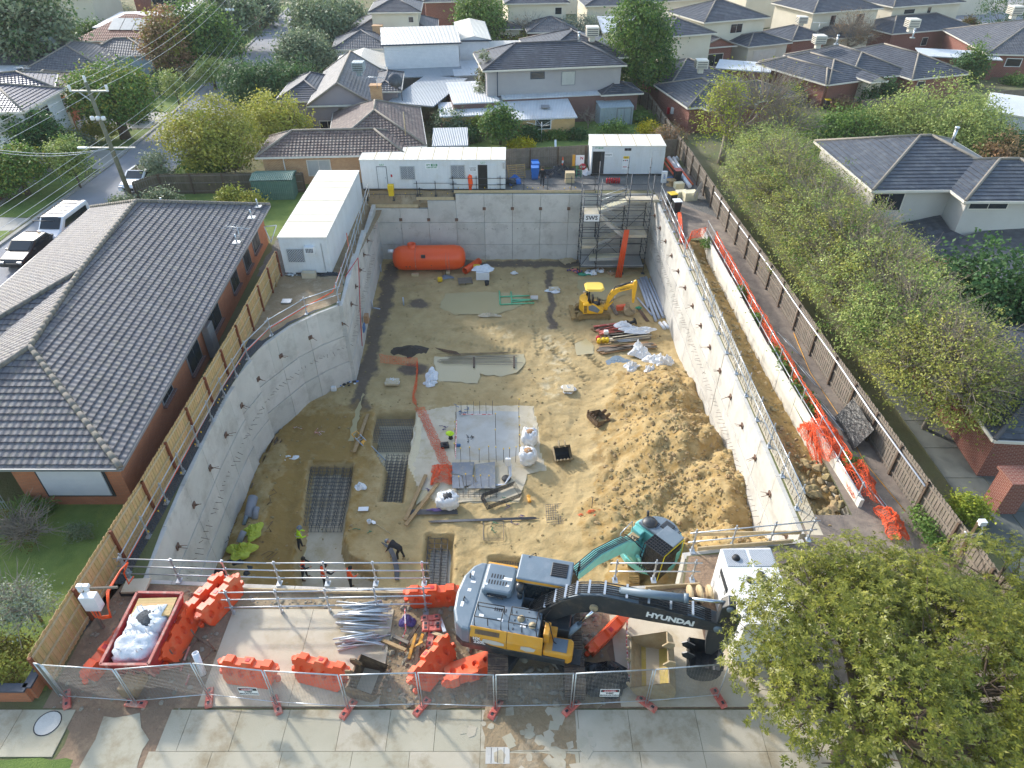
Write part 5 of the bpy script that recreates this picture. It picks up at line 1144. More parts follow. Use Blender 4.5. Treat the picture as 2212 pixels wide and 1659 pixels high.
bp_=[(-.1,1.48),(.22,1.42),(1.05,2.15),(1.55,2.5),(2.1,2.68),(3.9,2.66),(5.7,2.72),(6.0,2.86),(5.95,3.08),(5.5,3.2),(4.0,3.42),(2.75,3.5),(2.05,3.52),(1.45,3.36),(.85,2.92),(-.18,1.78)]
b=XB(EC,EA);b.extrude(bp_,(0,-.02,0),(1,0,0),(0,0,1),(0,1,0),.5);boom=b.build('boom','mach_dark',ex,bevel=.03)
b=XB(EC,EA);b.extrude([(.75,2.9),(1.42,3.37),(2.05,3.53),(2.75,3.51),(5.4,3.22),(5.4,3.235),(2.75,3.525),(2.03,3.545),(1.4,3.385),(.73,2.915)],(0,-.02,0),(1,0,0),(0,0,1),(0,1,0),.44);b.build('boom_top_plate','mach_grey',boom)
etext('HYUNDAI',.34,(4.35,-.276,2.98),(1,0,-.06),(0,0,1),'white_mark',boom,.016)
b=XB(EC,EA);b.lathe([(.14,-.33),(.14,.33)],(1.92,-.02,2.93),12,(0,1,0));b.lathe([(0,-.33),(.14,-.33)],(1.92,-.02,2.93),12,(0,1,0));b.lathe([(.14,.33),(0,.33)],(1.92,-.02,2.93),12,(0,1,0));b.build('boom_pin','bucket_pale',boom)
for y in(-.42,.38):
 b=XB(EC,EA);b.cyl((.95,y,.98),(1.5,y,2.05),.11,12);b.cyl((.9,y-.1,.9),(.9,y+.1,.9),.13,10);c1=b.build('lift_cylinder','mach_grey',ex);b=XB(EC,EA);b.cyl((1.45,y,1.98),(1.92,y,2.93),.055,10);b.build('rod','chrome',c1)
b=XB(EC,EA);b.cyl((2.7,-.02,3.68),(4.75,-.02,3.85),.13,14);b.cyl((4.65,-.02,3.84),(4.8,-.02,3.855),.155,14);b.box((2.75,-.02,3.6),(.2,.2,.25));c2=b.build('arm_cylinder','mach_grey',ex);b=XB(EC,EA);b.cyl((4.75,-.02,3.85),(6.02,-.02,3.97),.06,10);b.build('rod','chrome',c2)
arp=[(5.78,3.05),(5.8,3.9),(5.98,4.1),(6.2,4.05),(6.3,3.6),(6.38,2.9),(6.15,1.9),(5.95,1.35),(5.72,1.35),(5.6,2.2),(5.6,2.75)]
b=XB(EC,EA);b.extrude(arp,(0,-.02,0),(1,0,0),(0,0,1),(0,1,0),.4);arm=b.build('arm','mach_dark',ex,bevel=.03)
b=XB(EC,EA);b.lathe([(0,-.24),(.12,-.24),(.12,.24),(0,.24)],(6.05,-.02,3.92),12,(0,1,0));b.lathe([(0,-.3),(.14,-.3),(.14,.3),(0,.3)],(5.85,-.02,2.9),12,(0,1,0));b.build('arm_pins','mach_grey',arm)
b=XB(EC,EA);b.cyl((6.4,-.02,3.4),(6.35,-.02,1.9),.1,10);b.cyl((6.35,-.02,1.9),(6.25,-.02,1.3),.05,8);b.build('bucket_cylinder','mach_grey',arm)
def bucket(t,C,a,O,w,r,m,name='bucket',tip=0.,teeth=5,inner=None):
 """curved bucket; O pivot in frame, tip rotation about y"""
 n=9;prof=[(math.cos(x),math.sin(x)) for x in[math.radians(100+i*(215)/n) for i in range(n+1)]]
 out=[Vector((p[0]*r,0,p[1]*r*.85)) for p in prof];R=Matrix.Rotation(tip,3,'Y');O=Vector(O);b=XB(C,a)
 for s0,s1,rr in((-w/2,w/2,1.0),):
  A_=[R@q+O+Vector((0,-w/2,0)) for q in out];B_=[R@q+O+Vector((0,w/2,0)) for q in out];k=len(A_)
  Ai=[R@(q*.94)+O+Vector((0,-w/2+.03,0)) for q in out];Bi=[R@(q*.94)+O+Vector((0,w/2-.03,0)) for q in out]
  b.add(A_+B_,[(i,i+1,k+i+1,k+i) for i in range(k-1)]);b.add(Ai+Bi,[(i,k+i,k+i+1,i+1) for i in range(k-1)])
  b.add(A_+Ai,[tuple(range(k))]);b.add(B_,[tuple(reversed(range(k)))]);b.add(Ai,[tuple(reversed(range(k)))]);b.add(Bi,[tuple(range(k))])
  b.add([A_[0],B_[0],Bi[0],Ai[0]],[(0,1,2,3)]);b.add([A_[-1],B_[-1],Bi[-1],Ai[-1]],[(3,2,1,0)])
 o=b.build(name,MATS[m],t)
 tt=XB(C,a);e=out[-1];d=(out[-1]-out[-2]).normalized()
 for i in range(teeth):
  y=-w/2+.08+(w-.16)*i/(teeth-1);p=R@(e-d*.05)+O+Vector((0,y,0));q=R@(e+d*.2)+O+Vector((0,y,0));tt.beam(p,q,.1,.05,up=(0,1,0))
 tt.build('teeth',MATS[m],o)
 ea=XB(C,a);p0=R@Vector((out[0].x,0,out[0].z))+O
 for y in(-w*.18,w*.18):ea.extrude([(-.16,-.12),(.16,-.12),(.14,.2),(-.05,.28),(-.16,.15)],p0+Vector((0,y,.05)),R@Vector((1,0,0)),R@Vector((0,0,1)),(0,1,0),.05)
 ea.build('ears',MATS[m],o)
 if inner:
  ii=XB(C,a);q=[R@(v*.9)+O for v in out[2:8]];k=len(q);ii.add([v+Vector((0,-w/2+.04,0)) for v in q]+[v+Vector((0,w/2-.04,0)) for v in q],[(i,k+i,k+i+1,i+1) for i in range(k-1)]);ii.build('muddy_lining',MATS[inner],o)
 return o
bucket(ex,EC,EA,(5.75,-.02,.85),1.1,.62,'mach_dark',tip=math.radians(-60))
hz=[]
for k in range(6):
 y=-.22+k*.08;hz.append([(-.15,y,1.95),(.2,y,2.35+.02*k),(.8,y,3.0),(1.4,y,3.5),(2.05,y,3.68),(2.9,y,3.66+.02*(k%2)),(3.9,y,3.56),(5.0,y,3.38),(5.6,y,3.2)])
hoses(ex,EC,EA,hz,.024);hoses(ex,EC,EA,[[(-.3,0,1.9),(-.1,.1,2.25),(.15,.15,1.9),(.3,.1,1.6)],[(-.4,-.1,1.9),(-.2,-.2,2.1),(.1,-.25,1.7)],[(.25,-.32,1.6),(.35,-.36,2.0),(.5,-.34,2.35),(.55,-.3,2.5)],[(.3,-.4,1.2),(.6,-.5,1.5),(.9,-.45,1.3)],[(-.2,.3,1.8),(0,.35,2.1),(.2,.3,2.3)]],.028)
for x,z in((.3,2.45),(.62,2.83),(.95,3.16),(1.3,3.44),(1.7,3.6),(2.2,3.7),(2.9,3.7),(3.6,3.63),(4.3,3.53),(5.0,3.42)):b=XB(EC,EA);b.box((x,-.02,z),(.07,.52,.05));b.build('hose_clamp','galv',boom)
MC,MA=(6.3,45.85,-6.02),math.radians(2)
mx=thing('excavator','small yellow excavator with an open canopy, working by the grey pipes','excavator',MC)
track(mx,MC,MA,-.72,2.55,.4,.55,m='track_mud',pitch=.14);track(mx,MC,MA,.72,2.55,.4,.55,m='track_mud',pitch=.14)
b=XB(MC,MA);b.box((0,0,.35),(1.4,1.3,.2));b.cyl((0,0,.4),(0,0,.6),.4,16);b.build('undercarriage','mach_dark',mx)
b=XB(MC,MA);b.beam((-1.1,0,.25),(-1.55,0,.25),.2,.15);b.beam((-1.6,-1.0,.28),(-1.6,1.0,.28),.12,.35,up=(1,0,0));b.build('blade','track_mud',mx)
arc=[(.75*math.cos(a)-.35,.86*math.sin(a)) for a in[math.radians(90+i*18) for i in range(11)]]
b=XB(MC,MA);b.prism(arc+[(.5,-.86),(.75,-.5),(.75,.3),(.4,.86)],.6,.85);bs=b.build('base_frame','kom_yellow',mx,bevel=.05)
b=XB(MC,MA);b.prism([(x*1.0,y) for x,y in arc]+[(-.45,-.86),(-.45,.86)],.85,1.5);b.build('counterweight','kom_yellow',mx,bevel=.12)
b=XB(MC,MA);b.extrude([(-.9,.62),(.62,.62),(.7,.85),(.35,1.15),(-.1,1.42),(-.45,1.5),(-.9,1.45)],(0,-.74,0),(1,0,0),(0,0,1),(0,1,0),.28);sp=b.build('side_cover','kom_yellow',mx,bevel=.06)
b=XB(MC,MA);b.extrude([(-.45,.95),(.25,.7),(.4,.95),(.05,1.3),(-.2,1.42),(-.5,1.3)],(0,-.885,0),(1,0,0),(0,0,1),(0,1,0),.02);b.build('dark_panel','mach_grey',sp,bevel=.01)
b=XB(MC,MA);[b.box((-.72,-.885,.8+i*.12),(.24,.02,.07)) for i in range(5)];b.build('vents','black',sp)
b=XB(MC,MA);b.box((.15,.1,.95),(.5,.5,.25));b.box((-.05,.1,1.35),(.14,.46,.7));b.build('seat','mach_dark',mx,bevel=.06)
b=XB(MC,MA);b.box((.5,.25,1.0),(.12,.5,.3));b.tube([(.35,-.2,.9),(.4,-.25,1.35)],.02,6);b.tube([(.35,.42,.9),(.4,.45,1.35)],.02,6);b.tube([(.62,.05,.85),(.68,.05,1.3)],.02,6);b.box((.45,-.2,1.42),(.12,.08,.12));b.build('controls','black',mx)
b=XB(MC,MA);[b.beam((-.5,y,1.3),(-.42,y,2.42),.08,.08) for y in(-.45,.5)];b.beam((-.1,-.1,2.4),(.35,-.1,2.4),.05,.05);b.build('canopy_posts','black',mx)
b=XB(MC,MA);cp_=[(-.75,-.45),(-.6,-.62),(.45,-.66),(.72,-.4),(.72,.45),(.45,.68),(-.6,.66),(-.75,.5)];b.prism(cp_,2.42,2.5);b.prism([(x*.9,y*.9) for x,y in cp_],2.5,2.58);cn=b.build('canopy','kom_pale',mx,bevel=.06)
b=XB(MC,MA);b.tube([(-.7,-.3,2.2),(-.85,-.5,2.3)],.02,5);b.box((-.88,-.55,2.32),(.14,.04,.2));b.build('mirror','chrome',mx)
b=XB(MC,MA);b.beam((.7,-.05,.7),(1.0,-.05,.75),.35,.3);b.box((1.0,-.05,.75),(.25,.3,.5));b.build('swing_post','kom_yellow',mx,bevel=.03)
bpm=[(.9,.75),(1.1,.7),(1.25,1.2),(1.55,1.75),(1.85,2.05),(2.9,2.35),(3.02,2.5),(2.95,2.65),(2.75,2.68),(1.75,2.42),(1.35,2.2),(1.05,1.6)]
b=XB(MC,MA);b.extrude(bpm,(0,-.05,0),(1,0,0),(0,0,1),(0,1,0),.24);bm=b.build('boom','kom_yellow',mx,bevel=.03);Rm2=Matrix.Rotation(MA,3,'Z')
text('KOMATSU',.15,Rm2@Vector((2.3,-.185,2.37))+Vector(MC),Rm2@Vector((1,0,.26)),(0,0,1),'dark_mark',bm,bold=.004)
b=XB(MC,MA);b.cyl((1.9,-.05,2.62),(2.7,-.05,2.85),.06,8);c=b.build('arm_cylinder','mach_dark',mx);b=XB(MC,MA);b.cyl((2.7,-.05,2.85),(3.1,-.05,2.95),.03,8);b.build('rod','chrome',c)
b=XB(MC,MA);b.cyl((.95,-.05,.55),(1.5,-.05,1.2),.07,8);c=b.build('lift_cylinder','kom_yellow',mx);b=XB(MC,MA);b.cyl((1.5,-.05,1.2),(1.62,-.05,1.75),.035,8);b.build('rod','chrome',c)
b=XB(MC,MA);b.extrude([(2.85,2.4),(2.95,2.95),(3.1,3.05),(3.2,2.95),(3.22,2.3),(3.15,1.1),(3.0,1.1),(2.9,2.2)],(0,-.05,0),(1,0,0),(0,0,1),(0,1,0),.2);b.build('arm','kom_yellow',mx,bevel=.02)
b=XB(MC,MA);b.tube([(.95,.05,1.0),(1.25,.05,1.9),(1.6,.05,2.45),(2.4,.05,2.75)],.03,5);b.tube([(.95,-.12,1.0),(1.2,-.12,1.9),(1.55,-.12,2.42),(2.4,-.12,2.72)],.03,5);b.build('hoses','black',mx)
bucket(mx,MC,MA,(2.85,-.05,.42),.6,.42,'bucket_pale',tip=math.radians(-10),teeth=4)
KC,KA=(6.85,21.45,-5.55),math.atan2(-.67,-.74)
kx=thing('excavator','turquoise excavator with a caged cab down on the pit floor','excavator',KC)
for y in(-1.0,1.0):track(kx,KC,math.radians(87),y,3.5,.5,.8,m='track_mud')
b=XB(KC,KA);b.cyl((0,0,.5),(0,0,.95),.55,18);b.box((0,0,.5),(1.3,1.4,.3));b.build('undercarriage','mach_dark',kx)
rd=[(1.35*math.cos(a),1.28*math.sin(a)) for a in[math.radians(75+i*14) for i in range(16)]]
b=XB(KC,KA);b.prism(rd+[(1.3,-.95),(1.45,-.5),(1.4,.3),(1.0,1.0)],.95,1.35);b.build('base_frame','teal',kx,bevel=.04)
b=XB(KC,KA);b.prism(rd[1:-1],1.35,2.15);b.build('counterweight','teal',kx,bevel=.1)
b=XB(KC,KA);b.prism([(x*.9-.02,y*.86) for x,y in rd[1:-1]],2.15,2.38);hd=b.build('engine_hood','mach_grey',kx,bevel=.1)
b=XB(KC,KA);b.lathe([(.0,.16),(.28,.14),(.38,0)],(-.35,-.65,2.38),16);b.box((-.75,.1,2.42),(.5,.5,.08));b.cyl((-.55,-.95,2.3),(-.6,-1.0,2.7),.06,8);b.build('exhaust_cover','mach_dark',hd)
b=XB(KC,KA);[b.box((-.6+i*.1,-.3,2.385),(.05,.14,.01)) for i in range(4)];[b.box((-.95+i*.12,.7,2.385),(.05,.14,.01)) for i in range(4)];b.build('vent_slots','black',hd)
b=XB(KC,KA);b.box((.75,-.85,1.6),(1.1,.6,.5));b.box((.1,-.9,1.8),(.5,.6,.5));b.build('right_box','teal',kx,bevel=.05)
b=XB(KC,KA);b.box((.75,-.85,1.87),(.9,.45,.04));b.build('deck_plate','bucket_pale',kx)
b=XB(KC,KA);b.tube([(1.3,-1.1,1.4),(1.3,-1.1,2.5),(.4,-1.15,2.6),(.3,-1.15,1.9)],.025,6);b.build('hand_rail','galv',kx)
b=XB(KC,KA);b.extrude([(-.45,1.0),(1.2,1.0),(1.32,1.7),(1.05,2.72),(-.45,2.72)],(0,.72,0),(1,0,0),(0,0,1),(0,1,0),.98);cab=b.build('cab','mach_dark',kx,bevel=.05)
b=XB(KC,KA);b.box((.0,.72,2.78),(.95,1.0,.1));b.build('cab_roof','mach_grey',cab,bevel=.03)
b=XB(KC,KA);b.box((.8,.72,2.82),(.75,1.05,.03));b.build('roof_window','glass',cab)
b=XB(KC,KA)
for i in range(9):b.beam((.45,.2+i*.13,2.86),(1.2,.2+i*.13,2.86),.03,.03);b.beam((1.2,.2+i*.13,2.86),(1.5,.2+i*.13,1.5),.03,.03,up=(1,0,0))
for i in range(6):b.beam((.45+i*.15,.2,2.88),(.45+i*.15,1.24,2.88),.03,.03)
for i in range(5):b.beam((1.25+i*.06,.2,2.6-i*.25),(1.25+i*.06,1.24,2.6-i*.25),.025,.025,up=(1,0,0))
b.build('cab_guard','black',cab)
b=XB(KC,KA);b.box((.35,1.23,1.95),(1.2,.02,1.1));b.build('side_window','glass',cab)
b=XB(KC,KA);b.beam((-.4,1.24,2.72),(1.05,1.24,2.72),.02,.06);b.beam((1.05,1.25,2.7),(1.3,1.25,1.2),.05,.02,up=(0,1,0));b.beam((-.45,1.25,2.7),(-.45,1.25,1.2),.05,.02,up=(0,1,0));b.build('yellow_edges',mat('hi_yellow','#e6e02a',rough=.5),cab)
b=XB(KC,KA);b.extrude([(.9,1.2),(1.3,1.15),(1.9,2.3),(2.6,3.2),(4.4,3.9),(5.9,4.0),(5.9,4.4),(4.2,4.45),(2.4,3.85),(1.8,3.3),(1.2,2.3)],(0,-.12,0),(1,0,0),(0,0,1),(0,1,0),.42);bm=b.build('boom','teal',kx,bevel=.03)
b=XB(KC,KA)
for k in range(5):y=-.28+k*.08;b.tube([(.9,y,2.0),(1.5,y,2.9),(2.1,y,3.78),(3.0,y,4.15),(4.3,y,4.55),(5.8,y,4.5)],.022,5)
b.tube([(.6,-.5,1.9),(.9,-.6,2.3),(1.1,-.4,2.0)],.03,5);b.tube([(.5,-.6,1.9),(.8,-.8,2.2),(1.2,-.6,1.9)],.03,5);b.build('hoses','mach_dark',bm)
b=XB(KC,KA);b.cyl((1.1,-.5,1.2),(1.7,-.5,2.4),.09,10);b.cyl((1.1,.25,1.2),(1.7,.25,2.4),.09,10);b.build('lift_cylinders','teal',kx)
def loose_bucket(label,C,a,w,r,m,tip,inner=None,teeth=5):
 t=thing('excavator_bucket',label,'bucket',C,group='loose excavator buckets');bucket(t,C,a,(0,0,r*.8),w,r,m,name='shell',tip=tip,teeth=teeth,inner=inner);return t
loose_bucket('rusty toothed bucket lying on the mud behind the mesh fence',(VH(250,1100).x,12.2,0),math.radians(-12),1.15,.62,'bucket_rust',math.radians(-38))
loose_bucket('wide muddy bucket with a yellow lining behind the fence near the big tree',(4.75,12.65,0),math.radians(172),1.9,.8,'bucket_pale',math.radians(-32),'mud_yellow')
loose_bucket('bucket half full of broken rock beside the spoil heap',tuple(VE(1720,1090,-5.95)),math.radians(210),1.15,.6,'bucket_rust',math.radians(-70),'rock')
loose_bucket('empty muddy bucket beside the white bulk bags',tuple(VE(1490,1310,-5.95)),math.radians(-80),1.0,.52,'bucket_pale',math.radians(-25),'black')
def barrier_proto():
 t=thing('water_barrier','x','barrier',(0,0,0),group='orange plastic water filled barriers')
 out=[(-.72,0),(.72,0),(.86,.2),(.9,.62),(.98,.66),(.98,.8),(.86,.82),(.8,.94),(.52,.94),(.48,.84),(.2,.84),(.16,.95),(-.16,.95),(-.2,.84),(-.48,.84),(-.52,.94),(-.8,.94),(-.86,.82),(-.98,.8),(-.98,.66),(-.9,.62),(-.86,.2)]
 holes=[(-.6,.5),(-.2,.5),(.2,.5),(.6,.5)]
 def ring(cx,cz,k):return[(cx+.115*k*math.cos(a),cz+.19*k*math.sin(a)) for a in[i*math.pi/6 for i in range(12)]]
 body=MB();dim=MB()
 def half(y,s):
  yy=lambda z:y*(1-.42*z)
  loops=[[Vector((x,z,0)) for x,z in out]]+[[Vector((x,z,0)) for x,z in ring(cx,cz,1)] for cx,cz in holes]
  tr=tessellate_polygon(loops);vs=[p for l in loops for p in l]
  fs=[tuple(f) if s>0 else tuple(reversed(f)) for f in tr];body.add([(p.x,yy(p.y),p.y) for p in vs],fs)
  for cx,cz in holes:
   r0=ring(cx,cz,1);r1=ring(cx,cz,.7);n=12
   body.add([(x,yy(z),z) for x,z in r0]+[(x,yy(z)-s*.1*abs(1),z) for x,z in r1],[(i,(i+1)%n,n+(i+1)%n,n+i) for i in range(n)],True)
   body.add([(x,yy(z)-s*.1,z) for x,z in r1],[tuple(range(n))])
 half(-.24,-1);half(.24,1);n=len(out)
 body.add([(x,-.24*(1-.42*z),z) for x,z in out]+[(x,.24*(1-.42*z),z) for x,z in out],[(i,(i+1)%n,n+(i+1)%n,n+i) for i in range(n)])
 body.build('body','orange',t,world=False)
 for s in(-1,1):
  for z in(.3,.72):lg=MB();lg.cyl((s*1.0,0,z-.07),(s*1.0,0,z+.07),.09,12);lg.build('lug','orange',t,world=False)
 c=MB();c.box((.0,0,.955),(.14,.14,.02));c.build('filler_cap','red_mark',t,world=False)
 return t
bp0=barrier_proto()
BAR=[((-14.12,13.15,0),72,0,14,'orange barrier wedged between the skip bin and the pine fence'),((-11.7,13.75,.02),84,0,-16,'orange barrier leaning against the right side of the red skip bin'),((-11.35,15.25,.0),66,0,-8,'orange barrier standing behind the skip bin, left of a pair'),((-10.75,15.2,.0),64,0,-8,'orange barrier standing behind the skip bin, right of a pair'),((-8.9,12.35,.0),-8,0,-14,'dirty orange barrier behind the left danger sign'),((-6.5,12.3,.0),-14,0,-20,'tipped orange barrier behind the fence, left of the rusty bucket'),((-2.95,15.45,.0),3,0,0,'orange barrier at the pit edge left of the big excavator'),((-2.5,12.6,.0),56,0,-35,'orange barrier leaning steeply in front of the big excavator counterweight'),((-1.55,13.0,.0),20,0,60,'orange barrier lying under the tail of the big excavator'),((3.25,13.95,.0),45,0,18,'orange barrier on the concrete right of the excavator tracks')]
for i,(p,yaw,tx,ty,lb) in enumerate(BAR):
 o=bp0 if i==0 else dup(bp0);o.location=p;o.rotation_euler=(math.radians(ty),0,math.radians(yaw));o['label']=lb
sk=thing('skip_bin','red steel skip bin full of white bulk bags','skip bin',(-12.7,13.6,0));mb=MB()
o_=[(-13.5,12.2),(-11.93,12.2),(-11.85,14.95),(-13.5,14.98)];zt=1.28
cx,cy=-12.7,13.6;lo=[(cx+(x-cx)*.86,cy+(y-cy)*.8) for x,y in o_];inn=[(cx+(x-cx)*.93,cy+(y-cy)*.955) for x,y in o_];lin_=[(cx+(x-cx)*.8,cy+(y-cy)*.76) for x,y in o_]
V_=[(x,y,.2) for x,y in lo]+[(x,y,zt) for x,y in o_]+[(x,y,zt) for x,y in inn]+[(x,y,.3) for x,y in lin_]
F_=[(3,2,1,0)]+[(i,(i+1)%4,(i+1)%4+4,i+4) for i in range(4)]+[(i+4,(i+1)%4+4,(i+1)%4+8,i+8) for i in range(4)]+[(i+8,(i+1)%4+8,(i+1)%4+12,i+12) for i in range(4)]+[(12,13,14,15)]
mb.add(V_,F_);mb.build('body','red_paint',sk)
mb=MB()
for i in range(4):a,b_=o_[i],o_[(i+1)%4];mb.beam((*a,zt+.02),(*b_,zt+.02),.09,.06)
for k in range(3):x=-13.3+k*.6;mb.beam((x,12.36,.3),(x,12.17,1.25),.06,.06)
mb.build('rim',mat('red_pale','#b8685c','#a3564c',rough=.7,nscale=6,stain='#c9b8a8',sscale=3,sfac=.6),sk)
mb=MB()
for k in range(5):
 x0=-13.1+k*.22;pts=[(x0+.08*math.cos(a)*(.7+.3*math.sin(3*a+k)),12.225-.16*(.75-.12*math.sin(a+k)-.55),.85+.14*math.sin(a)) for a in[i*.7 for i in range(9)]];mb.tube(pts,.012,4,False)
mb.build('scrawl','black',sk)
def blob_mesh(mb,c,r,seed=0,n=18,m=12,crease=.18,flat=0.0,top=None):
 c=Vector(c)
 def P(i,j):
  th=2*math.pi*i/n;ph=math.pi*(j/m)
  d=Vector((math.sin(ph)*math.cos(th),math.sin(ph)*math.sin(th),math.cos(ph)))
  k=(abs(d.x)**3+abs(d.y)**3+abs(d.z)**3)**(1/3);q=d/k
  s=1+crease*noise.noise(q*2.4+Vector((seed,0,0)))+crease*.5*noise.noise(q*6+Vector((0,seed,0)))
  p=Vector((q.x*r[0],q.y*r[1],q.z*r[2]))*s;return c+p
 return mb.grid(P,n,m,True)
def bulk_bag(label,c,r,fill=None,seed=1,group='white bulk bags',handles=True,name='bulk_bag',m='bag_white',opening=.55):
 t=thing(name,label,'bulk bag',(c[0],c[1],c[2]-r[2]),group=group);mb=MB();blob_mesh(mb,c,r,seed,crease=.22,n=28,m=20);mb.build('bag',MATS[m],t)
 if fill:
  f=MB();f.lathe([(0,.06),(r[0]*opening*.7,.03),(r[0]*opening,-.05)],(c[0],c[1],c[2]+r[2]*.98),16);f.build('contents',MATS[fill],t)
 if handles:
  for k in range(4):
   a=math.pi/4+k*math.pi/2;x,y=r[0]*.75*math.cos(a),r[1]*.75*math.sin(a);h=MB();h.tube([(c[0]+x*1.1,c[1]+y*.8,c[2]+r[2]*.8),(c[0]+x*1.15,c[1]+y*1.0,c[2]+r[2]*1.25),(c[0]+x*.8,c[1]+y*1.2,c[2]+r[2]*1.25),(c[0]+x*.75,c[1]+y*1.1,c[2]+r[2]*.8)],.02,5);h.build('handle',MATS[m],t)
 return t
bulk_bag('bulk bag in the front half of the skip bin',(-12.72,12.98,.98),(.66,.62,.42),None,3)
bulk_bag('bulk bag with an open top of grey rubble in the middle of the skip bin',(-12.68,13.9,1.02),(.68,.6,.42),'dark_gravel',8)
bulk_bag('bulk bag under the timber pallet at the back of the skip bin',(-12.65,14.45,.85),(.6,.38,.35),None,5)
def pallet(label,P,yaw,s=(1.15,1.0),m='pale_timber',tilt=0,group='timber pallets'):
 t=thing('pallet',label,'pallet',P,yaw,group=group);mb=MB()
 for i in range(7):mb.box((0,-s[1]/2+.06+i*(s[1]-.12)/6,.12),(s[0],.1,.02))
 mb.build('boards',MATS[m],t,world=False);mb=MB()
 for x in(-s[0]/2+.05,0,s[0]/2-.05):mb.box((x,0,.06),(.08,s[1],.09))
 mb.build('bearers',MATS[m],t,world=False);t.rotation_euler[0]=tilt;return t
pallet('clean timber pallet lying across the top of the skip bin',(-12.62,14.35,1.22),.03,(1.35,.75),m='new_pine')
mat('skin','#c08a6a','#b47e5e',rough=.6);mat('hivis_yellow','#c8f01e','#b8e018',rough=.6,nscale=6,stain='#8aa018',sscale=5,sfac=.4);mat('hivis_orange','#ff5a14','#f04f10',rough=.6,nscale=6)
mat('navy','#20242c','#191c23',rough=.85,nscale=6);mat('black_cloth','#1b1c1f','#232427',rough=.9,nscale=6);mat('hair_dark','#1c1612',rough=.7,nscale=20);mat('helmet_grey','#6b7884',rough=.4);mat('boots','#8a6844','#6d5136',rough=.9);mat('reflective','#d9dadb',rough=.3)
def person(label,P,yaw,J,top='navy',legs='navy',head='hair',sleeves=None,vest=None,group='workers on the site'):
 """J: joint dictionary in metres, x = person's right, y = forward"""
 t=thing('person',label,'person',P,yaw,group=group)
 names=list(J);idx={n:i for i,n in enumerate(names)}
 E=[('pelvis','waist'),('waist','chest'),('chest','neck'),('neck','head0'),('head0','head1'),('chest','shL'),('shL','elL'),('elL','wrL'),('wrL','palmL'),('chest','shR'),('shR','elR'),('elR','wrR'),('wrR','palmR'),('pelvis','hipL'),('hipL','knL'),('knL','anL'),('anL','toeL'),('pelvis','hipR'),('hipR','knR'),('knR','anR'),('anR','toeR')]
 R=dict(pelvis=(.15,.12),waist=(.145,.11),chest=(.19,.13),neck=.055,head0=.07,head1=.085,shL=.075,shR=.075,elL=.05,elR=.05,wrL=.033,wrR=.033,palmL=.035,palmR=.035,hipL=.1,hipR=.1,knL=.065,knR=.065,anL=.045,anR=.045,toeL=.042,toeR=.042)
 V=[Vector(J[n]) for n in names];ed=[(idx[a],idx[b]) for a,b in E];rad=[R.get(n,.05) for n in names]
 for s in 'LR':
  p=Vector(J['palm'+s]);w_=Vector(J['wr'+s]);d=(p-w_).normalized();q=d.cross(Vector((0,1,.3))).normalized()
  for k,ln in enumerate((.06,.075,.08,.072,.055)):
   o=q*(k-2)*.017;V.append(p+d*ln+o+(q*-.03 if k==0 else Vector()));ed.append((idx['palm'+s],len(V)-1));rad.append(.009)
 me=bpy.data.meshes.new('skeleton');me.from_pydata([tuple(v) for v in V],ed,[]);ob=bpy.data.objects.new('skeleton',me);COL.objects.link(ob)
 sm=ob.modifiers.new('skin','SKIN');sm.use_smooth_shade=True;sv=me.skin_vertices[0].data
 for i,r in enumerate(rad):sv[i].radius=r if isinstance(r,tuple) else(r,r)
 sv[idx['pelvis']].use_root=True
 ss=ob.modifiers.new('sub','SUBSURF');ss.levels=1;ss.render_levels=1
 dg=bpy.context.evaluated_depsgraph_get();dg.update();m2=bpy.data.meshes.new_from_object(ob.evaluated_get(dg));bpy.data.objects.remove(ob)
 m2.materials.clear()
 for k in('skin',top,legs,'boots',vest or top):m2.materials.append(MATS[k])
 bones=[(V[a],V[b],names[a] if a<len(names) else '',names[b] if b<len(names) else 'finger') for a,b in ed]
 for f in m2.polygons:
  c=f.center;best=None;bd=9
  for a,b,na,nb in bones:
   ab=b-a;tt=max(0,min(1,(c-a).dot(ab)/max(ab.length_squared,1e-9)));d=(c-a-ab*tt).length
   if d<bd:bd=d;best=(na,nb)
  na,nb=best
  if nb in('head0','head1','finger','palmL','palmR'):mi=0
  elif nb.startswith(('toe',)):mi=3
  elif nb[:2] in('kn','an') or nb.startswith('hip'):mi=2
  elif nb in('chest','waist','neck','shL','shR'):mi=4
  else:mi=1
  f.material_index=mi;f.use_smooth=True
 b=bpy.data.objects.new('body',m2);COL.objects.link(b);b.parent=t
 h=(Vector(J['head0'])+Vector(J['head1']))/2;up=(Vector(J['head1'])-Vector(J['head0'])).normalized();mb=MB()
 if head=='hair':mb.lathe([(.0,.135),(.06,.12),(.1,.07),(.108,.0),(.098,-.05)],h-Vector((0,.015,0)),12,up);mb.build('hair','hair_dark',t,world=False)
 else:mb.lathe([(.0,.15),(.07,.135),(.11,.09),(.122,.03),(.15,.015),(.15,.0),(.12,.0)],h,14,up);mb.build('helmet',MATS[head],t,world=False)
 fc=MB();fw=Vector((0,.095,0));[fc.lathe([(0,.012),(.012,.006),(.012,-.004)],h+Vector((s*.032,.088,.01)),6,(0,1,0)) for s in(-1,1)];fc.box(h+Vector((0,.097,-.055)),(.045,.01,.008));fc.build('face','hair_dark',t,world=False)
 ns_=MB();ns_.add([h+Vector((-.013,.088,-.03)),h+Vector((.013,.088,-.03)),h+Vector((0,.118,-.028)),h+Vector((0,.09,.02))],[(0,1,2),(0,2,3),(1,3,2)]);ns_.build('nose','skin',t,world=False)
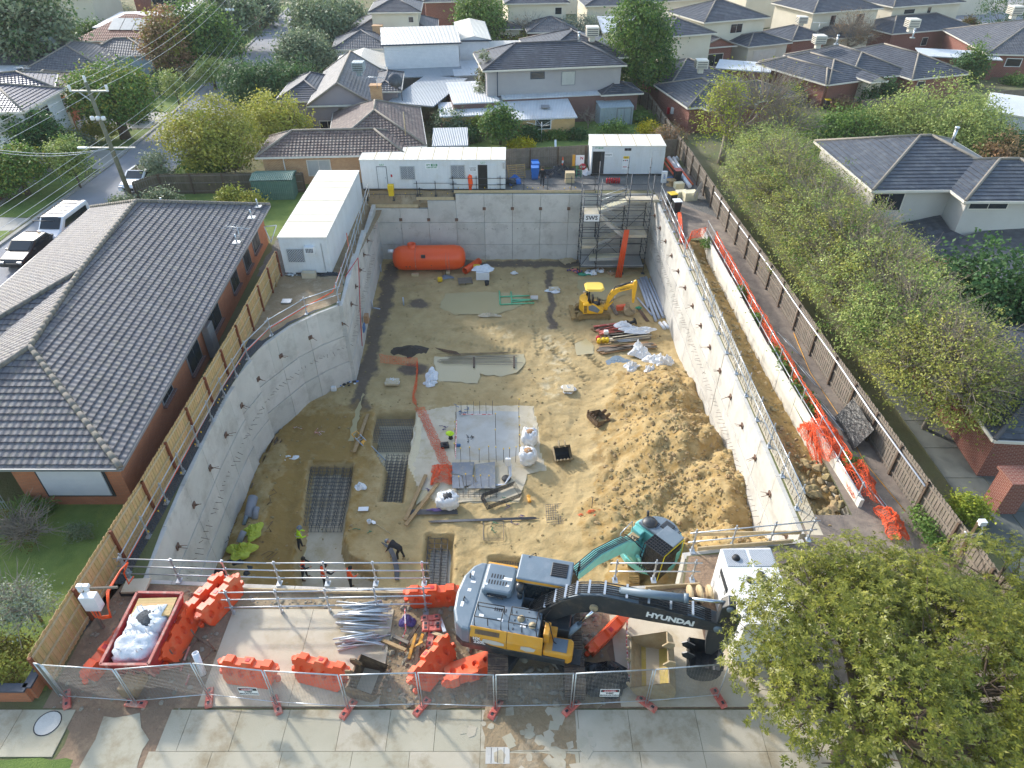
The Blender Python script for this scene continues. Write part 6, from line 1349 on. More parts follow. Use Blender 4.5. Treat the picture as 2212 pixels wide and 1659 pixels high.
 if vest:
  c=Vector(J['chest']);w_=Vector(J['waist']);d=(c-w_).normalized();vb=MB();vb.lathe([(.175,-.05),(.18,-.04),(.18,.0),(.175,.01)],w_+d*.06,14,d);vb.build('reflective_band','reflective',t,world=False)
 return t
def joints(bend=0.,legs=(0,0),arms='down',kneeb=0.,headb=.1):
 zp=.93-kneeb*.25;J={};J['pelvis']=(0,0,zp)
 d=Vector((0,math.sin(bend),math.cos(bend)));p=Vector(J['pelvis'])
 J['waist']=p+d*.2;J['chest']=p+d*.42;J['neck']=p+d*.56;hd=Vector((0,math.sin(bend+headb),math.cos(bend+headb)));J['head0']=Vector(J['neck'])+hd*.09;J['head1']=Vector(J['neck'])+hd*.2
 for s,sg in(('L',-1),('R',1)):
  J['hip'+s]=(sg*.09,0,zp-.05);st=legs[0] if s=='L' else legs[1]
  J['kn'+s]=(sg*.11,st*.6+kneeb*.25,.5-kneeb*.05);J['an'+s]=(sg*.12,st-.02,.09);J['toe'+s]=(sg*.14,st+.14,.045)
  sh=Vector(J['chest'])+d*.06+Vector((sg*.2,0,0));J['sh'+s]=sh
  if arms=='down':el,wr=sh+Vector((sg*.06,.0,-.27)),sh+Vector((sg*.08,.08,-.5))
  elif arms=='front':el,wr=sh+Vector((sg*.08,.08,-.25)),sh+Vector((-sg*.02,.28,-.3))
  elif arms=='reach':el,wr=sh+Vector((sg*.05,.1,-.24)),sh+Vector((0,.22,-.45))
  elif arms=='out':el,wr=sh+Vector((sg*.2,.08,-.15)),sh+Vector((sg*.12,.3,-.25))
  J['el'+s]=el;J['wr'+s]=wr;J['palm'+s]=wr+(wr-el).normalized()*.07
 return J
person('worker in a yellow hi-vis top and grey helmet beside the deep footing',tuple(VN(925,715,-6.5)),math.radians(-70),joints(.25,(.1,-.1),'front'),top='hivis_yellow',vest='hivis_yellow',head='helmet_grey')
person('worker in an orange vest facing right beside the rail, leftmost of the three',tuple(VN(975,1040,-6.9)),math.radians(-80),joints(.15,(.1,-.12),'front',headb=.3),top='navy',vest='hivis_orange')
person('worker in an orange vest with arms held out, middle of the three',tuple(VN(1195,1140,-6.9)),math.radians(-40),joints(.3,(.2,-.15),'out',headb=.2),top='navy',vest='hivis_orange')
person('worker in a loose orange vest looking down, rightmost of the three',tuple(VN(1475,1150,-6.9)),math.radians(-60),joints(.1,(.05,-.05),'front',headb=.5),top='hivis_orange',vest='hivis_orange')
person('worker dressed in black bending over beside the curved bundle of bars',tuple(VN(2010,820,-6.0)),math.radians(70),joints(1.2,(.12,-.12),'reach',.25,headb=.1),top='black_cloth',legs='black_cloth',head='helmet_grey')
person('person in dark clothes walking past the blue bins behind the far rail',(VJ(2075,645).x,VJ(2075,645).y,0),math.radians(175),joints(.05,(.2,-.2),'down'),top='black_cloth',legs='navy')
ZF=-5.97
def tub(name,label,cat,segs,m,group=None,r=.03,n=6,part=None):
 """thing made of one or several tubes; each entry a polyline"""
 t=thing(name,label,cat,segs[0][0],group=group)
 for s in segs:mb=MB();mb.tube(s,r,n);mb.build(part or 'length',MATS[m],t)
 return t
def one(name,label,cat,mb,m,loc,group=None,bevel=0):
 t=thing(name,label,cat,loc,group=group);mb.build('body',MATS[m] if isinstance(m,str) else m,t,bevel=bevel);return t
def many(name,label,cat,segs,m,r,group=None,part='bars',n=4):
 t=thing(name,label,cat,segs[0][0],group=group);mb=MB();[mb.tube(s,r,n) for s in segs];mb.build(part,MATS[m],t);return t
tk=thing('storage_tank','big orange cylindrical tank lying in front of the far wall','tank',(-7.2,53.2,-6));a,b=Vector((-10.25,53.3,-4.9)),Vector((-4.0,53.3,-4.8))
mb=MB();mb.lathe([(0,0),(.35,.02),(.75,.16),(.98,.5),(1.06,.95),(1.06,5.3),(.98,5.75),(.75,6.1),(.35,6.23),(0,6.25)],a,30,b-a);mb.build('shell','orange_new',tk)
mb=MB();mb.lathe([(.36,.85),(.36,1.35),(.31,1.35),(.31,.9)],(-8.55,53.3,-4.9),18);mb.build('neck','orange_new',tk);mb=MB();mb.cyl((-10.15,53.3,-4.25),(-10.6,53.3,-4.25),.16,12);mb.build('inlet','white_plastic',tk)
for x in(-8.2,-5.35,-5.6):
 mb=MB();mb.tube([(x,53.3+1.075*math.cos(t_),-4.87+1.075*math.sin(t_)) for t_ in[i*math.pi/12 for i in range(-6,25)]],.025,4,False);mb.build('strap','pink_foot',tk)
mb=MB();[mb.box((x,52.28,-4.6+z),(.09,.03,.07)) for x,z in((-9,-.6),(-8.7,-.6),(-7,-.3),(-6.85,-.45),(-6.75,-.3),(-5.4,-.3),(-5.05,-.3))];mb.box((-7.5,52.3,-4.25),(.35,.04,.3));mb.build('marks','dark_mark',tk)
mb=MB();mb.box((-5.5,52.6,-5.85),(.3,.5,.25));mb.box((-8.3,52.2,-5.9),(.6,.3,.2));mb.build('chocks','pale_timber',tk)
mb=MB();p,q=VJ(1235,1560,-5.7),VJ(1390,1455,-5.7);mb.lathe([(.26,0),(.3,0),(.3,(q-p).length),(.26,(q-p).length),(.26,0)],p,18,q-p);one('pipe_section','short open orange pipe beside the right end of the tank','pipe',mb,'orange_new',p)
def heap(label,c,r,n,mats,name='debris_pile',cat='debris',flat=.5,size=(.1,.35),seed=1,group=None):
 t=thing(name,label,cat,c,group=group);rr=random.Random(seed)
 for k,m in enumerate(mats):
  mb=MB()
  for i in range(n//len(mats)):
   a_,d=rr.uniform(0,6.28),rr.uniform(0,1)**.6;s=rr.uniform(*size);p=Vector(c)+Vector((math.cos(a_)*d*r[0],math.sin(a_)*d*r[1],s*flat*.4+rr.uniform(0,.15)*(1-d)))
   blob_mesh(mb,p,(s*rr.uniform(.5,1),s*rr.uniform(.5,1),s*flat*rr.uniform(.5,1)),rr.random()*50,n=7,m=5,crease=.5)
  mb.build(['scraps','wrapping','bits','pieces'][k%4],MATS[m],t)
 return t
mat('purple','#5f4f86','#4d3f70',rough=.8);mat('blue_plastic','#2a6fc0','#235fa8',rough=.4);mat('green_plastic','#2f8f6a','#27795a',rough=.7);mat('blue_strap','#4d77a8','#3f6590',rough=.8);mat('grey_pvc','#b4bac4','#a6acb7',rough=.4);mat('white_pvc','#e3e4e6','#d3d5d8',rough=.35);mat('green_pvc','#6fbf90','#5faf80',rough=.5);mat('card','#b08a64','#997552',rough=.9);mat('lime','#b5c040','#9ba532',rough=.6);mat('cream_plastic','#d8cfae','#c8bf9e',rough=.6);mat('black_plastic','#25292e','#1a1d21',rough=.3,bump=.05,bscale=5);mat('dark_earth','#4a4238','#3a342c',rough=.95,bump=.05,bscale=8)
mb=MB();c=VJ(1430,1600,-5.6);mb.box(c,(1.1,.7,.7));one('plastic_crate','pale grey crate under a white sheet near the tank','crate',mb,'white_plastic',c)
def rag(label,c,r,m='bag_white',seed=3,name='plastic_sheet',cat='sheet',h=.3,group=None):
 t=thing(name,label,cat,c,group=group);mb=MB();n=26;rr=random.Random(seed)
 def P(i,j):
  th=2*math.pi*i/n;s=j/10;e=1+.16*math.sin(3*th+seed)+.1*math.sin(5*th+seed*2)+.22*noise.noise(Vector((math.cos(th)*1.7+seed,math.sin(th)*1.7,0)));x,y=math.cos(th)*r[0]*s*e,math.sin(th)*r[1]*s*e
  return Vector(c)+Vector((x,y,.03+h*max(0,(1-s)**.6*(.55+.5*noise.noise(Vector((x*2.5/(r[0]+.2)+seed,y*2.5/(r[1]+.2),seed)))+1.0*abs(noise.noise(Vector((x*6+seed,y*6,seed*2))))))))
 mb.grid(P,n,10,False);mb.build('sheet',MATS[m],t);return t
rag('crumpled white sheet draped over the crate near the tank',VJ(1440,1540,-5.25),(.9,.6),seed=4,h=.35)
mb=MB();c=VE(1005,185,-5.8);mb.lathe([(.15,0),(.2,.4),(.17,.4),(.14,.05)],c-Vector((0,0,.2)),12);one('bucket','small black bucket in front of the crate','bucket',mb,'black',c)
mb=MB();c=VE(940,85,-5.7);mb.box(c,(.6,.45,.5));one('generator','yellow and black generator behind the crate','generator',mb,'yellow_cap',c,bevel=.08)
mb=MB();c=VE(703,160,-5.8);mb.box(c,(.4,.25,.4));one('jerry_can','yellow jerry can on the mud in front of the tank','jerry can',mb,'yellow_cap',c,bevel=.05)
rag('grey folded sheet beside the yellow jerry can',VE(748,147,ZF),(.5,.4),'mach_grey',2,h=.1)
pallet('dirty pallet on the mud by the crate',VE(865,175,ZF),.15,(1.2,1.0),'old_timber');pallet('pallet by the foot of the stair tower',VE(1525,45,ZF),.5,(1.2,1.0),'pale_timber');pallet('pallet leaning on the back fence left of the blue bins',VJ(1795,480,.5),.2,(1.6,1.2),'timber',tilt=1.2)
G='white bulk bags'
bulk_bag('upright white bulk bag of gravel, behind its twin at the screed edge',VL(2025,600,-5.45),(.47,.47,.5),'card',11);bulk_bag('white bulk bag with printed lettering, nearer of the two at the screed edge',VL(2005,810,-5.45),(.5,.48,.52),'card',14)
bb=bulk_bag('open white bulk bag with blue straps full of dark bars',VL(1130,1290,-5.5),(.6,.5,.42),'black',17)
bags=[(395,825,.55,.4,3,'white bag wrapping a slab beside the orange mesh'),(1435,235,.6,.42,5,'white bag wrapping a slab left of the small yellow excavator'),(1530,870,.45,.5,7,'white wrapped slab at the foot of the spoil heap'),(650,780,.45,.8,9,'crumpled white bag at the left of the long puddle'),(640,835,.45,.35,12,'second crumpled white bag below the long puddle'),(1180,125,.3,.15,13,'scrap of white plastic on the far mud'),(190,1500,.35,.3,15,'white bag on the mound between the trenches'),(1015,395,.9,.25,21,'flattened dirty sheet at the front of the far puddle')]
for x,y,a_,b_,s,lb in bags:rag(lb,VE(x,y,ZF),(a_,b_),'bag_white' if s!=21 else 'concrete_floor',s,h=.3)
for x,y,w_,h_ in((395,820,.9,.7),(1435,220,.8,.5),(1530,862,.7,.7)):
 c=VE(x,y,-5.78);mb=MB();mb.box(c,(w_,h_,.12));one('paving_slab',{395:'grey slab on the white bag beside the orange mesh',1435:'grey slab on the white bag by the yellow excavator',1530:'grey slab on the white bag at the heap'}[x],'slab',mb,'concrete_floor',c)
for i,(x,y,s) in enumerate(((1990,640,.75),(2090,690,.8),(1940,740,.6),(2130,720,.6),(2050,770,.7),(1980,600,.4),(2160,700,.6))):
 rag(['large crumpled bulk bag in the bag heap, upper left','large crumpled bulk bag in the bag heap, centre','flattened bulk bag in the bag heap, lower left','flattened bulk bag in the bag heap, right','bulk bag with lettering at the front of the bag heap','peaked bag tip at the back of the bag heap','outermost bag of the heap beside the right wall'][i],VE(x,y,-5.85),(s,s*.8),'bag_white',30+i,h=.7,group='heap of empty bulk bags by the right wall')
rag('dark sheet under the heap of white bags',VE(1850,690,ZF),(1.0,.6),'mach_grey',3,h=.06)
def stack(label,p,q,n,w_,h_,m,spread=.6,name='timber_stack',cat='timber',jit=.25,group=None,tube=0,lay=3):
 p,q=Vector(p),Vector(q);t=thing(name,label,cat,(p+q)/2,group=group);d=(q-p).normalized();s=Vector((-d.y,d.x,0));rr=random.Random(hash_(label));mbs={}
 for i in range(n):
  mm=m[i%len(m)] if isinstance(m,(list,tuple)) else m;mb=mbs.setdefault(mm,MB());off=s*rr.uniform(-spread,spread)+Vector((0,0,h_*(i%lay+.5)+.01));tw=s*rr.uniform(-jit,jit)
  a_,b_=p+off+tw+d*rr.uniform(0,.5),q+off-tw-d*rr.uniform(0,.6)
  if tube:mb.tube([a_,b_],tube,8)
  else:mb.beam(a_,b_,w_,h_*.9)
 for k,(mm,mb) in enumerate(mbs.items()):mb.build(['lengths','boards','bars'][k%3],MATS[mm],t)
 return t
stack('pile of mixed used timber in front of the small yellow excavator',VQ(620,1400,ZF),VQ(1050,1300,ZF),22,.14,.1,['timber','dark_timber','pink_foot'],.7)
stack('stack of grey scaffold planks with black straps',VQ(830,1500,ZF),VQ(1590,1410,ZF),14,.22,.09,['old_timber','concrete_floor'],.35,jit=.06,lay=4)
stack('bundle of galvanised tubes below the scaffold planks',VQ(970,1540,ZF),VQ(1440,1500,ZF),8,.1,.08,'galv',.15,jit=.03,tube=.04,name='tube_bundle',cat='tubes')
stack('loose brown timber lengths spread below the plank stack',VQ(620,1655,ZF),VQ(1680,1570,ZF),16,.12,.07,['timber','card','old_timber'],.45,jit=.3)
rag('crumpled white bags on top of the plank stack',VQ(1350,1330,-5.6),(1.3,.45),'bag_white',44,h=.4);rag('grey and white bags behind the plank stack',VQ(1090,1230,-5.7),(.7,.4),'bag_white',47,h=.35)
mb=MB();c=VQ(1250,1180,-5.7);mb.lathe([(.25,-.3),(.25,-.26),(.12,-.25),(.12,.25),(.28,.26),(.28,.3),(0,.3)],c,14,(1,.3,.2));one('cable_spool','empty black cable spool behind the bags','spool',mb,'black',c)
for i,(x,y,m) in enumerate(((680,1500,'yellow_cap'),(760,1490,'yellow_cap'),(820,1490,'yellow_cap'),(665,1455,'red_mark'))):
 c=VQ(x,y,-5.75);mb=MB();mb.lathe([(0,-.2),(.16,-.2),(.16,.15),(.1,.2),(0,.2)],c,12,(0,-.3,1));one('fuel_can',['yellow drum nearest the timber corner','yellow drum, second from the corner','yellow drum beside the planks','red fuel can beside the yellow drums'][i],'can',mb,m,c)
mb=MB();c=VQ(805,1350,-5.6);mb.box(c,(.35,.3,.3));one('plastic_jug','white jug on the timber pile','jug',mb,'white_plastic',c,bevel=.06)
PV=[((1370,450),(1540,920)),((1410,410),(1670,1150)),((1450,405),(1730,1110)),((1495,395),(1800,1090)),((1350,755),(1600,1050)),((1560,420),(1800,985)),((1590,300),(1585,400))]
for i,(a_,b_) in enumerate(PV[:6]):
 p,q=VQ(*a_,-5.85),VQ(*b_,-5.85);mb=MB();r_=.11 if i not in(4,5) else .07;mb.tube([p,q],r_,12);t=one('plastic_pipe',['leftmost long grey pipe beside the yellow excavator','second long grey pipe from the left by the right wall','third long grey pipe from the left by the right wall','thickest grey pipe nearest the right wall','short grey pipe lying apart near the small bucket','thin grey pipe against the right wall'][i],'pipe',mb,'grey_pvc',p,group='grey plastic pipes by the right wall')
for i,(x,y) in enumerate(((1780,1240),(1850,1230))):
 p=VQ(x,y,-5.9);mb=MB();d=Vector((.25,-.9,0));mb.tube([p-d*.5,p+d*.5],.12,12);one('plastic_pipe',['left stub of grey pipe below the long pipes','right stub of grey pipe below the long pipes'][i],'pipe',mb,'white_pvc',p,group='grey plastic pipes by the right wall')
many('rebar_bundle','short brown bundle tied with green straps right of the small excavator','bars',[(VQ(1330+i*12,920,ZF+.03),VQ(1500+i*14,1160,ZF+.03)) for i in range(5)],'rust',.03);rag('green strap on the brown bundle',VQ(1370,930,-5.9),(.25,.2),'green_plastic',4,'strap','strap',.12)
mb=MB();c=VQ(1070,920,-5.6);mb.box(c,(.8,.35,.4),rot=.25);one('rock_breaker','orange rock breaker attachment on the ground by the small excavator','attachment',mb,'orange',c,bevel=.05)
stack('wooden cross timbers between the small excavator and the pipes',VQ(870,800,ZF),VQ(960,1080,ZF),2,.14,.12,'old_timber',.1)
st=thing('stair_tower','galvanised scaffold stair tower in the far right corner of the pit','scaffold',(8.5,53.4,-6));XS,YS=(5.8,7.15,9.45,11.25),(52.5,54.7)
for y in YS:
 for i,x in enumerate(XS):
  zt_=(1.4,3.0,3.4,3.3)[i]-(0 if y>53 else .6);mb=MB();mb.cyl((x,y,-5.9),(x,y,zt_),.036,6);mb.box((x,y,-5.95),(.3,.3,.05));[mb.cyl((x,y,z-.04),(x,y,z+.04),.065,6) for z in[-5+k*.5 for k in range(int((zt_+5)/.5))]];mb.build('standard','steel_dark',st)
for z in(-5.3,-4.2,-3.2,-2.7,-1.9,-1.2,-.7,.05,.6,1.1):
 for y in YS:
  for a_,b_ in zip(XS[:-1],XS[1:]):
   if y<53 and a_==7.15 and z in(-3.2,):continue
   mb=MB();mb.cyl((a_,y,z),(b_,y,z),.026,6);mb.build('ledger','steel_dark',st)
 for x in XS:mb=MB();mb.cyl((x,YS[0],z),(x,YS[1],z),.026,6);mb.build('ledger','steel_dark',st)
for(x0,z0,x1,z1,y) in((7.15,-5.3,9.45,-3.2,54.7),(7.15,-3.2,9.45,-1.2,54.7),(9.45,-5.3,7.15,-3.2,54.7),(5.8,-5.3,7.15,-3.2,52.5),(9.45,-3.2,11.25,-1.2,54.7),(7.15,-1.2,9.45,.6,54.7)):
 mb=MB();mb.cyl((x0,y,z0),(x1,y,z1),.022,6);mb.build('brace','steel_dark',st)
for a_,b_,z,y0,y1 in((5.8,7.15,-.75,52.6,54.6),(5.8,7.15,-3.6,52.6,54.6),(9.45,11.25,-2.6,52.6,54.6),(9.45,12.1,.05,53.6,54.7),(5.8,11.25,-5.35,52.6,54.6)):
 mb=MB();mb.box(((a_+b_)/2,(y0+y1)/2,z),(b_-a_,y1-y0,.07));mb.box(((a_+b_)/2,y0-.02,z+.06),(b_-a_,.03,.22));mb.build('deck',MATS['concrete_floor' if z>-5 else 'galv'],st)
def stairs(p,q,y,w_=.75,n=9,m='cream_plastic',name='stair_flight'):
 mb=MB()
 for i in range(n):
  x=p[0]+(q[0]-p[0])*(i+.5)/n;z=p[1]+(q[1]-p[1])*(i+.5)/n;mb.box((x,y,z+.02),(abs(q[0]-p[0])/n*1.05,w_,.05));mb.box((x-(q[0]-p[0])/n*.5,y,z-.09),(.03,w_,.2))
 o=mb.build(name,MATS[m],st);s=MB();[s.beam((p[0],yy,p[1]-.1),(q[0],yy,q[1]-.1),.04,.25) for yy in(y-w_/2,y+w_/2)];s.build('stringers','galv',o);r_=MB();[r_.cyl((p[0],yy,p[1]+.95),(q[0],yy,q[1]+.95),.02,5) for yy in(y-w_/2,y+w_/2)];r_.build('handrails','galv',o)
stairs((9.4,.05),(7.2,-.75-.0),53.9,m='cream_plastic');stairs((7.2,-.8),(9.45,-2.6),52.95,n=10,m='concrete_floor');stairs((9.4,-2.65),(7.2,-3.6),53.9,m='concrete_floor');stairs((6.6,-4.55),(9.3,-4.45),52.9,m='cream_plastic',n=11)
mb=MB();c=VK(625,945,-.95) if False else Vector((6.5,52.42,-.85));mb.box(c,(1.25,.03,.6));bn=mb.build('banner','white_mark',st);text('SWS',.5,c+Vector((0,-.02,0)),(1,0,0),(0,0,1),'dark_mark',bn,bold=.01)
for i in range(4):
 p,q=VK(885+i*18,1630,ZF),None;q=VK.Y(985+i*14,1115,52.2);mb=MB();mb.tube([p,q],.06,8);one('orange_pipe',['first orange pipe leaning on the stair tower, leftmost','second orange pipe leaning on the stair tower','third orange pipe leaning on the stair tower','rightmost orange pipe leaning on the stair tower'][i],'pipe',mb,'orange_new',p,group='orange pipes leaning on the stair tower')
heap('rubbish of white bags and boxes at the foot of the stair tower',VE(1740,115,ZF),(1.5,.5),22,['white_plastic','card','bag_white'],seed=3);heap('tangle of purple and dark rags left of the stair tower foot',VE(1560,105,ZF),(.8,.4),24,['purple','black','pink_foot'],seed=4,size=(.06,.2));rag('coil of green hose at the stair tower foot',VE(1630,130,ZF),(.6,.25),'green_plastic',8,'hose_coil','hose',.15)
rag('brown cardboard and plastic left of the stair base',VE(1690,125,ZF),(.3,.3),'white_plastic',9,'plastic_bag','bag',.4)
t=thing('pipe_rack','light green pipe frame lying across the far puddle','pipes',VE(1200,290,ZF))
for a_,b_ in(((1085,235),(1090,320)),((1090,322),(1310,312)),((1090,272),(1280,265)),((1165,292),(1290,290)),((1165,305),(1330,288)),((1160,240),(1165,310))):mb=MB();mb.tube([VE(*a_,-5.93),VE(*b_,-5.93)],.06,8);mb.build('pipe','green_pvc',t)
mb=MB();mb.box(VE(1310,278,-5.85),(.6,.5,.12));mb.build('block','concrete',t)
many('rebar_bundle','long thin steel bars lying across the middle puddle','bars',[(VE(670+random.uniform(0,120),640+i*5,-5.9),VE(1180+random.uniform(-80,70),625+i*7+random.uniform(-8,8),-5.9)) for i in range(13)],'rebar',.014)
many('rebar_bundle','short rusty bars at the upper left of the middle puddle','bars',[(VE(670+i*8,600+i*4,-5.93),VE(810+i*4,625+i*3,-5.9)) for i in range(8)],'rust',.014)
for i,x in enumerate((922,1180)):stack(['left bearer timber under the long bars','right bearer timber under the long bars'][i],VE(x,650,ZF),VE(x,755,ZF),1,.12,.1,'dark_timber',0,jit=0)
mb=MB();c=VE(505,625,ZF-.05)
def dm(i,j):th=2*math.pi*i/24;s=j/8;return c+Vector((1.45*s*math.cos(th)*(1+.1*math.sin(3*th)),.85*s*math.sin(th),.45*(1-s)**1.3+.05*noise.noise(Vector((i*.9,j*1.3,0)))))
mb.grid(dm,24,8);one('gravel_mound','small dark mound left of the middle puddle','mound',mb,'dark_earth',c)
for i,(x,y) in enumerate(((470,330),(325,115),(270,350),(200,640),(178,745),(1452,30),(1008,30))):
 c=VE(x,y,-6.05);mb=MB();h_=.75;mb.tube([c,c+Vector((0,.0,h_))],.06,8)
 if x in(270,):mb.tube([c+Vector((0,0,.1)),c+Vector((.6,-.1,.05))],.06,8)
 one('stub_pipe',['grey stub pipe standing alone on the mud','grey stub pipe by the far left corner','grey stub pipe with an elbow by the left wall','grey stub pipe by the left wall, lower','grey stub pipe at the wall corner','grey stub pipe against the far wall near the stairs','grey stub pipe against the far wall centre'][i],'pipe',mb,'grey_pvc',c,group='grey stub pipes round the pit edge')
for i,(x,y,r_) in enumerate(((1640,1010,0),)):pass
def mesh_strip(label,line,h=.9,m='orange_mesh',group='orange plastic mesh',sag=.15,lean=0,step=.11,name='plastic_mesh',jit=.04,r=.011):
 t=thing(name,label,'mesh',line[0],group=group);mb=MB();P=[]
 for a_,b_ in zip(line[:-1],line[1:]):
  a_,b_=Vector(a_),Vector(b_);n=max(2,int((b_-a_).length/step));P+=[a_.lerp(b_,i/n) for i in range(n)]
 P.append(Vector(line[-1]));nr=7;rows=[]
 for j in range(nr+1):
  row=[]
  for i,p in enumerate(P):row.append(p+Vector((lean*j/nr+random.uniform(-jit,jit),random.uniform(-jit,jit),h*j/nr*(1-sag*abs(math.sin(i*.13))))))
  rows.append(row);mb.tube(row,r,3,False)
 for i in range(len(P)):mb.tube([rows[j][i] for j in range(0,nr+1)],r*.85,3,False)
 mb.build('mesh',MATS[m],t);return t
mat('orange_mesh','#f2622a','#e6561f',rough=.6)
mesh_strip('orange mesh fence running down the pit from the left wall to the screed',[VE(320,695,ZF),VE(560,722,ZF),VE(555,850,ZF),VE(530,950,ZF),VE(555,985,ZF)],.75);mesh_strip('orange mesh lying flat across the screed',[VE(545,990,-5.93),VE(620,1150,-5.93),VE(680,1290,-5.93),VE(720,1380,-5.93)],.12,lean=.55,jit=.06)
def crumple(label,c,r,h,m='orange_mesh',n=420,group='orange plastic mesh'):
 t=thing('plastic_mesh' if m=='orange_mesh' else 'strap',label,'mesh' if m=='orange_mesh' else 'strap',c,group=group);mb=MB();rr=random.Random(hash_(label));c=Vector(c);sd=rr.uniform(0,90)
 if m=='orange_mesh':
  def P(i,j):
   u,v=i/34*2-1,j/22*2-1;k=Vector((u*1.6+sd,v*1.6,sd));f=max(0,1-.75*(u*u+v*v))
   return c+Vector((u*r[0]*1.05+.3*r[0]*noise.noise(k*1.3),v*r[1]*1.05+.3*r[1]*noise.noise(k*1.3+Vector((9,0,0))),.02+h*f*(.55+.9*abs(noise.noise(k*1.7)))+h*.25*abs(noise.noise(k*4))))
  for i in range(35):mb.tube([P(i,j) for j in range(23)],.011,3,False)
  for j in range(23):mb.tube([P(i,j) for i in range(35)],.011,3,False)
 else:
  p=c
  for _ in range(max(2,n//9)):
   pts=[c+Vector((rr.uniform(-1,1)*r[0],rr.uniform(-1,1)*r[1],rr.uniform(.01,1)*h*.6))]
   for q in range(5):d=Vector((rr.uniform(-.4,.4)*r[0],rr.uniform(-.4,.4)*r[1],rr.uniform(-.2,.2)*h));e=pts[-1]+d;e.z=max(e.z,c.z+.01);pts.append(e)
   mb.tube(pts,.018,4,False)
 mb.build('mesh' if m=='orange_mesh' else 'strands',MATS[m],t);return t
crumple('crumpled orange mesh heaped at the corner of the screed',VL(1065,1020,-5.95),(.6,.7),.5,n=600);crumple('crumpled orange mesh tied to a bar on the mud near the spoil',VM(735,310,-5.95),(.75,.4),.6);tub('marker_bar','dark bar standing in the orange mesh on the mud','bar',[(VM(715,260,-5.95),VM(715,260,-5.95)+Vector((0,0,1.3)))],'rebar',r=.02)
def cage(label,P,nx,ny,z0,z1,r_=.014,hooks=True,layers=2):
 """P: four corners (bl, br, tr, tl) in plan"""
 t=thing('reinforcement_cage',label,'reinforcement',(P[0][0],P[0][1],z0));bl,br,tr_,tl=[Vector((p[0],p[1],0)) for p in P]
 def at(u,v):return bl.lerp(br,u).lerp(tl.lerp(tr_,u),v)
 for L_ in range(layers):
  z=z0+(z1-z0)*L_/max(1,layers-1);mb=MB()
  for i in range(nx+1):mb.tube([at(i/nx,0)+Vector((0,0,z)),at(i/nx,1)+Vector((0,0,z))],r_,4,False)
  for j in range(ny+1):mb.tube([at(0,j/ny)+Vector((0,0,z+r_*2)),at(1,j/ny)+Vector((0,0,z+r_*2))],r_,4,False)
  mb.build('mat_layer','rebar_grey',t)
 if hooks:
  mb=MB()
  for i in range(0,nx+1,2):
   for j in range(0,ny+1,1):
    p=at(i/nx,j/ny);mb.tube([p+Vector((0,0,z0)),p+Vector((0,0,z1+.12)),p+Vector((.1,.05,z1+.12)),p+Vector((.1,.05,z1-.1))],r_*.9,4,False)
  mb.build('hooks','rebar_grey',t)
 return t
mat('rebar_grey','#6e6f72','#57585c',rough=.6,metal=.3)
p6=lambda v,x,y,z:tuple(v(x,y,z)[:2])
cage('dense square reinforcement mat in the far part of the second trench',[p6(VL,310,660,-6.1),p6(VL,725,660,-6.1),p6(VL,770,415,-6.1),p6(VL,365,410,-6.1)],22,14,-6.9,-6.1,.013,hooks=False)
mb=MB()
cage('reinforcement cage with hooked bars in the near part of the second trench',[p6(VL,385,1320,-6.5),p6(VL,615,1320,-6.5),p6(VL,700,830,-6.5),p6(VL,470,820,-6.5)],8,14,-6.85,-6.35)
cage('large reinforcement cage in the first trench behind the worker in yellow',[p6(VN,930,470,-6.4),p6(VN,1345,470,-6.4),p6(VN,1470,-180,-6.4),p6(VN,1040,-190,-6.4)],10,16,-6.85,-6.3)
cage('narrow open reinforcement cage in the third trench',[p6(VH,605,470,-6.3),p6(VH,735,480,-6.3),p6(VH,752,172,-6.3),p6(VH,628,165,-6.3)],3,9,-6.85,-6.2,.018)
cage('small reinforcement mat behind the large excavator cab',[p6(VH,1015,420,-6.2),p6(VH,1215,420,-6.2),p6(VH,1215,320,-6.2),p6(VH,1020,320,-6.2)],12,6,-6.5,-6.2,.012,hooks=False)
cage('flat rusty mesh sheet lying on the mud',[p6(VM,330,360,-5.93),p6(VM,650,330,-5.93),p6(VM,640,165,-5.93),p6(VM,320,185,-5.93)],16,9,-5.93,-5.93,.011,hooks=False,layers=1)
def barrow(label,pts,h,caps=1.0):return capped_bars('starter_bars',label,pts,h,caps=caps,lean=.03,r=.016)
barrow('row of capped bars along the near edge of the screed',[VL(x,875,-5.97) for x in(1275,1375,1475,1580,1660,1740,1805,1870)],1.15)
barrow('front row of capped bars in the dark panel area',[VL(x,1165,-5.97) for x in(1265,1340,1420,1500,1580)],1.1)
barrow('back row of bars joined by striped tape',[VL(x,355,-5.97) for x in(1280,1350,1415,1480,1550,1620)],1.05,caps=0)
barrow('left row of bars along the screed edge',[VL(1228-i*3,400+i*85,-5.97) for i in range(6)],1.1,caps=.6);barrow('right row of bars beside the bulk bags',[VL(1903+i*2,300+i*100,-5.97) for i in range(6)],.9,caps=1);barrow('middle row of striped bars on the screed',[VL(1653,500,-5.97),VL(1655,690,-5.97)],1.2)
mat('stripe','#e8d8d4','#c8524a',rough=.6,nscale=9,ncontrast=6)
tub('striped_tape','red and white tape along the back row of bars','tape',[(VL(1280,355,-4.95),VL(1620,355,-4.95))],'stripe',r=.03);tub('striped_tape','red and white tape along the left row of bars','tape',[(VL(1228,420,-4.9),VL(1215,840,-4.9))],'stripe',r=.03)
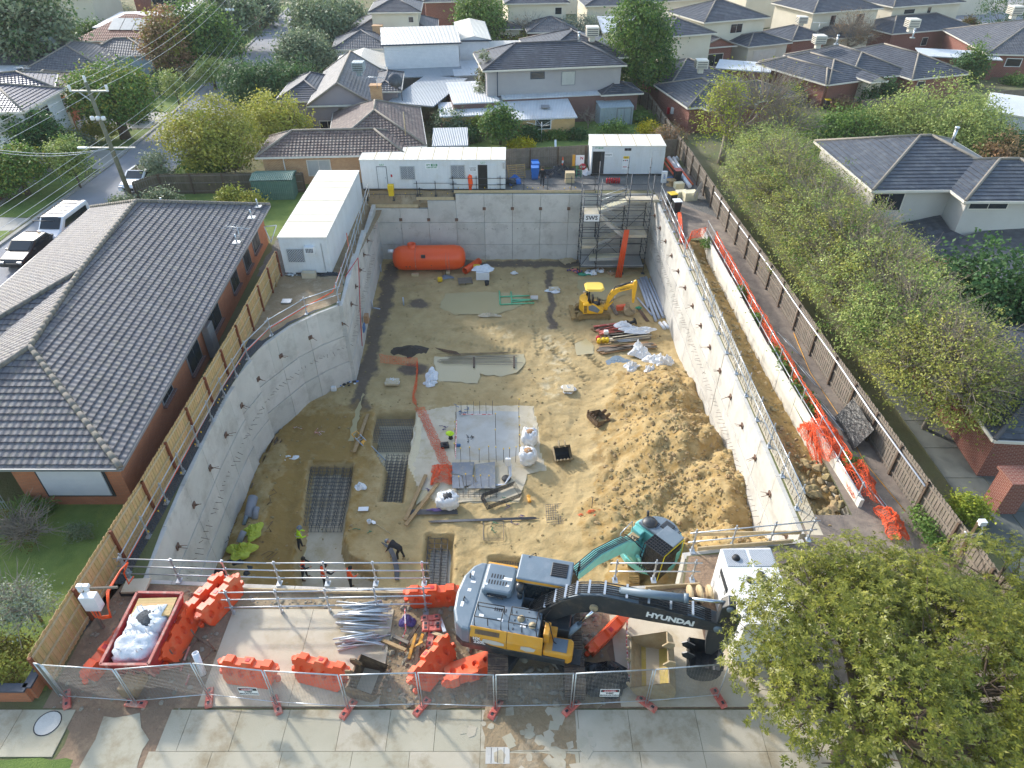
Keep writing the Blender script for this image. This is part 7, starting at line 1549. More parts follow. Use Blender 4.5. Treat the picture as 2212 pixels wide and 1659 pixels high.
for i,(pts,lb) in enumerate((([(1180,880),(1420,875),(1400,1010),(1290,1020),(1180,1000)],'grey sheet panel at the upper left of the covered reinforcement'),([(1290,1020),(1400,1010),(1440,1110),(1310,1140)],'darkest small sheet in the middle of the covered reinforcement'),([(1180,1010),(1280,1020),(1310,1160),(1180,1160)],'grey sheet at the lower left of the covered reinforcement'),([(1430,900),(1645,870),(1650,1040),(1560,1130),(1440,1080)],'large grey sheet at the right of the covered reinforcement'),([(1450,1090),(1650,1050),(1650,1160),(1330,1160)],'grey sheet at the near right of the covered reinforcement'))):
 z=-5.86+i*.02;mb=MB();mb.prism([tuple(VL(x,y,z)[:2]) for x,y in pts][::-1],z,z+.018);one('sheet_panel',lb,'panel',mb,mat('panel_%d'%i,['#7d848c','#5a6068','#7a8088','#868b90','#747a82'][i],'#5f656d',rough=.6,nscale=3,stain='#a8a490',sscale=3,sfac=.6),VL(*pts[0],z),group='grey sheet panels on the screed')
many('support_bars','grid of bars below the grey sheet panels','reinforcement',[(VL(1180+i*60,1170,-5.9),VL(1180+i*60,1260,-5.9)) for i in range(9)]+[(VL(1170,1200+i*25,-5.9),VL(1680,1200+i*25,-5.9)) for i in range(3)],'rebar',.014)
for i,(a_,b_,lb) in enumerate((((115,765),(265,350),'long plank along the left edge of the second trench'),((670,1505),(895,1010),'left plank of the crossing pair by the open bag'),((675,1560),(1030,1095),'right plank of the crossing pair by the open bag'))):
 p,q=VL(*a_,-5.85),VL(*b_,-5.85);mb=MB();mb.beam(p,q,.2,.06);one('plank',lb,'plank',mb,'timber',p,group='loose planks')
t=thing('ladder','aluminium ladder with a yellow top leading into the second trench','ladder',VL(300,700,-6));p,q=VL(150,590,-5.7),VL(435,880,-6.7);d=(q-p).normalized();s=Vector((-d.y,d.x,0)).normalized()*.2
for k in(-1,1):mb=MB();mb.beam(p+s*k,q+s*k,.04,.08);mb.build('rail','galv',t)
for i in range(12):mb=MB();c=p.lerp(q,(i+.7)/12.5);mb.cyl(c-s,c+s,.018,6);mb.build('rung','galv',t)
mb=MB();mb.tube([p-s,p-d*.3-s,p-d*.3+s,p+s],.04,6);mb.beam(p.lerp(q,.2)+Vector((0,0,.05)),p.lerp(q,.32)+Vector((0,0,.05)),.3,.02);mb.build('yellow_guard','cat_yellow',t)
many('rebar_bundle','thick bundle of dark bars under the open white bag','bars',[(VL(690+random.uniform(-10,30),1390+i*4,-5.9+.03*(i%3)),VL(1235+random.uniform(-10,10),1385+i*4,-5.9+.03*(i%3))) for i in range(14)],'rebar_grey',.02);rag('purple strap on the thick bar bundle',VL(1000,1395,-5.8),(.4,.12),'purple',5,'strap','strap',.08)
many('rebar_bundle','long bundle of bars tied with purple straps across the near mud','bars',[(VL(925+random.uniform(-5,60),1508+i*3,-5.92),VL(2130-random.uniform(-5,60),1470+i*3,-5.92)) for i in range(8)],'rebar_grey',.02);crumple('purple strap at the right of the long bar bundle',VL(1870,1460,-5.93),(.6,.5),.1,'purple',30,group='tangled straps')
many('rebar_bundle','curved bundle of bars beside the bending worker','bars',[[VN(1795+k*5,640+k*2,-5.9),VN(1860+k*6,700,-5.85),VN(1910+k*6,800,-5.82),VN(1935+k*6,920,-5.85),VN(1945+k*5,1050,-5.9)] for k in range(9)],'rebar_grey',.022)
t=thing('reinforcement_cage','black rectangular cage of stirrups lying on the mud','reinforcement',VL(1700,1260,-5.9));mb=MB();cc=[VL(1490,1265,-5.9),VL(1840,1130,-5.9),VL(1920,1255,-5.9),VL(1560,1390,-5.9)]
for k in range(7):o_k=Vector((k*.015,k*.02,k*.035));mb.tube([c+o_k for c in cc]+[cc[0]+o_k],.018,4,False)
mb.build('stirrups','black',t)
t=thing('reinforcement_cage','small square bar frame with green straps in front of the long bundle','reinforcement',VL(1630,1600,-5.95));mb=MB();cc=[VL(1520,1720,-5.95),VL(1740,1720,-5.95),VL(1740,1540,-5.95),VL(1520,1545,-5.95)];[mb.tube([c+Vector((0,0,k*.15)) for c in cc]+[cc[0]+Vector((0,0,k*.15))],.016,4,False) for k in range(2)];mb.build('frame','rebar_grey',t);crumple('green straps on the small bar frame',VL(1640,1600,-5.93),(.5,.5),.12,'green_plastic',26,group='tangled straps')
for v,x,y,r_,h_,m,n_,lb in((VL,1300,330,(.5,.5),.25,'blue_strap',60,'tangle of blue straps at the back of the screed'),(VL,1370,590,(.35,.4),.12,'dark_mark',40,'grey cable tangle in the middle of the screed'),(VL,1090,495,(.35,.2),.1,'purple',30,'purple cord beside the bar left of the screed'),(VL,1770,1260,(.2,.3),.1,'green_plastic',20,'green strap on the black cage'),(VL,190,1620,(.4,.25),.12,'green_plastic',26,'green strap near the shovel'),(VL,915,1160,(.3,.2),.1,'purple',24,'purple strap between the crossing planks'),(VE,1990,360,(.2,.2),.1,'green_plastic',14,'green strap near the grey pipes'),(VN,430,230,(1.0,1.4),.5,'dark_timber',90,'heap of rusty wire and canes along the left wall'),(VN,420,600,(1.1,1.2),.4,'rust',110,'tangled rusty wire in front of the left wall'),(VD,2000,1150,(.8,.6),.12,'stripe',30,'strand of red and white tape by the left wall')):
 crumple(lb,v(x,y,-5.95),r_,h_,m,n_,group='tangled straps' if m not in('rust','dark_timber','stripe') else None)
mb=MB();c=VL(1155,560,-5.3);mb.lathe([(0,.14),(.1,.12),(.19,.04),(.26,.0),(.26,-.02),(0,-.02)],c,14,(0.1,.1,1));one('hard_hat','lime yellow hard hat perched on a black post','hard hat',mb,'hivis_yellow',c)
mb=MB();c=VL(1165,615,-5.97);mb.lathe([(.15,0),(.12,.1),(.12,.5),(.0,.5)],c,12);one('plastic_drum','black post under the lime hard hat','post',mb,'black',c)
mb=MB();c=VL(1100,690,-5.85);mb.box(c,(.5,.4,.22),rot=.2);mb.box(c+Vector((0,0,.15)),(.2,.15,.12));one('tool_box','black tool case on the screed edge','tool box',mb,'black',c,bevel=.03)
mb=MB();c=VL(1245,690,-5.9);mb.box(c,(.3,.15,.15));one('power_tool','small blue power tool beside the bars','tool',mb,'blue_strap',c,bevel=.03)
mb=MB();c=VL(2015,1280,-5.88);mb.box(c,(.16,.35,.16),rot=.3);mb.cyl(c+Vector((-.03,.2,0)),c+Vector((.0,.2,.08)),.12,10);one('power_tool','yellow cut-off saw on the mud right of the black cage','tool',mb,'cat_yellow',c,bevel=.03)
mb=MB();c=VL(215,1382,-5.9);mb.box(c,(.55,.3,.02),rot=.03);one('plan_sheet','white paper plan lying on the mound between the trenches','paper',mb,'white_mark',c)
mb=MB();c=VN(1660,415,-5.85);mb.lathe([(.09,-.1),(.12,.1),(.1,.1),(.08,-.08)],c,10);one('bucket','small white bucket beside the shovel','bucket',mb,'white_plastic',c)
t=thing('shovel','shovel with a pale handle lying on the mud','shovel',VN(1750,470,-5.9));mb=MB();mb.tube([VN(1735,440,-5.9),VN(1895,545,-5.9)],.018,6);mb.build('handle','pale_timber',t);mb=MB();mb.prism([tuple(VN(x,y,-5.9)[:2]) for x,y in((1690,400),(1730,415),(1735,440),(1705,445),(1685,425))][::-1],-5.9,-5.87);mb.build('blade','galv',t)
t=thing('power_outlet_post','grey power box on a post with bent white conduits','power box',VL(1790,1000,-5.95));c=VL(1790,1000,-5.95);mb=MB();mb.beam(c,c+Vector((0,0,1.3)),.06,.06,up=(0,1,0));mb.build('post','galv',t);mb=MB();mb.box(c+Vector((0,-.06,1.0)),(.3,.14,.55));mb.build('box','white_plastic',t,bevel=.02);mb=MB();[mb.tube([c+Vector((.05+k*.05,0,.8)),c+Vector((.08+k*.05,-.3,.15)),c+Vector((-.2,-.9,.05)),c+Vector((-.9,-.9-.08*k,.05))],.03,6) for k in range(3)];mb.build('conduits','white_pvc',t)
mb=MB();c=VL(1768,1050,-5.9);mb.lathe([(.0,.05),(.25,.04),(.28,0),(.0,0)],c,14);one('cable_coil','coil of black cable at the foot of the power box','cable',mb,'black',c)
for i,(a_,b_,r_) in enumerate((((400,150),(350,380),.26),((440,260),(420,390),.16),((300,520),(250,640),.16),((330,350),(300,450),.1))):
 p,q=VN(*a_,-5.3),VN(*b_,-5.6);mb=MB();mb.tube([p,p.lerp(q,.5)+Vector((0,0,.05)),q],[r_,r_*.95,r_],12);one('fabric_roll',['large grey fabric roll leaning on the left wall','smaller grey fabric roll beside the large one','grey fabric roll lower down by the lime plastic','thin fabric roll behind the others'][i],'roll',mb,'mach_grey' if i==3 else mat('felt','#8f9196','#7f8186',rough=.9),p,group='grey fabric rolls on the left wall')
rag('lime yellow plastic sheet at the foot of the left wall',VN(270,740,-5.6),(.75,.6),'lime',6,h=.5);rag('lime yellow plastic scraps higher up by the fabric rolls',VN(400,520,-5.6),(.5,.6),'lime',11,h=.4)
stack('long canes and timber leaning along the left wall',VD(1650,1520,-5.9),VD(1800,1180,-5.9),16,.08,.06,['timber','dark_timber'],.3,jit=.2);rag('white crumpled sheet beside the canes',VD(1820,1320,-5.9),(.8,.5),'bag_white',19,h=.25)
mb=MB();c=VD(1805,1410,-5.93);mb.tube([c+Vector((.35*math.cos(a_)*(1-.02*k),.3*math.sin(a_),.02*k)) for k in range(3) for a_ in[i*.5 for i in range(13)]],.02,4,False);one('hose_coil','coiled hose beside the canes','hose',mb,'pale_timber',c)
heap('blue and white litter at the curve of the left wall',VE(90,830,-5.95),(.9,.4),20,['blue_plastic','white_plastic','black'],seed=12,size=(.06,.2));mb=MB();c=VE(18,865,-5.8);mb.box(c,(.35,.25,.4));one('jerry_can','white jerry can beside the litter on the left wall','jerry can',mb,'white_plastic',c,bevel=.05)
heap('lump of boulders and felt at the near end of the left wall',VN(200,960,-5.9),(.9,.6),14,['rock','black'],seed=15,size=(.2,.5),flat=.8)
tub('red_hose','red hose hanging down the left wall','hose',[[VE(95,150,0)+Vector((0,0,.1)),Vector((-10.75,43.2,.25)),Vector((-10.7,42.8,-.3)),Vector((-10.68,41.2,-3.0)),Vector((-10.6,40.0,-5.0))]],'red_mark',r=.03)
mb=MB();c=Vector((-10.6,42.4,-4.2));mb.box(c,(.3,.5,.6));one('meter_box','orange box fixed to the left wall by the red hose','box',mb,'card',c);mb=MB();c=Vector((-10.6,41.3,-4.3));mb.box(c,(.08,.6,.5));one('wall_sign','pale blue sign on the left wall below the orange box','sign',mb,'blue_strap',c)
for i,(x,y) in enumerate(((1195,880),(1215,890))):
 p=VF(x-1000,y,-5.9) if False else VF(190+i*15,880,-5.6);mb=MB();mb.tube([p+Vector((0,.8,.3)),p+Vector((0,-.8,-.2))],.06,8);one('orange_pipe',['left short orange pipe at the foot of the right wall','right short orange pipe at the foot of the right wall'][i],'pipe',mb,'orange_new',p,group='short orange pipes at the right wall')
def rubble(label,gen,n,m,kind='stuff',smin=.03,smax=.25,seed=5,powr=3.0):
 rr=random.Random(seed);mb=MB();ico=[(0,0,1),(.9,0,.3),(.28,.85,.3),(-.72,.52,.3),(-.72,-.52,.3),(.28,-.85,.3),(.72,.52,-.4),(-.28,.85,-.4),(-.9,0,-.4),(-.28,-.85,-.4),(.72,-.52,-.4),(0,0,-1)]
 fc=[(0,1,2),(0,2,3),(0,3,4),(0,4,5),(0,5,1),(1,6,2),(2,7,3),(3,8,4),(4,9,5),(5,10,1),(2,6,7),(3,7,8),(4,8,9),(5,9,10),(1,10,6),(11,7,6),(11,8,7),(11,9,8),(11,10,9),(11,6,10)]
 for i in range(n):
  x,y,z=gen(rr);s=smin+(smax-smin)*rr.random()**powr;sx,sy,sz=s*rr.uniform(.7,1.3),s*rr.uniform(.6,1.1),s*rr.uniform(.4,.8);a_=rr.uniform(0,6.28);ca,sa=math.cos(a_),math.sin(a_)
  mb.add([(x+(p[0]*sx*ca-p[1]*sy*sa)*(k:=rr.uniform(.75,1.15)),y+(p[0]*sx*sa+p[1]*sy*ca)*k,z+p[2]*sz*k+sz*.2) for p in ico],fc)
 return tagp(mb.build('rubble',MATS[m]),label,'rubble',kind=kind)
def g_heap(rr):
 while True:
  cx,cy,rx,ry,h=rr.choice(LOBES[:7]);a_,d=rr.uniform(0,6.28),rr.uniform(0,1.45)**.8;x,y=cx+rx*d*math.cos(a_),cy+ry*d*math.sin(a_)
  if inpoly(x,y,PIT) and not inpoly(x,y,BLIND):return x,y,floor_h(x,y)
rubble('loose stones and clods all over the ochre spoil heap',g_heap,7500,'rock',smin=.014,smax=.19,powr=7)
def g_floor(rr):
 while True:
  x,y=rr.uniform(-14.5,11.8),rr.uniform(16.5,55)
  if inpoly(x,y,PIT) and not inpoly(x,y,BLIND) and not any(inpoly(x,y,P) for P in PUD):return x,y,floor_h(x,y)
rubble('small clods scattered over the pit floor',g_floor,3000,'rock',smin=.015,smax=.11,seed=8,powr=4)
rubble('rocks and clods under and around the big excavator',lambda r:(r.uniform(-4.6,3.2),r.uniform(11.5,15.8),.02),900,'rock_grey',smin=.02,smax=.2,seed=9,powr=4)
rubble('gravel chips along the front soil strip',lambda r:(r.uniform(-14.8,7),r.uniform(15.2,16.0),.01),700,'rock_grey',smin=.015,smax=.1,seed=10,powr=3)
rubble('bits of broken concrete by the pine fence and skip bin',lambda r:(r.uniform(-15.2,-10.6),r.uniform(11.3,16),.01),500,'rock_grey',smin=.015,smax=.12,seed=11,powr=4)
rubble('stones in the ochre trench behind the right wall',lambda r:(r.uniform(13.1,14.1),r.uniform(19.5,46),-.5),500,'rock',smin=.03,smax=.18,seed=12,powr=3)
rubble('gravel scattered on the access path beside the side fence',lambda r:(r.uniform(15.1,16.9),r.uniform(20,54),.012),900,'rock_grey',smin=.01,smax=.05,seed=13,powr=3)
rubble('lumps of rock at the near end of the ochre trench',lambda r:(r.uniform(13.2,14.6),r.uniform(19.3,23.5),-.35),60,'rock',smin=.12,smax=.4,seed=14,powr=2)
stack('pile of galvanised scaffold tubes on the pale slab',VH(20,760,.05),VH(400,740,.05),46,.1,.07,'galv',.85,jit=.2,tube=.034,name='tube_stack',cat='tubes',lay=6)
for i,(x,y,a_) in enumerate(((640,705,.1),(648,745,0),(648,770,.05),(640,835,1.5))):
 o=dup(ff0,VH(x,y,.12 if i!=3 else .02),a_,['pink foot at the back of the stack near the counterweight','pink foot in the middle of the stack near the counterweight','pink foot at the front of the stack near the counterweight','pink foot lying end-on below the stack'][i])
for i,(a_,b_,m) in enumerate((((330,840),(480,905),'timber'),((400,815),(500,860),'old_timber'),((470,880),(560,740),'dark_timber'),((540,930),(590,870),'dark_timber'),((580,1000),(690,900),'dark_timber'),((530,1160),(560,880),'dark_timber'),((750,965),(930,1025),'dark_timber'),((640,790),(760,830),'pale_timber'),((700,700),(730,790),'galv'))):
 p,q=VH(*a_,.1),VH(*b_,.25);mb=MB();mb.beam(p,q,.12,.08);one('scrap_timber',['pale scrap timber nearest the tube pile','short scrap timber beside the tube pile','upright dark scrap timber in the rubble','short dark scrap timber in the rubble','dark scrap timber crossing the rubble','long dark scrap timber pointing at the fence','dark scrap timber under the excavator tail','pale scrap timber below the pink feet','grey metal strip beside the pink feet'][i],'timber',mb,m,p,group='scrap timber by the excavator')
t=thing('hinged_tool','rusty yellow hinged frame among the scrap timber','tool',VH(540,870,.1));mb=MB();mb.beam(VH(500,960,.1),VH(545,800,.3),.1,.08);mb.beam(VH(545,930,.1),VH(590,800,.3),.1,.08);mb.beam(VH(505,900,.15),VH(590,850,.25),.06,.06);mb.build('arms','cat_yellow',t)
rag('purple sling bundled on the rubble',VH(490,725,.1),(.35,.25),'purple',3,'sling','sling',.35)
tub('striped_tape','red and white tape hanging by the rubble left of the excavator','tape',[[VH(475,640,.9),VH(480,780,.3),VH(440,870,.1)]],'stripe',r=.025);tub('striped_tape','red and white tape hanging down to the fence right of the orange barrier','tape',[[VH(1900,665,.5),VH(1893,850,.3),VH(1912,1080,.4)]],'stripe',r=.025)
rag('glossy black plastic heaped against the fence behind the right danger sign',VH(1760,1090,.05),(.85,.7),'black_plastic',7,h=.75)
mb=MB();p=VS(1380,1380,.02);q=VS(1290,1150,.9);mb.lathe([(.1,0),(.11,0),(.11,(q-p).length),(.09,(q-p).length),(.09,0)],p,16,q-p);one('plastic_pipe','white plastic pipe leaning by the steel trestle','pipe',mb,'white_pvc',p)
t=thing('steel_trestle','rusty tube trestle standing on the slab beside the skip bin','trestle',VS(1300,1100,0));q4=[VS(1100,1240,.02),VS(1330,1020,.02),VS(1510,1130,.02),VS(1340,1300,.02)];mb=MB()
for i in range(4):mb.tube([q4[i]+Vector((0,0,.12)),q4[(i+1)%4]+Vector((0,0,.12))],.024,6)
mb.build('rails','rust',t)
for i in range(4):mb=MB();mb.tube([q4[i],q4[i]+Vector((-.12,.05,.62))],.03,6);mb.build('leg','rust',t)
t=thing('steel_gate','pinkish square steel frame leaning against the skip bin','frame',VS(1000,1280,0));mb=MB();f4=[VS(770,1350,.35),VS(860,1080,1.2),VS(1230,1080,.25),VS(1130,1350,.02)]
mb.beam(f4[0],f4[1],.06,.06);mb.beam(f4[0],VS(1150,1285,.35),.06,.06);mb.beam(f4[2],f4[3],.06,.06);mb.beam(VS(1190,1500,.0),VS(1230,1380,.1),.05,.05);mb.build('bars','red_pale',t)
mb=MB();c=VS(620,1480,.25);mb.box(c,(.55,.75,.5),rot=-.1);one('timber_block','block of timber bearers under the front of the skip bin','timber',mb,'timber',c)
t=thing('utility_pit','open pit box with a grey lid behind the skip bin','pit',VS(650,480,0));mb=MB();c=VS(650,420,.25);mb.box(c,(.9,.6,.1),rot=.05);mb.build('lid','concrete_floor',t);mb=MB();mb.box(c+Vector((-.1,-.25,-.14)),(.85,.1,.25));mb.build('opening','black',t)
t=thing('switchboard','pale grey switchboard with cameras on a timber post beside the pine fence','switchboard',VS(290,880,0));p=VS(290,880,0);tp_=Vector((p.x-.75,p.y+.55,2.35));tp_=VS.Y(50,440,p.y+.1)
mb=MB();mb.beam(p,tp_,.1,.1);mb.build('post','old_timber',t);c=VS.Y(165,590,p.y-.05);mb=MB();mb.box(c,(.55,.3,.75));mb.build('box','white_plastic',t,bevel=.02);mb=MB();a_,b_=VS.Y(100,450,p.y),VS.Y(450,435,p.y+.1);mb.beam(a_,b_,.06,.08);mb.build('arm','old_timber',t)
for x in(35,105):mb=MB();c2=VS.Y(x,425,p.y-.05);mb.box(c2,(.2,.16,.14));mb.cyl(c2-Vector((0,.05,.2)),c2-Vector((0,.05,.05)),.08,10);mb.build('camera','white_plastic',t,bevel=.02)
hs=[]
for k in range(3):hs.append([c+Vector((-.1+k*.12,-.1,-.38)),c+Vector((.0+k*.1,-.2,-.65-.05*k)),c+Vector((.5,-.15,-.6-.06*k)),c+Vector((.55,-.1,-.2)),VS(330,480,1.2)+Vector((.04*k,0,0)),VS(480,250,1.4),VS(560,170,1.3)])
hs.append([VS(560,170,1.3),VS(515,280,.8),VS(570,400,.5),VS(620,320,.8)])
tub('orange_cable','orange power cables looping from the switchboard along the pine fence','cable',hs,'orange_new',r=.03,part='cable')
tub('orange_cable','orange conduit along the guard rail at the left rim','cable',[[(-15.15,16.9,.35),(-15.15,28,.4),(-14.95,31.4,.4),(-14.3,33.9,.4),(-12.8,36.3,.4),(-11.4,38.0,.5),(-11.5,44,.6),(-12.0,46,.8)]],'orange_new',r=.035,part='cable')
gn=thing('generator','tall white generator cabinet with two mesh vents and three round caps','generator',(8.55,14.7,0));mb=MB();mb.prism([(7.66,13.0),(9.5,13.05),(9.45,16.2),(7.6,16.15)],.06,2.3);bx=mb.build('cabinet','white_plastic',gn,bevel=.04)
mv=mat('mesh_vent','#8f959b','#7a8087',rough=.5,pat='lattice',pk=.4,pcol='#d8dadb')
for x in(8.07,9.0):mb=MB();mb.box((x,15.72,2.31),(.8,.75,.02));mb.build('vent',mv,bx)
for x,y in((8.3,14.75),(8.75,15.0),(8.82,14.65)):mb=MB();mb.lathe([(0,.05),(.08,.05),(.14,.03),(.14,0)],(x,y,2.3),16);mb.build('cap','black',bx)
mb=MB();mb.lathe([(0,.1),(.12,.08),(.15,0)],(8.05,15.7,2.32),12);mb.build('hook','black',bx)
for y in(13.4,14.2,14.9,15.6):mb=MB();mb.box((7.62,y,1.4),(.03,.12,.16));mb.build('door_latch','galv',bx)
mb=MB();mb.box((7.6,15.2,1.7),(.02,.9,.25));mb.build('logo_stripe','dark_mark',bx)
for i,x in enumerate((1575,1660,1745)):
 c=VM(x,960,.45);mb=MB();mb.lathe([(0,-.04),(.34,-.04),(.34,.04),(0,.04)],c,20,(1,.1,0));one('cable_reel',['left disc of the pale cable reel stand','middle disc of the pale cable reel stand','right disc of the pale cable reel stand'][i],'cable reel',mb,'pale_timber',c,group='pale cable reels beside the generator')
stack('brown boards stacked beside the generator',(6.9,16.0,.05),(7.4,13.6,.05),6,.16,.08,'dark_timber',.2)
mesh_strip('orange mesh hung along the rail behind the white panel wall',[(15.35,22.5,.05),(15.1,27,.05),(14.95,34,.05),(14.85,42,.05),(14.8,46,.05)],.95,step=.16,r=.024);mesh_strip('orange mesh across the far end of the ochre trench',[VK(1650,1330,0),VK(1700,1210,.2),VK(1850,1180,.2)],.7,r=.02)
crumple('bundle of orange mesh draped over the white panel wall',(14.95,24.2,.3),(.6,1.3),.7,n=700);crumple('loose loop of orange mesh hanging down the face of the white panel wall',(14.45,24.6,-.4),(.2,1.3),.9,n=150);crumple('second bundle of orange mesh beside the near end of the panel wall',(15.5,21.7,.1),(.6,1.2),.8,n=700);crumple('tail of orange mesh at the near end of the path',(15.9,19.2,.1),(.4,.8),.6,n=120)
for i in range(3):p,q=VK(1590+i*16,1250,.1),VK(1565+i*12,930,.3);mb=MB();mb.tube([p,q],.07,8);one('orange_pipe',['left orange pipe bundled by the rail on the right rim','middle orange pipe bundled by the rail on the right rim','right orange pipe bundled by the rail on the right rim'][i],'pipe',mb,'orange',p,group='orange pipes by the rail on the right rim')
t=thing('plastic_sheet','black sheet leaning against the side fence','sheet',(16.6,24.8,0));mb=MB();mb.grid(lambda i,j:VF(1285+j*0,1220,0) if False else Vector((16.15+.6*j/6,24.0+2.4*i/6-.2,.02+1.3*j/6))+Vector((0,0,.04*math.sin(i*2)))*1,6,6);mb.build('sheet','black_plastic',t)
tub('water_pipe','white water pipe strapped along the top of the side fence','pipe',[[(17.2,20,1.55),(17.0,25,1.5),(16.85,29,1.6),(16.7,35,1.5),(16.6,38,1.55),(16.35,44,1.5),(16.0,52,1.5)]],'white_pvc',r=.04)
t=thing('camera_pole','timber post with white cameras at the near end of the side fence','post',(17.45,17.0,0));mb=MB();mb.beam((17.3,17.0,0),(17.6,17.3,2.4),.1,.1);mb.build('post','timber',t);mb=MB();mb.beam((16.6,16.9,1.9),(18,17.2,1.95),.05,.09);mb.build('arm','old_timber',t);mb=MB();mb.box((17.7,17.25,2.45),(.25,.2,.2));mb.tube([(17.7,17.2,2.4),(17.8,17.1,2.0),(17.4,17.1,1.8),(17.2,17.2,2.0)],.03,6);mb.build('camera','white_plastic',t)
tub('yellow_hose','yellow hose along the ground beside the side fence','hose',[[(16.7,34,.03),(16.3,30,.03),(16.5,26,.03),(16.4,23,.03),(16.9,20,.03)]],'cat_yellow',r=.02)
for i,(y0,y1) in enumerate(((33.5,31.5),(30.8,28.5),(27.5,25),(22,19.5))):
 mb=MB();a_,b_=Vector((15.5,y0,.4)),Vector((15.9,y1,.4));mb.tube([a_,b_],.02,5);mb.tube([a_+Vector((.45,0,-.35)),b_+Vector((.45,0,-.35))],.02,5);mb.tube([a_,a_+Vector((.45,0,-.35))],.02,5);mb.tube([b_,b_+Vector((.45,0,-.35))],.02,5);[mb.tube([a_.lerp(b_,k/12),a_.lerp(b_,k/12)+Vector((.45,0,-.35))],.004,3,False) for k in range(12)];one('mesh_panel',['farthest mesh panel lying on the access path','second mesh panel lying on the access path','third mesh panel lying on the access path','nearest mesh panel lying on the access path'][i],'mesh panel',mb,'galv',a_,group='spare mesh panels on the access path')
def bin_(label,P,m,lid,s=1.0,yaw=0,open_=False):
 t=thing('wheelie_bin',label,'bin',P,yaw,group='wheelie bins');mb=MB();V_=[(-.25*s,-.27*s,.05),(.25*s,-.27*s,.05),(.25*s,.27*s,.05),(-.25*s,.27*s,.05),(-.3*s,-.34*s,1.0*s),(.3*s,-.34*s,1.0*s),(.3*s,.34*s,1.0*s),(-.3*s,.34*s,1.0*s)];mb.add(V_,[(3,2,1,0),(4,5,6,7),(0,1,5,4),(1,2,6,5),(2,3,7,6),(3,0,4,7)]);mb.build('body',MATS[m],t,bevel=.03,world=False)
 mb=MB();mb.box((0,.0,1.03*s),(.64*s,.72*s,.06)) if not open_ else mb.box((0,.4*s,.75*s),(.62*s,.05,.65*s));mb.build('lid',MATS[lid],t,bevel=.02,world=False)
 for x in(-.27,.27):w_=MB();w_.cyl((x*s-.03,.25*s,.1),(x*s+.03,.25*s,.1),.1,12);w_.build('wheel','black',t,world=False)
 return t
def at0(v,x,y):return tuple(v(x,y,0))
bin_('front blue bin between the huts',at0(VJ,1995,560),'blue_plastic','blue_plastic',1.1,open_=True);bin_('back blue bin between the huts',(VJ(1995,440).x,VJ(1995,560).y+1.1,0),'blue_plastic','blue_plastic',1.1,.15,open_=True)
bin_('black bin with a yellow lid on the right rim by the stair landing',at0(VK,1485,850),'black','yellow_cap',1.0,.3);bin_('open black bin beside the yellow lidded one',at0(VK,1535,930),'black','white_plastic',1.0,.1);bin_('black bin with a pink lid by the stacked pipes',at0(VK,1545,585),'black','pink_foot',1.0,.1)
bin_('black bin with a yellow lid against the brick bungalow',at0(VC,1000,665),'black','yellow_cap',1.0);bin_('dark bin with a yellow lid at the right edge bungalow',at0(VC,2180,470),'black','yellow_cap',1.1);bin_('green lidded bin outside the blue tiled garage',tuple(VA(430,850)),'black','green_plastic',1.0)
t=thing('yellow_cabinet','yellow waste bin on a stand in front of the hut door','bin',at0(VJ,440,745));c=VJ(440,745);mb=MB();mb.box(c+Vector((0,0,.75)),(.5,.45,.45));mb.build('hood','yellow_cap',t,bevel=.05);mb=MB();mb.box(c+Vector((0,0,.28)),(.42,.4,.5));mb.build('body','yellow_cap',t,bevel=.03)
mb=MB();c=VJ(1295,690);mb.tube([c+Vector((0,0,.05)),c+Vector((0,0,.3))],.14,10);mb.tube([c+Vector((0,0,.3)),c+Vector((.05,0,.6)),c+Vector((0,0,1.3)),c+Vector((-.1,0,1.35))],[.14,.2,.2,.12],12);one('orange_jacket','orange padded cover on a post beside the lunch room door','cover',mb,'hivis_orange',c)
heap('dark drums and hoses at the right end of the lunch room hut',at0(VJ,1740,620),(.7,.5),16,['black','dark_mark','blue_plastic'],seed=21,size=(.15,.4),flat=.9);rag('blue plastic tub beside the drums',at0(VJ,1780,560),(.4,.3),'blue_plastic',5,'tub','tub',.4)
mb=MB();c=VK(185,440);c.y-=0;mb.beam(c+Vector((0,.2,0)),c+Vector((0,.9,1.6)),.75,.06);one('lattice_panel','white slatted panel leaning on the back fence','panel',mb,mat('slat','#e0e2e4','#d2d4d6',pat='vboard',pk=1.4,pcol='#8f9499'),c)
mb=MB();c=VK(235,430);mb.beam(c,c+Vector((-.1,.8,2.2)),.18,.04);one('metal_strip','tall grey metal strip leaning on the back fence','strip',mb,'galv',c)
t=thing('traffic_cone','orange and white traffic cone stack by the back fence','cone',at0(VK,305,430));c=VK(305,430);mb=MB();mb.lathe([(.22,0),(.2,.03),(.13,.05),(.04,.9),(0,.9)],c,14);mb.build('cone','orange_new',t);mb=MB();mb.lathe([(.1,.35),(.075,.6)],c+Vector((0,0,.0)),14);mb.build('band','white_mark',t)
rag('black tarpaulin draped over materials behind the rail',at0(VK,300,520),(1.7,.9),'black_plastic',13,'tarpaulin','tarpaulin',.9)
mb=MB();c=VK(385,540,.45);mb.box(c,(.8,.6,.9));one('cardboard_box','pale plywood box beside the tarpaulin','box',mb,'pale_timber',c)
t=thing('hand_trolley','green hand trolley beside the plywood box','trolley',at0(VK,480,560));c=VK(480,560);mb=MB();mb.tube([c+Vector((-.2,0,0)),c+Vector((-.2,.15,1.2)),c+Vector((.2,.15,1.2)),c+Vector((.2,0,0))],.025,6);[mb.tube([c+Vector((-.2,.02+.03*k,.25*k)),c+Vector((.2,.02+.03*k,.25*k))],.02,5) for k in range(1,5)];mb.build('frame','green_plastic',t)
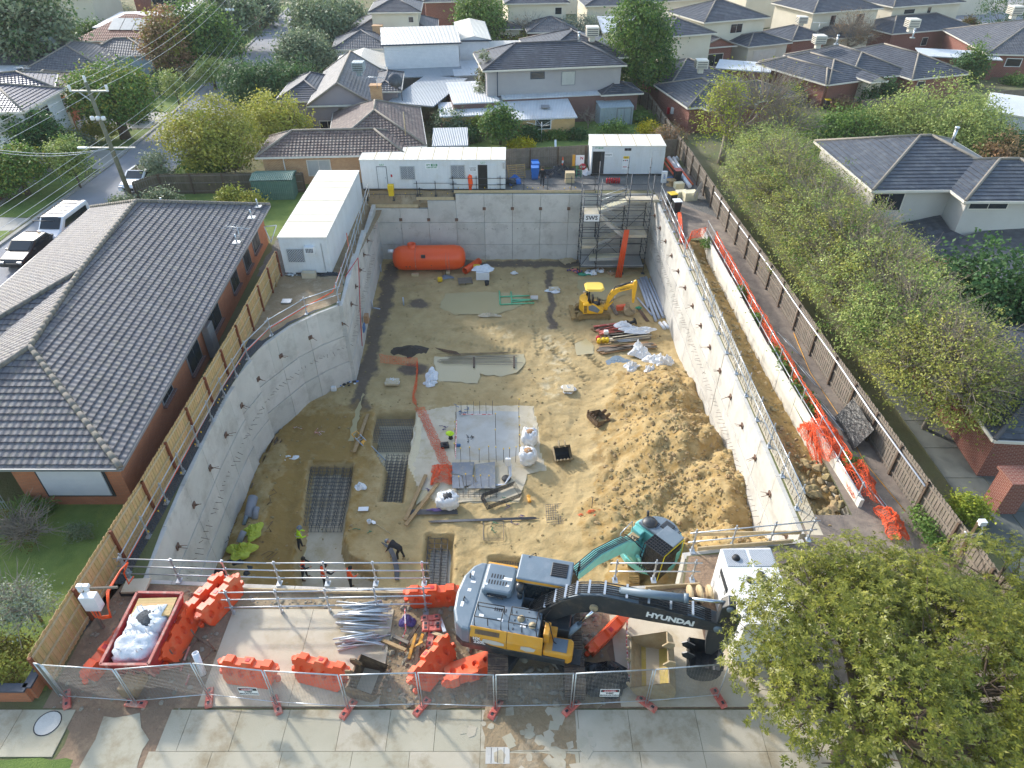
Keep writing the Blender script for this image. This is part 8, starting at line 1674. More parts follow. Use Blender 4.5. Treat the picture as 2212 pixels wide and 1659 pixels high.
t=thing('stop_sign','round red stop bat leaning by the toilet hut','sign',at0(VK,525,540));c=VK.Y(525,430,59.2);mb=MB();mb.lathe([(0,.02),(.3,.02),(.3,-.02),(0,-.02)],c,20,(0,-1,0));mb.build('disc','red_mark',t);text('STOP',.2,c+Vector((0,-.03,0)),(1,0,0),(0,0,1),'white_mark',t,bold=.004);mb=MB();mb.cyl(c-Vector((0,0,.3)),c-Vector((0,0,1.2)),.02,6);mb.build('handle','white_mark',t)
t=thing('sign_board','white board with a red N and an orange edge beside the toilet hut','sign',at0(VK,490,480));c=VK.Y(495,360,60.3);mb=MB();mb.box(c,(.75,.04,.9));mb.build('board','white_mark',t);text('N',.35,c+Vector((.15,-.03,.2)),(1,0,0),(0,0,1),'red_mark',t,bold=.01);mb=MB();mb.box(c+Vector((-.55,0,0)),(.25,.04,1.0));mb.build('edge','cat_yellow',t)
rag('pile of white sacks beside the stop bat',at0(VK,560,510),(.45,.4),'bag_white',8,'sack','sack',.6)
for i in range(6):
 c=VK(790+i*26,580,.25);mb=MB();mb.lathe([(0,.28),(.03,.28),(.04,.22),(.09,.18),(.09,-.22),(0,-.22)],c,12);one('fire_extinguisher',['first fire extinguisher from the left below the toilet hut','second fire extinguisher from the left below the toilet hut','third fire extinguisher from the left below the toilet hut','third fire extinguisher from the right below the toilet hut','second fire extinguisher from the right below the toilet hut','last fire extinguisher on the right below the toilet hut'][i],'fire extinguisher',mb,'red_mark',c,group='fire extinguishers below the toilet hut')
mb=MB();c=VK(1410,540,.5);mb.box(c,(.45,.25,1.0));q=one('first_aid_board','pale blue cabinet at the right corner of the toilet hut','cabinet',mb,'white_plastic',c);text('EXIT',.2,c+Vector((0,-.14,.1)),(0,0,1),(-1,0,0),'blue_plastic',q,bold=.004)
for i,(a_,b_,r_,m) in enumerate((((1400,370),(1520,520),.09,'orange'),((1430,340),(1560,510),.09,'orange'),((1460,330),(1690,640),.17,'white_pvc'),((1510,330),(1620,500),.13,'white_pvc'),((1600,470),(1720,620),.09,'orange'),((1540,320),(1570,360),.12,'white_pvc'))):
 p,q=VK(*a_,.5),VK(*b_,.15);mb=MB();mb.tube([p,q],r_,12);one('plastic_pipe',['lower orange pipe stacked right of the toilet hut','upper orange pipe stacked right of the toilet hut','thickest white pipe stacked right of the toilet hut','second white pipe stacked right of the toilet hut','orange pipe lying nearest the side fence','short white pipe at the fence corner'][i],'pipe',mb,m,p,group='pipes stacked right of the toilet hut')
mb=MB();c=VK(1800,780,.05);mb.beam(c+Vector((-.35,0,0)),c+Vector((.25,1.0,1.5)),.06,1.4,up=(.3,.9,0)) if False else mb.poly([VK(1745,790,.02),VK(1835,640,.7),VK(1820,580,1.5),VK(1735,715,.9)]);mb.poly([VK(1735,715,.9)+Vector((.03,.03,0)),VK(1820,580,1.5)+Vector((.03,.03,0)),VK(1835,640,.7)+Vector((.03,.03,0)),VK(1745,790,.02)+Vector((.03,.03,0))]);one('white_board','white board leaning on the side fence','board',mb,'white_mark',c)
for i,(x,y,w_,h_,m) in enumerate(((1600,720,.9,.5,'cream_plastic'),(1690,740,1.1,.7,'cream_plastic'),(1570,630,.8,.5,'cream_plastic'),(1610,705,.5,.35,'yellow_cap'))):
 c=VK(x,y,h_/2);mb=MB();mb.box(c,(w_,w_*.7,h_),rot=.2);one('plastic_crate',['low cream crate in front of the hard hat','larger cream crate against the white board','cream crate beside the cable reel','yellow can in the low cream crate'][i],'crate',mb,m,c,bevel=.03)
mb=MB();c=VK(1480,630);mb.lathe([(0,.5),(.42,.5),(.42,.45),(.2,.44),(.2,.06),(.42,.05),(.42,0),(0,0)],c,18);one('cable_reel','wooden cable reel near the corner of the right rim','cable reel',mb,'timber',c)
rag('tangle of blue rope beside the cable reel',at0(VK,1465,560),(.6,.4),'blue_strap',6,'rope','rope',.15)
for i,(x,y) in enumerate(((1970,60),(2000,80),(2065,60),(2105,75))):
 c=VD(x,y,.25);mb=MB();mb.lathe([(0,.3),(.25,.3),(.25,.26),(.1,.25),(.1,-.2),(.25,-.21),(.25,-.25),(0,-.25)],c,14);one('cable_spool',['left black spool in front of the end of the white hut','second black spool in front of the white hut','third black spool in front of the white hut','right black spool in front of the white hut'][i],'spool',mb,'black',c,group='black spools in front of the white hut')
heap('pile of galvanised fittings in front of the white hut',VD(1895,120,0),(.5,.35),20,['galv','white_plastic'],seed=31,size=(.06,.2));mb=MB();c=VD(1990,130,.2);mb.box(c,(.9,.4,.4));one('plastic_crate','grey trough below the black spools','crate',mb,'concrete_floor',c);rag('black sheet at the corner of the white hut',VD(2120,130,.0),(.7,.3),'black_plastic',9,h=.25)
mb=MB();c=VD(1845,300,.1);mb.box(c,(.6,.5,.06));one('vent_grate','small grey grate on the dirt inside the left rail','grate',mb,'galv',c)
tub('timber_rail','loose brown timber boards leaning on the fence by the left hut','timber',[(VD(1800,150,0),VD(1745,60,1.2)),(VD(1780,210,0),VD(1760,90,1.0))],'timber',r=.06,part='board')
mb=MB();[mb.tube([VA(x,y,z),VA(x2,y2,z2)],.035,5) for x,y,z,x2,y2,z2 in((1700,1460,2.0,1780,1450,2.0),(1780,1450,2.0,1745,1560,1.2),(1700,1460,2.0,1745,1560,1.2))];one('clothes_line','white folding clothes line frame behind the brick house','clothes line',mb,'white_pvc',VA(1745,1560,0))
mb=MB();c=VG(305,1372,.04);mb.poly([c+Vector((.38*math.cos(i*.2618),.38*math.sin(i*.2618),.003)) for i in range(24)]);t=one('manhole_cover','round grey manhole cover in the left footpath slab','manhole cover',mb,'concrete',c);mb=MB();mb.tube([c+Vector((.4*math.cos(i*.2618),.4*math.sin(i*.2618),.004)) for i in range(25)],.014,4,False);mb.build('ring','dark_mark',t)
mb=MB();c=VH(1068,1578,.035);mb.box(c,(.75,.5,.012));t=one('pit_cover','rectangular grey pit cover in the muddy footpath','pit cover',mb,'concrete',c);mb=MB();[mb.box(c+Vector((x,0,.007)),(.015,.46,.004)) for x in(-.2,0,.2)];mb.build('seams','dark_mark',t)
mat('car_white','#e4e6e8','#dcdee0',rough=.25,coat=.6);mat('car_dark','#14181d','#101318',rough=.35,coat=.15);mat('tyre','#1a1a1b','#222223',rough=.9)
def car(label,P,yaw,m,van=False,L=4.6,W=1.8,H=1.45,name='parked_car',cat='car',racks=0):
 t=thing(name,label,cat,P,yaw,group='cars parked along the street');h=W/2
 if van:prof=[(-L/2,.35),(-L/2,1.2),(-L/2+.15,H),(L/2-1.5,H),(L/2-.75,H*.62),(L/2-.1,H*.5),(L/2,.75),(L/2,.35)];gp=[(-L/2+.4,H*.55),(-L/2+.4,H*.9),(L/2-1.55,H*.92),(L/2-.95,H*.62)]
 else:prof=[(-L/2,.35),(-L/2+.02,.85),(-L/2+.3,.98),(-L/2+.75,1.0),(-L/2+1.3,H-.02),(.35,H),(1.15,1.02),(L/2-.3,.85),(L/2-.03,.68),(L/2,.35)];gp=None
 mb=MB();mb.extrude(prof,(0,0,0),(1,0,0),(0,0,1),(0,1,0),W*.96);mb.build('body',MATS[m],t,bevel=.09,world=False)
 g=MB()
 if van:g.extrude([(L/2-1.45,H-.06),(L/2-.78,H*.64),(L/2-.76,H*.64),(L/2-1.43,H-.05)],(0,0,.02),(1,0,0),(0,0,1),(0,1,0),W*.8)
 else:g.extrude([(.38,H-.05),(1.1,1.04),(1.13,1.06),(.4,H-.02)],(0,0,.015),(1,0,0),(0,0,1),(0,1,0),W*.76);g.build('rear_window' if 0 else 'windscreen','glass',t,world=False);g=MB();g.extrude([(-L/2+1.28,H-.03),(-L/2+.8,1.02),(-L/2+.77,1.04),(-L/2+1.25,H-.0)],(0,0,.015),(1,0,0),(0,0,1),(0,1,0),W*.74)
 g.build('windscreen' if van else 'rear_window','glass',t,world=False)
 for s in(-1,1):
  g=MB();pr=[(-L/2+1.0,1.03),(-L/2+1.4,H-.1),(.3,H-.08),(.95,1.03)] if not van else[(-L/2+.5,H*.58),(-L/2+.5,H*.86),(L/2-1.6,H*.86),(L/2-1.15,H*.6)]
  g.extrude(pr,(0,s*W*.485,0),(1,0,0),(0,0,1),(0,1,0),.02);g.build('side_window','glass',t,world=False)
  for x in(-L*.3,L*.31):w_=MB();w_.cyl((x,s*(h-.2),.33),(x,s*(h-.0),.33),.33,18);wo_=w_.build('wheel','tyre',t,world=False);r_=MB();r_.cyl((x,s*(h-.02),.33),(x,s*(h+.01),.33),.2,14);r_.build('rim','galv',wo_,world=False)
  l_=MB();l_.box((L/2-.06,s*h*.68,.7),(.14,.34,.14));l_.build('headlight','chrome',t,bevel=.03,world=False);l_=MB();l_.box((-L/2+.02,s*h*.72,.85),(.08,.3,.14));l_.build('tail_light','red_mark',t,world=False)
  l_=MB();l_.box((.85,s*(h+.08),1.0),(.14,.18,.12));l_.build('mirror',MATS[m],t,bevel=.02,world=False)
 g=MB();g.box((L/2-.0,0,.55),(.04,W*.5,.22));g.build('grille','black',t,world=False)
 if not van:g=MB();g.box((-.35,0,H-.015),(1.2,W*.6,.04));g.build('sunroof','glass',t,world=False)
 for k in range(racks):
  r_=MB();r_.tube([(-L/2+.6+k*.62,-h*.85,H+.12),(-L/2+.6+k*.62,h*.85,H+.12)],.03,6);r_.tube([(-L/2+.6+k*.62,-h*.8,H-.03),(-L/2+.6+k*.62,-h*.8,H+.12)],.02,5);r_.build('roof_rack','black',t,world=False)
 return t
pc=VA(905,1170,0.6);car('white sedan parked beside the power pole',(-31.8,57.2,.02),math.radians(-93),'car_white')
car('white van with black roof racks behind the tiled roof',tuple(VA(440,1510,.0)[:2])+(.02,),math.radians(-92),'car_white',van=True,L=4.8,W=1.8,H=1.8,racks=7,name='parked_van',cat='van')
car('dark car at the left edge just above the tiled roof',tuple(VA(215,1640,.2)[:2])+(.02,),math.radians(-92),'car_dark')
car('pale car parked far up the street',tuple(VA(1915,175,0)[:2])+(.02,),math.radians(-80),'car_white');car('blue grey car parked far up the street beside the pale one',tuple(VA(1900,205,0)[:2])+(.02,),math.radians(-80),'curtain')
def power_pole(label,P,H_,arm=2.6,lean=0,scale=1.0):
 t=thing('power_pole',label,'power pole',P,group='timber power poles');P=Vector(P);top=P+Vector((lean,0,H_));mb=MB();mb.tube([P-Vector((0,0,.1)),P.lerp(top,.5),top],[.2,.17,.13],10);mb.build('pole',mat('pole_wood','#7b7a66','#5f604f',rough=.9,nscale=4),t)
 mb=MB();c=P.lerp(top,.93);mb.beam(c-Vector((arm*.5,0,0)),c+Vector((arm*.5,0,0)),.1,.12);mb.beam(c-Vector((.9,0,-.02)),c-Vector((0,0,.8)),.05,.06);mb.beam(c+Vector((.9,0,.02)),c-Vector((0,0,.8)),.05,.06);mb.build('crossarm','galv',t)
 mb=MB();c2=P.lerp(top,.47);mb.beam(c2-Vector((arm*.65,0,0)),c2+Vector((arm*.65,0,0)),.08,.1);mb.build('crossarm','galv',t)
 for q in(c-Vector((arm*.48,0,0)),c+Vector((arm*.48,0,0)),top):mb=MB();mb.lathe([(0,.45),(.09,.42),(.11,.2),(.07,.1),(.1,0)],q,10);mb.build('insulator','white_plastic',t)
 for k in(-1,0,1):mb=MB();mb.lathe([(0,.2),(.16,.14),(.16,-.1),(0,-.14)],P.lerp(top,.72)+Vector((k*.42,-.25,0)),10);mb.build('fuse','white_plastic',t)
 mb=MB();q=c2-Vector((arm*.65,0,0));mb.box(q-Vector((.4,0,0)),(.75,.22,.14));mb.build('street_light','white_plastic',t,bevel=.04);return c,c2,top
cA,lA,tA=power_pole('near timber power pole with a street light behind the old fence',tuple(VA(850,1290)),9.2,2.9,lean=-.35);cB,lB,tB=power_pole('far timber power pole up the street',tuple(VA(1565,430)),9.6,2.7)
cC,lC=cA+Vector((-5,-45,0)),lA+Vector((-5,-45,0))
WN=[(cA+Vector((k*1.35,0,.4)),cB+Vector((k*1.25,0,.4)),cC+Vector((k*1.3,0,.4))) for k in(-1,0,1)]+[(lA+Vector((k*.9,0,.1)),lB+Vector((k*.9,0,.1)),lC+Vector((k*.9,0,.1))) for k in(-1.8,-.7,.7,1.6)]
def cat_(a_,b_,sag,n=14):return[a_.lerp(b_,i/n)-Vector((0,0,sag*4*(i/n)*(1-i/n))) for i in range(n+1)]
for i,(a_,b_,c_) in enumerate(WN):
 mb=MB();mb.tube(cat_(c_,a_,.8),.013,4,False);mb.tube(cat_(a_,b_,.9),.013,4,False);mb.tube(cat_(b_,b_+Vector((-8,60,0)),1.0),.013,4,False);t=thing('power_line',['high wire on the left insulator','high wire on the pole top','high wire on the right insulator','low wire at the left end of the lower arm','low wire left of the pole','low wire right of the pole','low wire at the right end of the lower arm'][i]+' of the near power pole','wire',a_,group='overhead wires along the street');mb.build('wire','galv',t)
tub('power_line','pair of service wires running left from the near power pole','wire',[cat_(lA,VA(-50,960,4.5),.4),cat_(lA,VA(-50,975,4.5),.5)],'galv',r=.02,part='wire');tub('power_line','service wire from the far pole to the grey weatherboard house','wire',[cat_(lB,VR(1840,225,3.0),.8)],'galv',r=.022,part='wire')
t=thing('street_sign','white sign on a leaning pole beside the brick fence wall','sign',tuple(VA(420,1215)));c=VA(420,1215);q=Vector((c.x-.3,c.y,2.7));mb=MB();mb.cyl(c,q,.03,6);mb.build('pole','galv',t);mb=MB();mb.box(q,(.3,.05,.7));mb.build('plate','white_mark',t)
for i,(x,y) in enumerate(((910,715),(825,780))):c=VA(x,y);mb=MB();mb.cyl(c,c+Vector((0,0,.9)),.05,6);mb.box(c+Vector((0,0,1.05)),(.35,.3,.3));one('letter_box',['letter box in front of the wire fence','white letter box beside the big twin trunk tree'][i],'letter box',mb,'gutter_cream',c)
t=thing('wire_fence','low wire fence with white top rail along the far footpath','fence',(-43,68,0));a_,b_=VA(900,690),VA(1075,575)
for k in range(9):c=a_.lerp(b_,k/8);mb=MB();mb.cyl(c,c+Vector((0,0,1.1)),.035,6);mb.build('post','galv',t)
mb=MB();mb.tube([a_+Vector((0,0,1.1)),b_+Vector((0,0,1.1))],.03,6);[mb.tube([a_+Vector((0,0,.15*k)),b_+Vector((0,0,.15*k))],.008,3,False) for k in range(1,7)];mb.build('rail','galv',t)
def leafmat(name,c1,c2,tr=.3,isl=.5,rough=.6):
 return mat(name,c1,c2,rough=rough,nscale=.6,ncontrast=1.5,island=isl,trans=tr,spec=.3)
leafmat('leaf_gold','#b3ae4c','#8f9a40');leafmat('leaf_yellow','#c2bd50','#a8b04a');leafmat('leaf_green','#7b9a46','#5f7f38');leafmat('leaf_dark','#557a42','#3f6133')
leafmat('leaf_grey','#94a17c','#7a8a66');leafmat('leaf_rust','#b58a62','#94855a');leafmat('leaf_silver','#a3ad94','#8a967c');leafmat('leaf_bright','#d8c81e','#b8b42a');leafmat('leaf_willow','#b3c06e','#93a456')
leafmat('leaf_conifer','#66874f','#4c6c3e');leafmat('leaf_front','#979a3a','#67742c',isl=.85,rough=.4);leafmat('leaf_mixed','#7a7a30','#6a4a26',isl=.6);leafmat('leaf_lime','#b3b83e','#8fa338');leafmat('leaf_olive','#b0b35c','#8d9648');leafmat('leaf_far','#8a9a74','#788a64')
mat('bark','#6b5c4c','#50443a',rough=.95,nscale=8,bump=.02,bscale=30);mat('bark_pale','#9a8f80','#7d7264',rough=.95,nscale=8)
def leaf_mesh(name,C,N,ll,lw,m,rng_,fold=True):
 """C: (n,3) leaf centres, N: (n,3) outward hints"""
 n=len(C);d=N+rng_.normal(0,.75,(n,3));d/=np.linalg.norm(d,axis=1,keepdims=True)+1e-9
 a=rng_.normal(0,1,(n,3));a-=d*(a*d).sum(1,keepdims=True);a/=np.linalg.norm(a,axis=1,keepdims=True)+1e-9;b=np.cross(d,a)
 L=(ll*rng_.uniform(.6,1.3,(n,1)));W=(lw*rng_.uniform(.6,1.3,(n,1)))
 P=np.stack([C-a*L/2,C+b*W/2+d*W*.15,C+a*L/2,C-b*W/2+d*W*.15],1).reshape(-1,3).astype(np.float32)
 me=bpy.data.meshes.new(name);me.vertices.add(4*n);me.vertices.foreach_set('co',P.ravel())
 me.loops.add(4*n);me.loops.foreach_set('vertex_index',np.arange(4*n,dtype=np.int32));me.polygons.add(n)
 me.polygons.foreach_set('loop_start',np.arange(0,4*n,4,dtype=np.int32));me.polygons.foreach_set('loop_total',np.full(n,4,dtype=np.int32))
 me.update(calc_edges=True);me.materials.append(MATS[m]);return me
def crown_points(blobs,nclump,per,cr,rng_,shell=.55,squash=.7):
 w_=np.array([b[3]*b[4]*b[5] for b in blobs])**.67;w_/=w_.sum();Cs=[];Ns=[]
 for b,k in zip(blobs,rng_.multinomial(nclump,w_)):
  d=rng_.normal(0,1,(k,3));d/=np.linalg.norm(d,axis=1,keepdims=True);d[:,2]=np.where(d[:,2]<-.6,-d[:,2]*.6,d[:,2])
  r=shell+(1-shell)*rng_.uniform(0,1,(k,1))**.6;c=d*r*np.array(b[3:6])*(1+rng_.normal(0,.07,(k,1)))+np.array(b[:3])
  p=np.repeat(c,per,0)+rng_.normal(0,1,(k*per,3))*cr*np.repeat(rng_.uniform(.5,1.4,(k,1)),per,0)*np.array([1,1,squash]);Cs.append(p);Ns.append(np.repeat(d,per,0)*.6+np.array([0,0,.7]))
 return np.concatenate(Cs),np.concatenate(Ns),None
def tree(label,P,blobs,m,n=160,per=22,cr=.45,leaf=(.28,.2),trunk=.18,name='tree',cat='tree',bare=0,bark='bark',seed=None,group=None,limbs=7,shell=.5,m2=None,squash=.7):
 """P base (x,y); blobs are (dx,dy,z,rx,ry,rz) relative to the base"""
 rng_=np.random.default_rng(seed if seed is not None else abs(hash_(label))%99991);t=thing(name,label,cat,(P[0],P[1],0),group=group)
 def put(mm,nn,bl,nm='crown'):
  C,N,_=crown_points(bl,nn,per,cr,rng_,shell,squash);C[:,2]=np.maximum(C[:,2],.04)
  o=bpy.data.objects.new(nm,leaf_mesh(nm,C,N,leaf[0],leaf[1],mm,rng_));COL.objects.link(o);o.parent=t
 if n:put(m,n,blobs)
 if m2:put(m2[0],m2[1],m2[2] if len(m2)>2 else blobs,'tinted_foliage')
 if trunk:
  mb=MB();zc=min(b[2] for b in blobs);top=max(b[2]+b[5]*.3 for b in blobs)
  mb.tube([(0,0,-.05),(.03,.02,zc*.35),(.0,.05,zc*.7),(blobs[0][0]*.4,blobs[0][1]*.4,zc)],[trunk*1.25,trunk,trunk*.85,trunk*.7],8)
  for i in range(limbs):
   b=blobs[i%len(blobs)];a=rng_.uniform(0,6.28);r=rng_.uniform(.5,.85)
   e=Vector((b[0]+b[3]*r*math.cos(a),b[1]+b[4]*r*math.sin(a),b[2]+b[5]*rng_.uniform(-.1,.7)));s=Vector((blobs[0][0]*.2,blobs[0][1]*.2,zc*rng_.uniform(.5,.9)));mid=s.lerp(e,.5)+Vector((0,0,-.1*e.z))
   mb.tube([s,mid,e],[trunk*.5,trunk*.32,trunk*.1],5)
  for i in range(bare):
   b=blobs[int(rng_.integers(len(blobs)))];a=rng_.uniform(0,6.28);ph=rng_.uniform(.05,1.3);d=Vector((math.cos(a)*math.cos(ph),math.sin(a)*math.cos(ph),math.sin(ph)))
   s=Vector(b[:3])+Vector((d.x*b[3],d.y*b[4],d.z*b[5]))*.25;e=Vector(b[:3])+Vector((d.x*b[3],d.y*b[4],d.z*b[5]))*rng_.uniform(.8,1.12);mid=s.lerp(e,.5)+Vector(rng_.normal(0,.15,3))
   mb.tube([s,mid,e],[.035,.02,.007],3,False)
   for _ in range(3):
    u_=rng_.uniform(.3,.9);q=s.lerp(e,u_);mb.tube([q,q+d*.5+Vector(rng_.normal(0,.3,3))],[.012,.005],3,False)
  mb.build('trunk',MATS[bark],t,world=False)
 return t
def T(label,c,r,m,base=None,**k):
 """crown centre c (world), radii r; trunk straight below unless base given"""
 b=base or(c[0],c[1]);rx,ry,rz=r;c=(c[0],c[1],c[2]-.15*rz);dx,dy=c[0]-b[0],c[1]-b[1]
 bl=k.pop('blobs',None) or[(dx,dy,c[2],rx*.8,ry*.8,rz*.85),(dx+rx*.35,dy-ry*.2,c[2]-rz*.15,rx*.6,ry*.6,rz*.6),(dx-rx*.38,dy+ry*.1,c[2]-rz*.1,rx*.58,ry*.6,rz*.62),(dx+rx*.1,dy-ry*.4,c[2]-rz*.3,rx*.55,ry*.5,rz*.5)]
 return tree(label,b,bl,m,**k)
G1='trees along and beyond the street'
T('huge dark grey green tree in the top left corner',VA(110,110,7),(7.5,7,6.5),'leaf_grey',n=420,per=26,cr=.8,leaf=(.5,.35),trunk=.5,group=G1,m2=('leaf_dark',200))
T('bright green bushy tree beside the pale gabled shed',VA(400,215,2.2),(3.4,3,2.2),'leaf_green',n=160,cr=.5,leaf=(.35,.28),group=G1)
T('green bush left of the white flat roofs across the street',VA(540,185,2),(3,2.5,2.2),'leaf_green',n=90,cr=.5,leaf=(.35,.28),group=G1)
T('tall rust coloured autumn tree beside the terracotta roof',VA(1060,230,5),(3.2,3.2,5),'leaf_rust',n=300,cr=.55,leaf=(.35,.25),trunk=.3,group=G1,m2=('leaf_gold',120))
T('large round green tree above the bend of the street',VA(1290,190,5.0),(5.4,5,5.2),'leaf_green',n=380,cr=.7,leaf=(.4,.3),trunk=.4,group=G1,m2=('leaf_dark',160))
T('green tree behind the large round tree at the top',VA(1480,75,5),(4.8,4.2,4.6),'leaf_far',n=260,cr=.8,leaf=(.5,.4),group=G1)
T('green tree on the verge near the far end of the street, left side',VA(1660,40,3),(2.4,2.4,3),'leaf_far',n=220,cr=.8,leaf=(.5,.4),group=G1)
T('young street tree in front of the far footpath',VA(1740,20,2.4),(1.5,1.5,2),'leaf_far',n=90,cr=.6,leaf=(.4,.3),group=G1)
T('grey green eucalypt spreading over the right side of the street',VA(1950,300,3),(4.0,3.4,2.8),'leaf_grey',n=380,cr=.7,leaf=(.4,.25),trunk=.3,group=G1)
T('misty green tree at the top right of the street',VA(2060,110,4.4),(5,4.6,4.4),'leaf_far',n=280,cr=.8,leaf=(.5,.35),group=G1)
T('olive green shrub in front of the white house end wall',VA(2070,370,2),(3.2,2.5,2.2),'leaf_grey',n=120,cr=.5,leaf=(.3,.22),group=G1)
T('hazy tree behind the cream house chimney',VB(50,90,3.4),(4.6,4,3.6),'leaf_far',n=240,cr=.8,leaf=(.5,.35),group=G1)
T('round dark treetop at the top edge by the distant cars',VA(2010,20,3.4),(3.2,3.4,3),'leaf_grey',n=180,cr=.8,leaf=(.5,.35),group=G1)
for i,(x,y,r) in enumerate(((1530,500,2.6),(1680,490,3.0),(1830,490,3.2),(1960,520,2.6),(1600,540,2.2),(1750,530,2.6),(1900,540,2.4))):
 LB=['first feathery dark conifer from the street','second conifer of the dark hedge row','tallest conifer in the middle of the dark hedge row','last dark conifer of the row beside the grey tiled wing','small front conifer beside the street','front conifer behind the golden trees','front right conifer next to the grey tiles'][i]
 T(LB,VA(x,y+15,2.4),(r*.85,r*.85,2.7),'leaf_conifer',n=170,cr=.45,leaf=(.5,.14),group='dark feathery conifers behind the golden trees',squash=1.2)
T('small yellow green tree on the verge right of the dark fence',VA(1355,440,2.4),(1.8,1.7,1.9),'leaf_willow',n=120,cr=.4,leaf=(.28,.2),group=G1)
T('large golden green round tree on the corner by the white sedan',VA(1355,830,3.9),(4.9,4.6,3.8),'leaf_gold',n=520,cr=.42,leaf=(.24,.16),trunk=.3,m2=('leaf_yellow',140),bare=30,group='golden green round trees')
T('smaller golden round tree behind the brown tiled roof',VA(1765,740,3.4),(3.7,3.5,3.3),'leaf_yellow',n=400,cr=.4,leaf=(.24,.16),trunk=.25,bare=20,group='golden green round trees')
T('dark shaded shrub below the golden tree',VA(1300,1040,1.3),(2.8,2.2,1.5),'leaf_green',n=150,cr=.35,leaf=(.22,.16),trunk=0,name='shrub',cat='shrub')
T('grey twiggy shrub left of the bungalow',VA(1500,1050,1.0),(1.8,1.4,1.0),'leaf_silver',n=20,cr=.3,leaf=(.14,.1),trunk=.06,bare=60,bark='bark_pale',name='shrub',cat='shrub')
T('big round green tree with a twin trunk across the street',VA(700,570,4.5),(4.9,4.5,3.5),'leaf_green',base=tuple(VA(810,890,0)[:2]),n=560,cr=.5,leaf=(.3,.2),trunk=.45,m2=('leaf_gold',200),bare=20,group=G1)
T('slim street tree on the nature strip beyond the driveways',VA(1110,520,2.7),(1.5,1.5,2.0),'leaf_willow',n=90,cr=.3,leaf=(.2,.15),trunk=.07,group='young street trees')
T('dark round shrub beside the slim street tree',VA(1030,525,1.5),(1.4,1.4,1.7),'leaf_green',n=80,cr=.3,leaf=(.2,.15),trunk=.1,name='shrub',cat='shrub')
T('dark green tree in front of the blue tiled house',VA(205,820,3.6),(2.7,2.5,2.7),'leaf_dark',n=260,cr=.4,leaf=(.25,.18),trunk=.2,m2=('leaf_green',100),group=G1)
T('olive bush between the dark tree and the pines',VA(350,900,1.6),(1.7,1.6,1.6),'leaf_gold',n=130,cr=.4,leaf=(.22,.16),trunk=.12,group=G1)
T('bushy reddish shrub below the blue tiled house',VA(90,920,1.3),(2.0,1.4,1.1),'leaf_mixed',n=90,cr=.4,leaf=(.22,.16),trunk=0,name='shrub',cat='shrub')
T('conical street tree on the strip beside the red brick fence',VA(430,985,3.0),(1.8,1.8,2.5),'leaf_willow',n=190,cr=.32,leaf=(.2,.15),trunk=.08,m2=('leaf_green',60),group='young street trees')
T('round dark tree at the left edge behind the brick fence',VA(85,1040,2.8),(2.6,2.4,1.9),'leaf_green',n=260,cr=.4,leaf=(.24,.18),trunk=.2,m2=('leaf_gold',80),group=G1)
T('second round bush at the left edge behind the brick fence',VA(5,1140,1.8),(1.4,1.7,1.6),'leaf_green',n=130,cr=.35,leaf=(.22,.16),trunk=.1,group=G1)
T('small silvery green street tree beside the white sedan',VA(1000,1045,2.1),(1.3,1.3,1.6),'leaf_grey',base=tuple(VA(1030,1140,0)[:2]),n=90,cr=.25,leaf=(.18,.13),trunk=.05,m2=('leaf_silver',30),group='young street trees')
for i,(x,y,z,r,mm,lb) in enumerate(((1045,1275,.9,(1.6,1.0,1.1),'leaf_grey','olive shrub inside the corner of the old fence'),(800,1310,.6,(1.3,.9,.8),'leaf_grey','low grey shrub at the pole base'),(1490,1270,.9,(1.3,1.0,1.1),'leaf_yellow','yellow leafed shrub on the back lawn'),(1610,1295,.7,(1.1,.9,.9),'leaf_yellow','second yellow leafed shrub on the back lawn, right'),(500,900,.9,(1.8,1.4,1.1),'leaf_silver','blue green rounded hedge beside the driveway'),(450,870,1.2,(1.6,1.4,1.3),'leaf_gold','golden hedge by the bins'),(640,825,1.1,(2.2,1.2,1.0),'leaf_yellow','clipped yellow green hedge across the street'),(860,720,.9,(1.6,1.3,1.1),'leaf_dark','dark shrub under the big twin trunk tree'),(760,60,1.6,(3.5,2.5,1.8),'leaf_silver','round silvery bush by the white roofs'),(1440,1340,.4,(.1,.1,.1),'leaf_yellow',''))):
 if lb:T(lb,VA(x,y,z),r,mm,n=110,cr=.3,leaf=(.2,.15),trunk=0,name='shrub',cat='shrub')
T('dark green tree between the two cream houses at the top',VB(955,75,5),(4.2,4,5),'leaf_green',n=330,cr=.6,leaf=(.38,.28),trunk=.3)
T('bare twiggy shrub left of the pale paling fence',VB(960,215,1.8),(3,2,2.0),'leaf_grey',n=14,cr=.3,leaf=(.15,.1),trunk=.08,bare=110,bark='bark_pale',name='shrub',cat='shrub')
T('bare twiggy tree in front of the dark garage roof',VB(1290,170,3.0),(3.5,2.5,3.4),'leaf_rust',n=14,cr=.3,leaf=(.18,.14),trunk=.1,bare=130,bark='bark_pale')
T('orange and yellow shrub behind the grey house',VB(1210,275,1.5),(3.4,2,1.6),'leaf_mixed',n=120,cr=.4,leaf=(.25,.2),trunk=0,m2=('leaf_lime',40),name='shrub',cat='shrub')
T('silver leafed tree behind the roof cooler',VB(1610,170,2.8),(4,3,3.2),'leaf_silver',n=220,cr=.5,leaf=(.3,.14),trunk=.15)
BT=VB(2010,575,0)
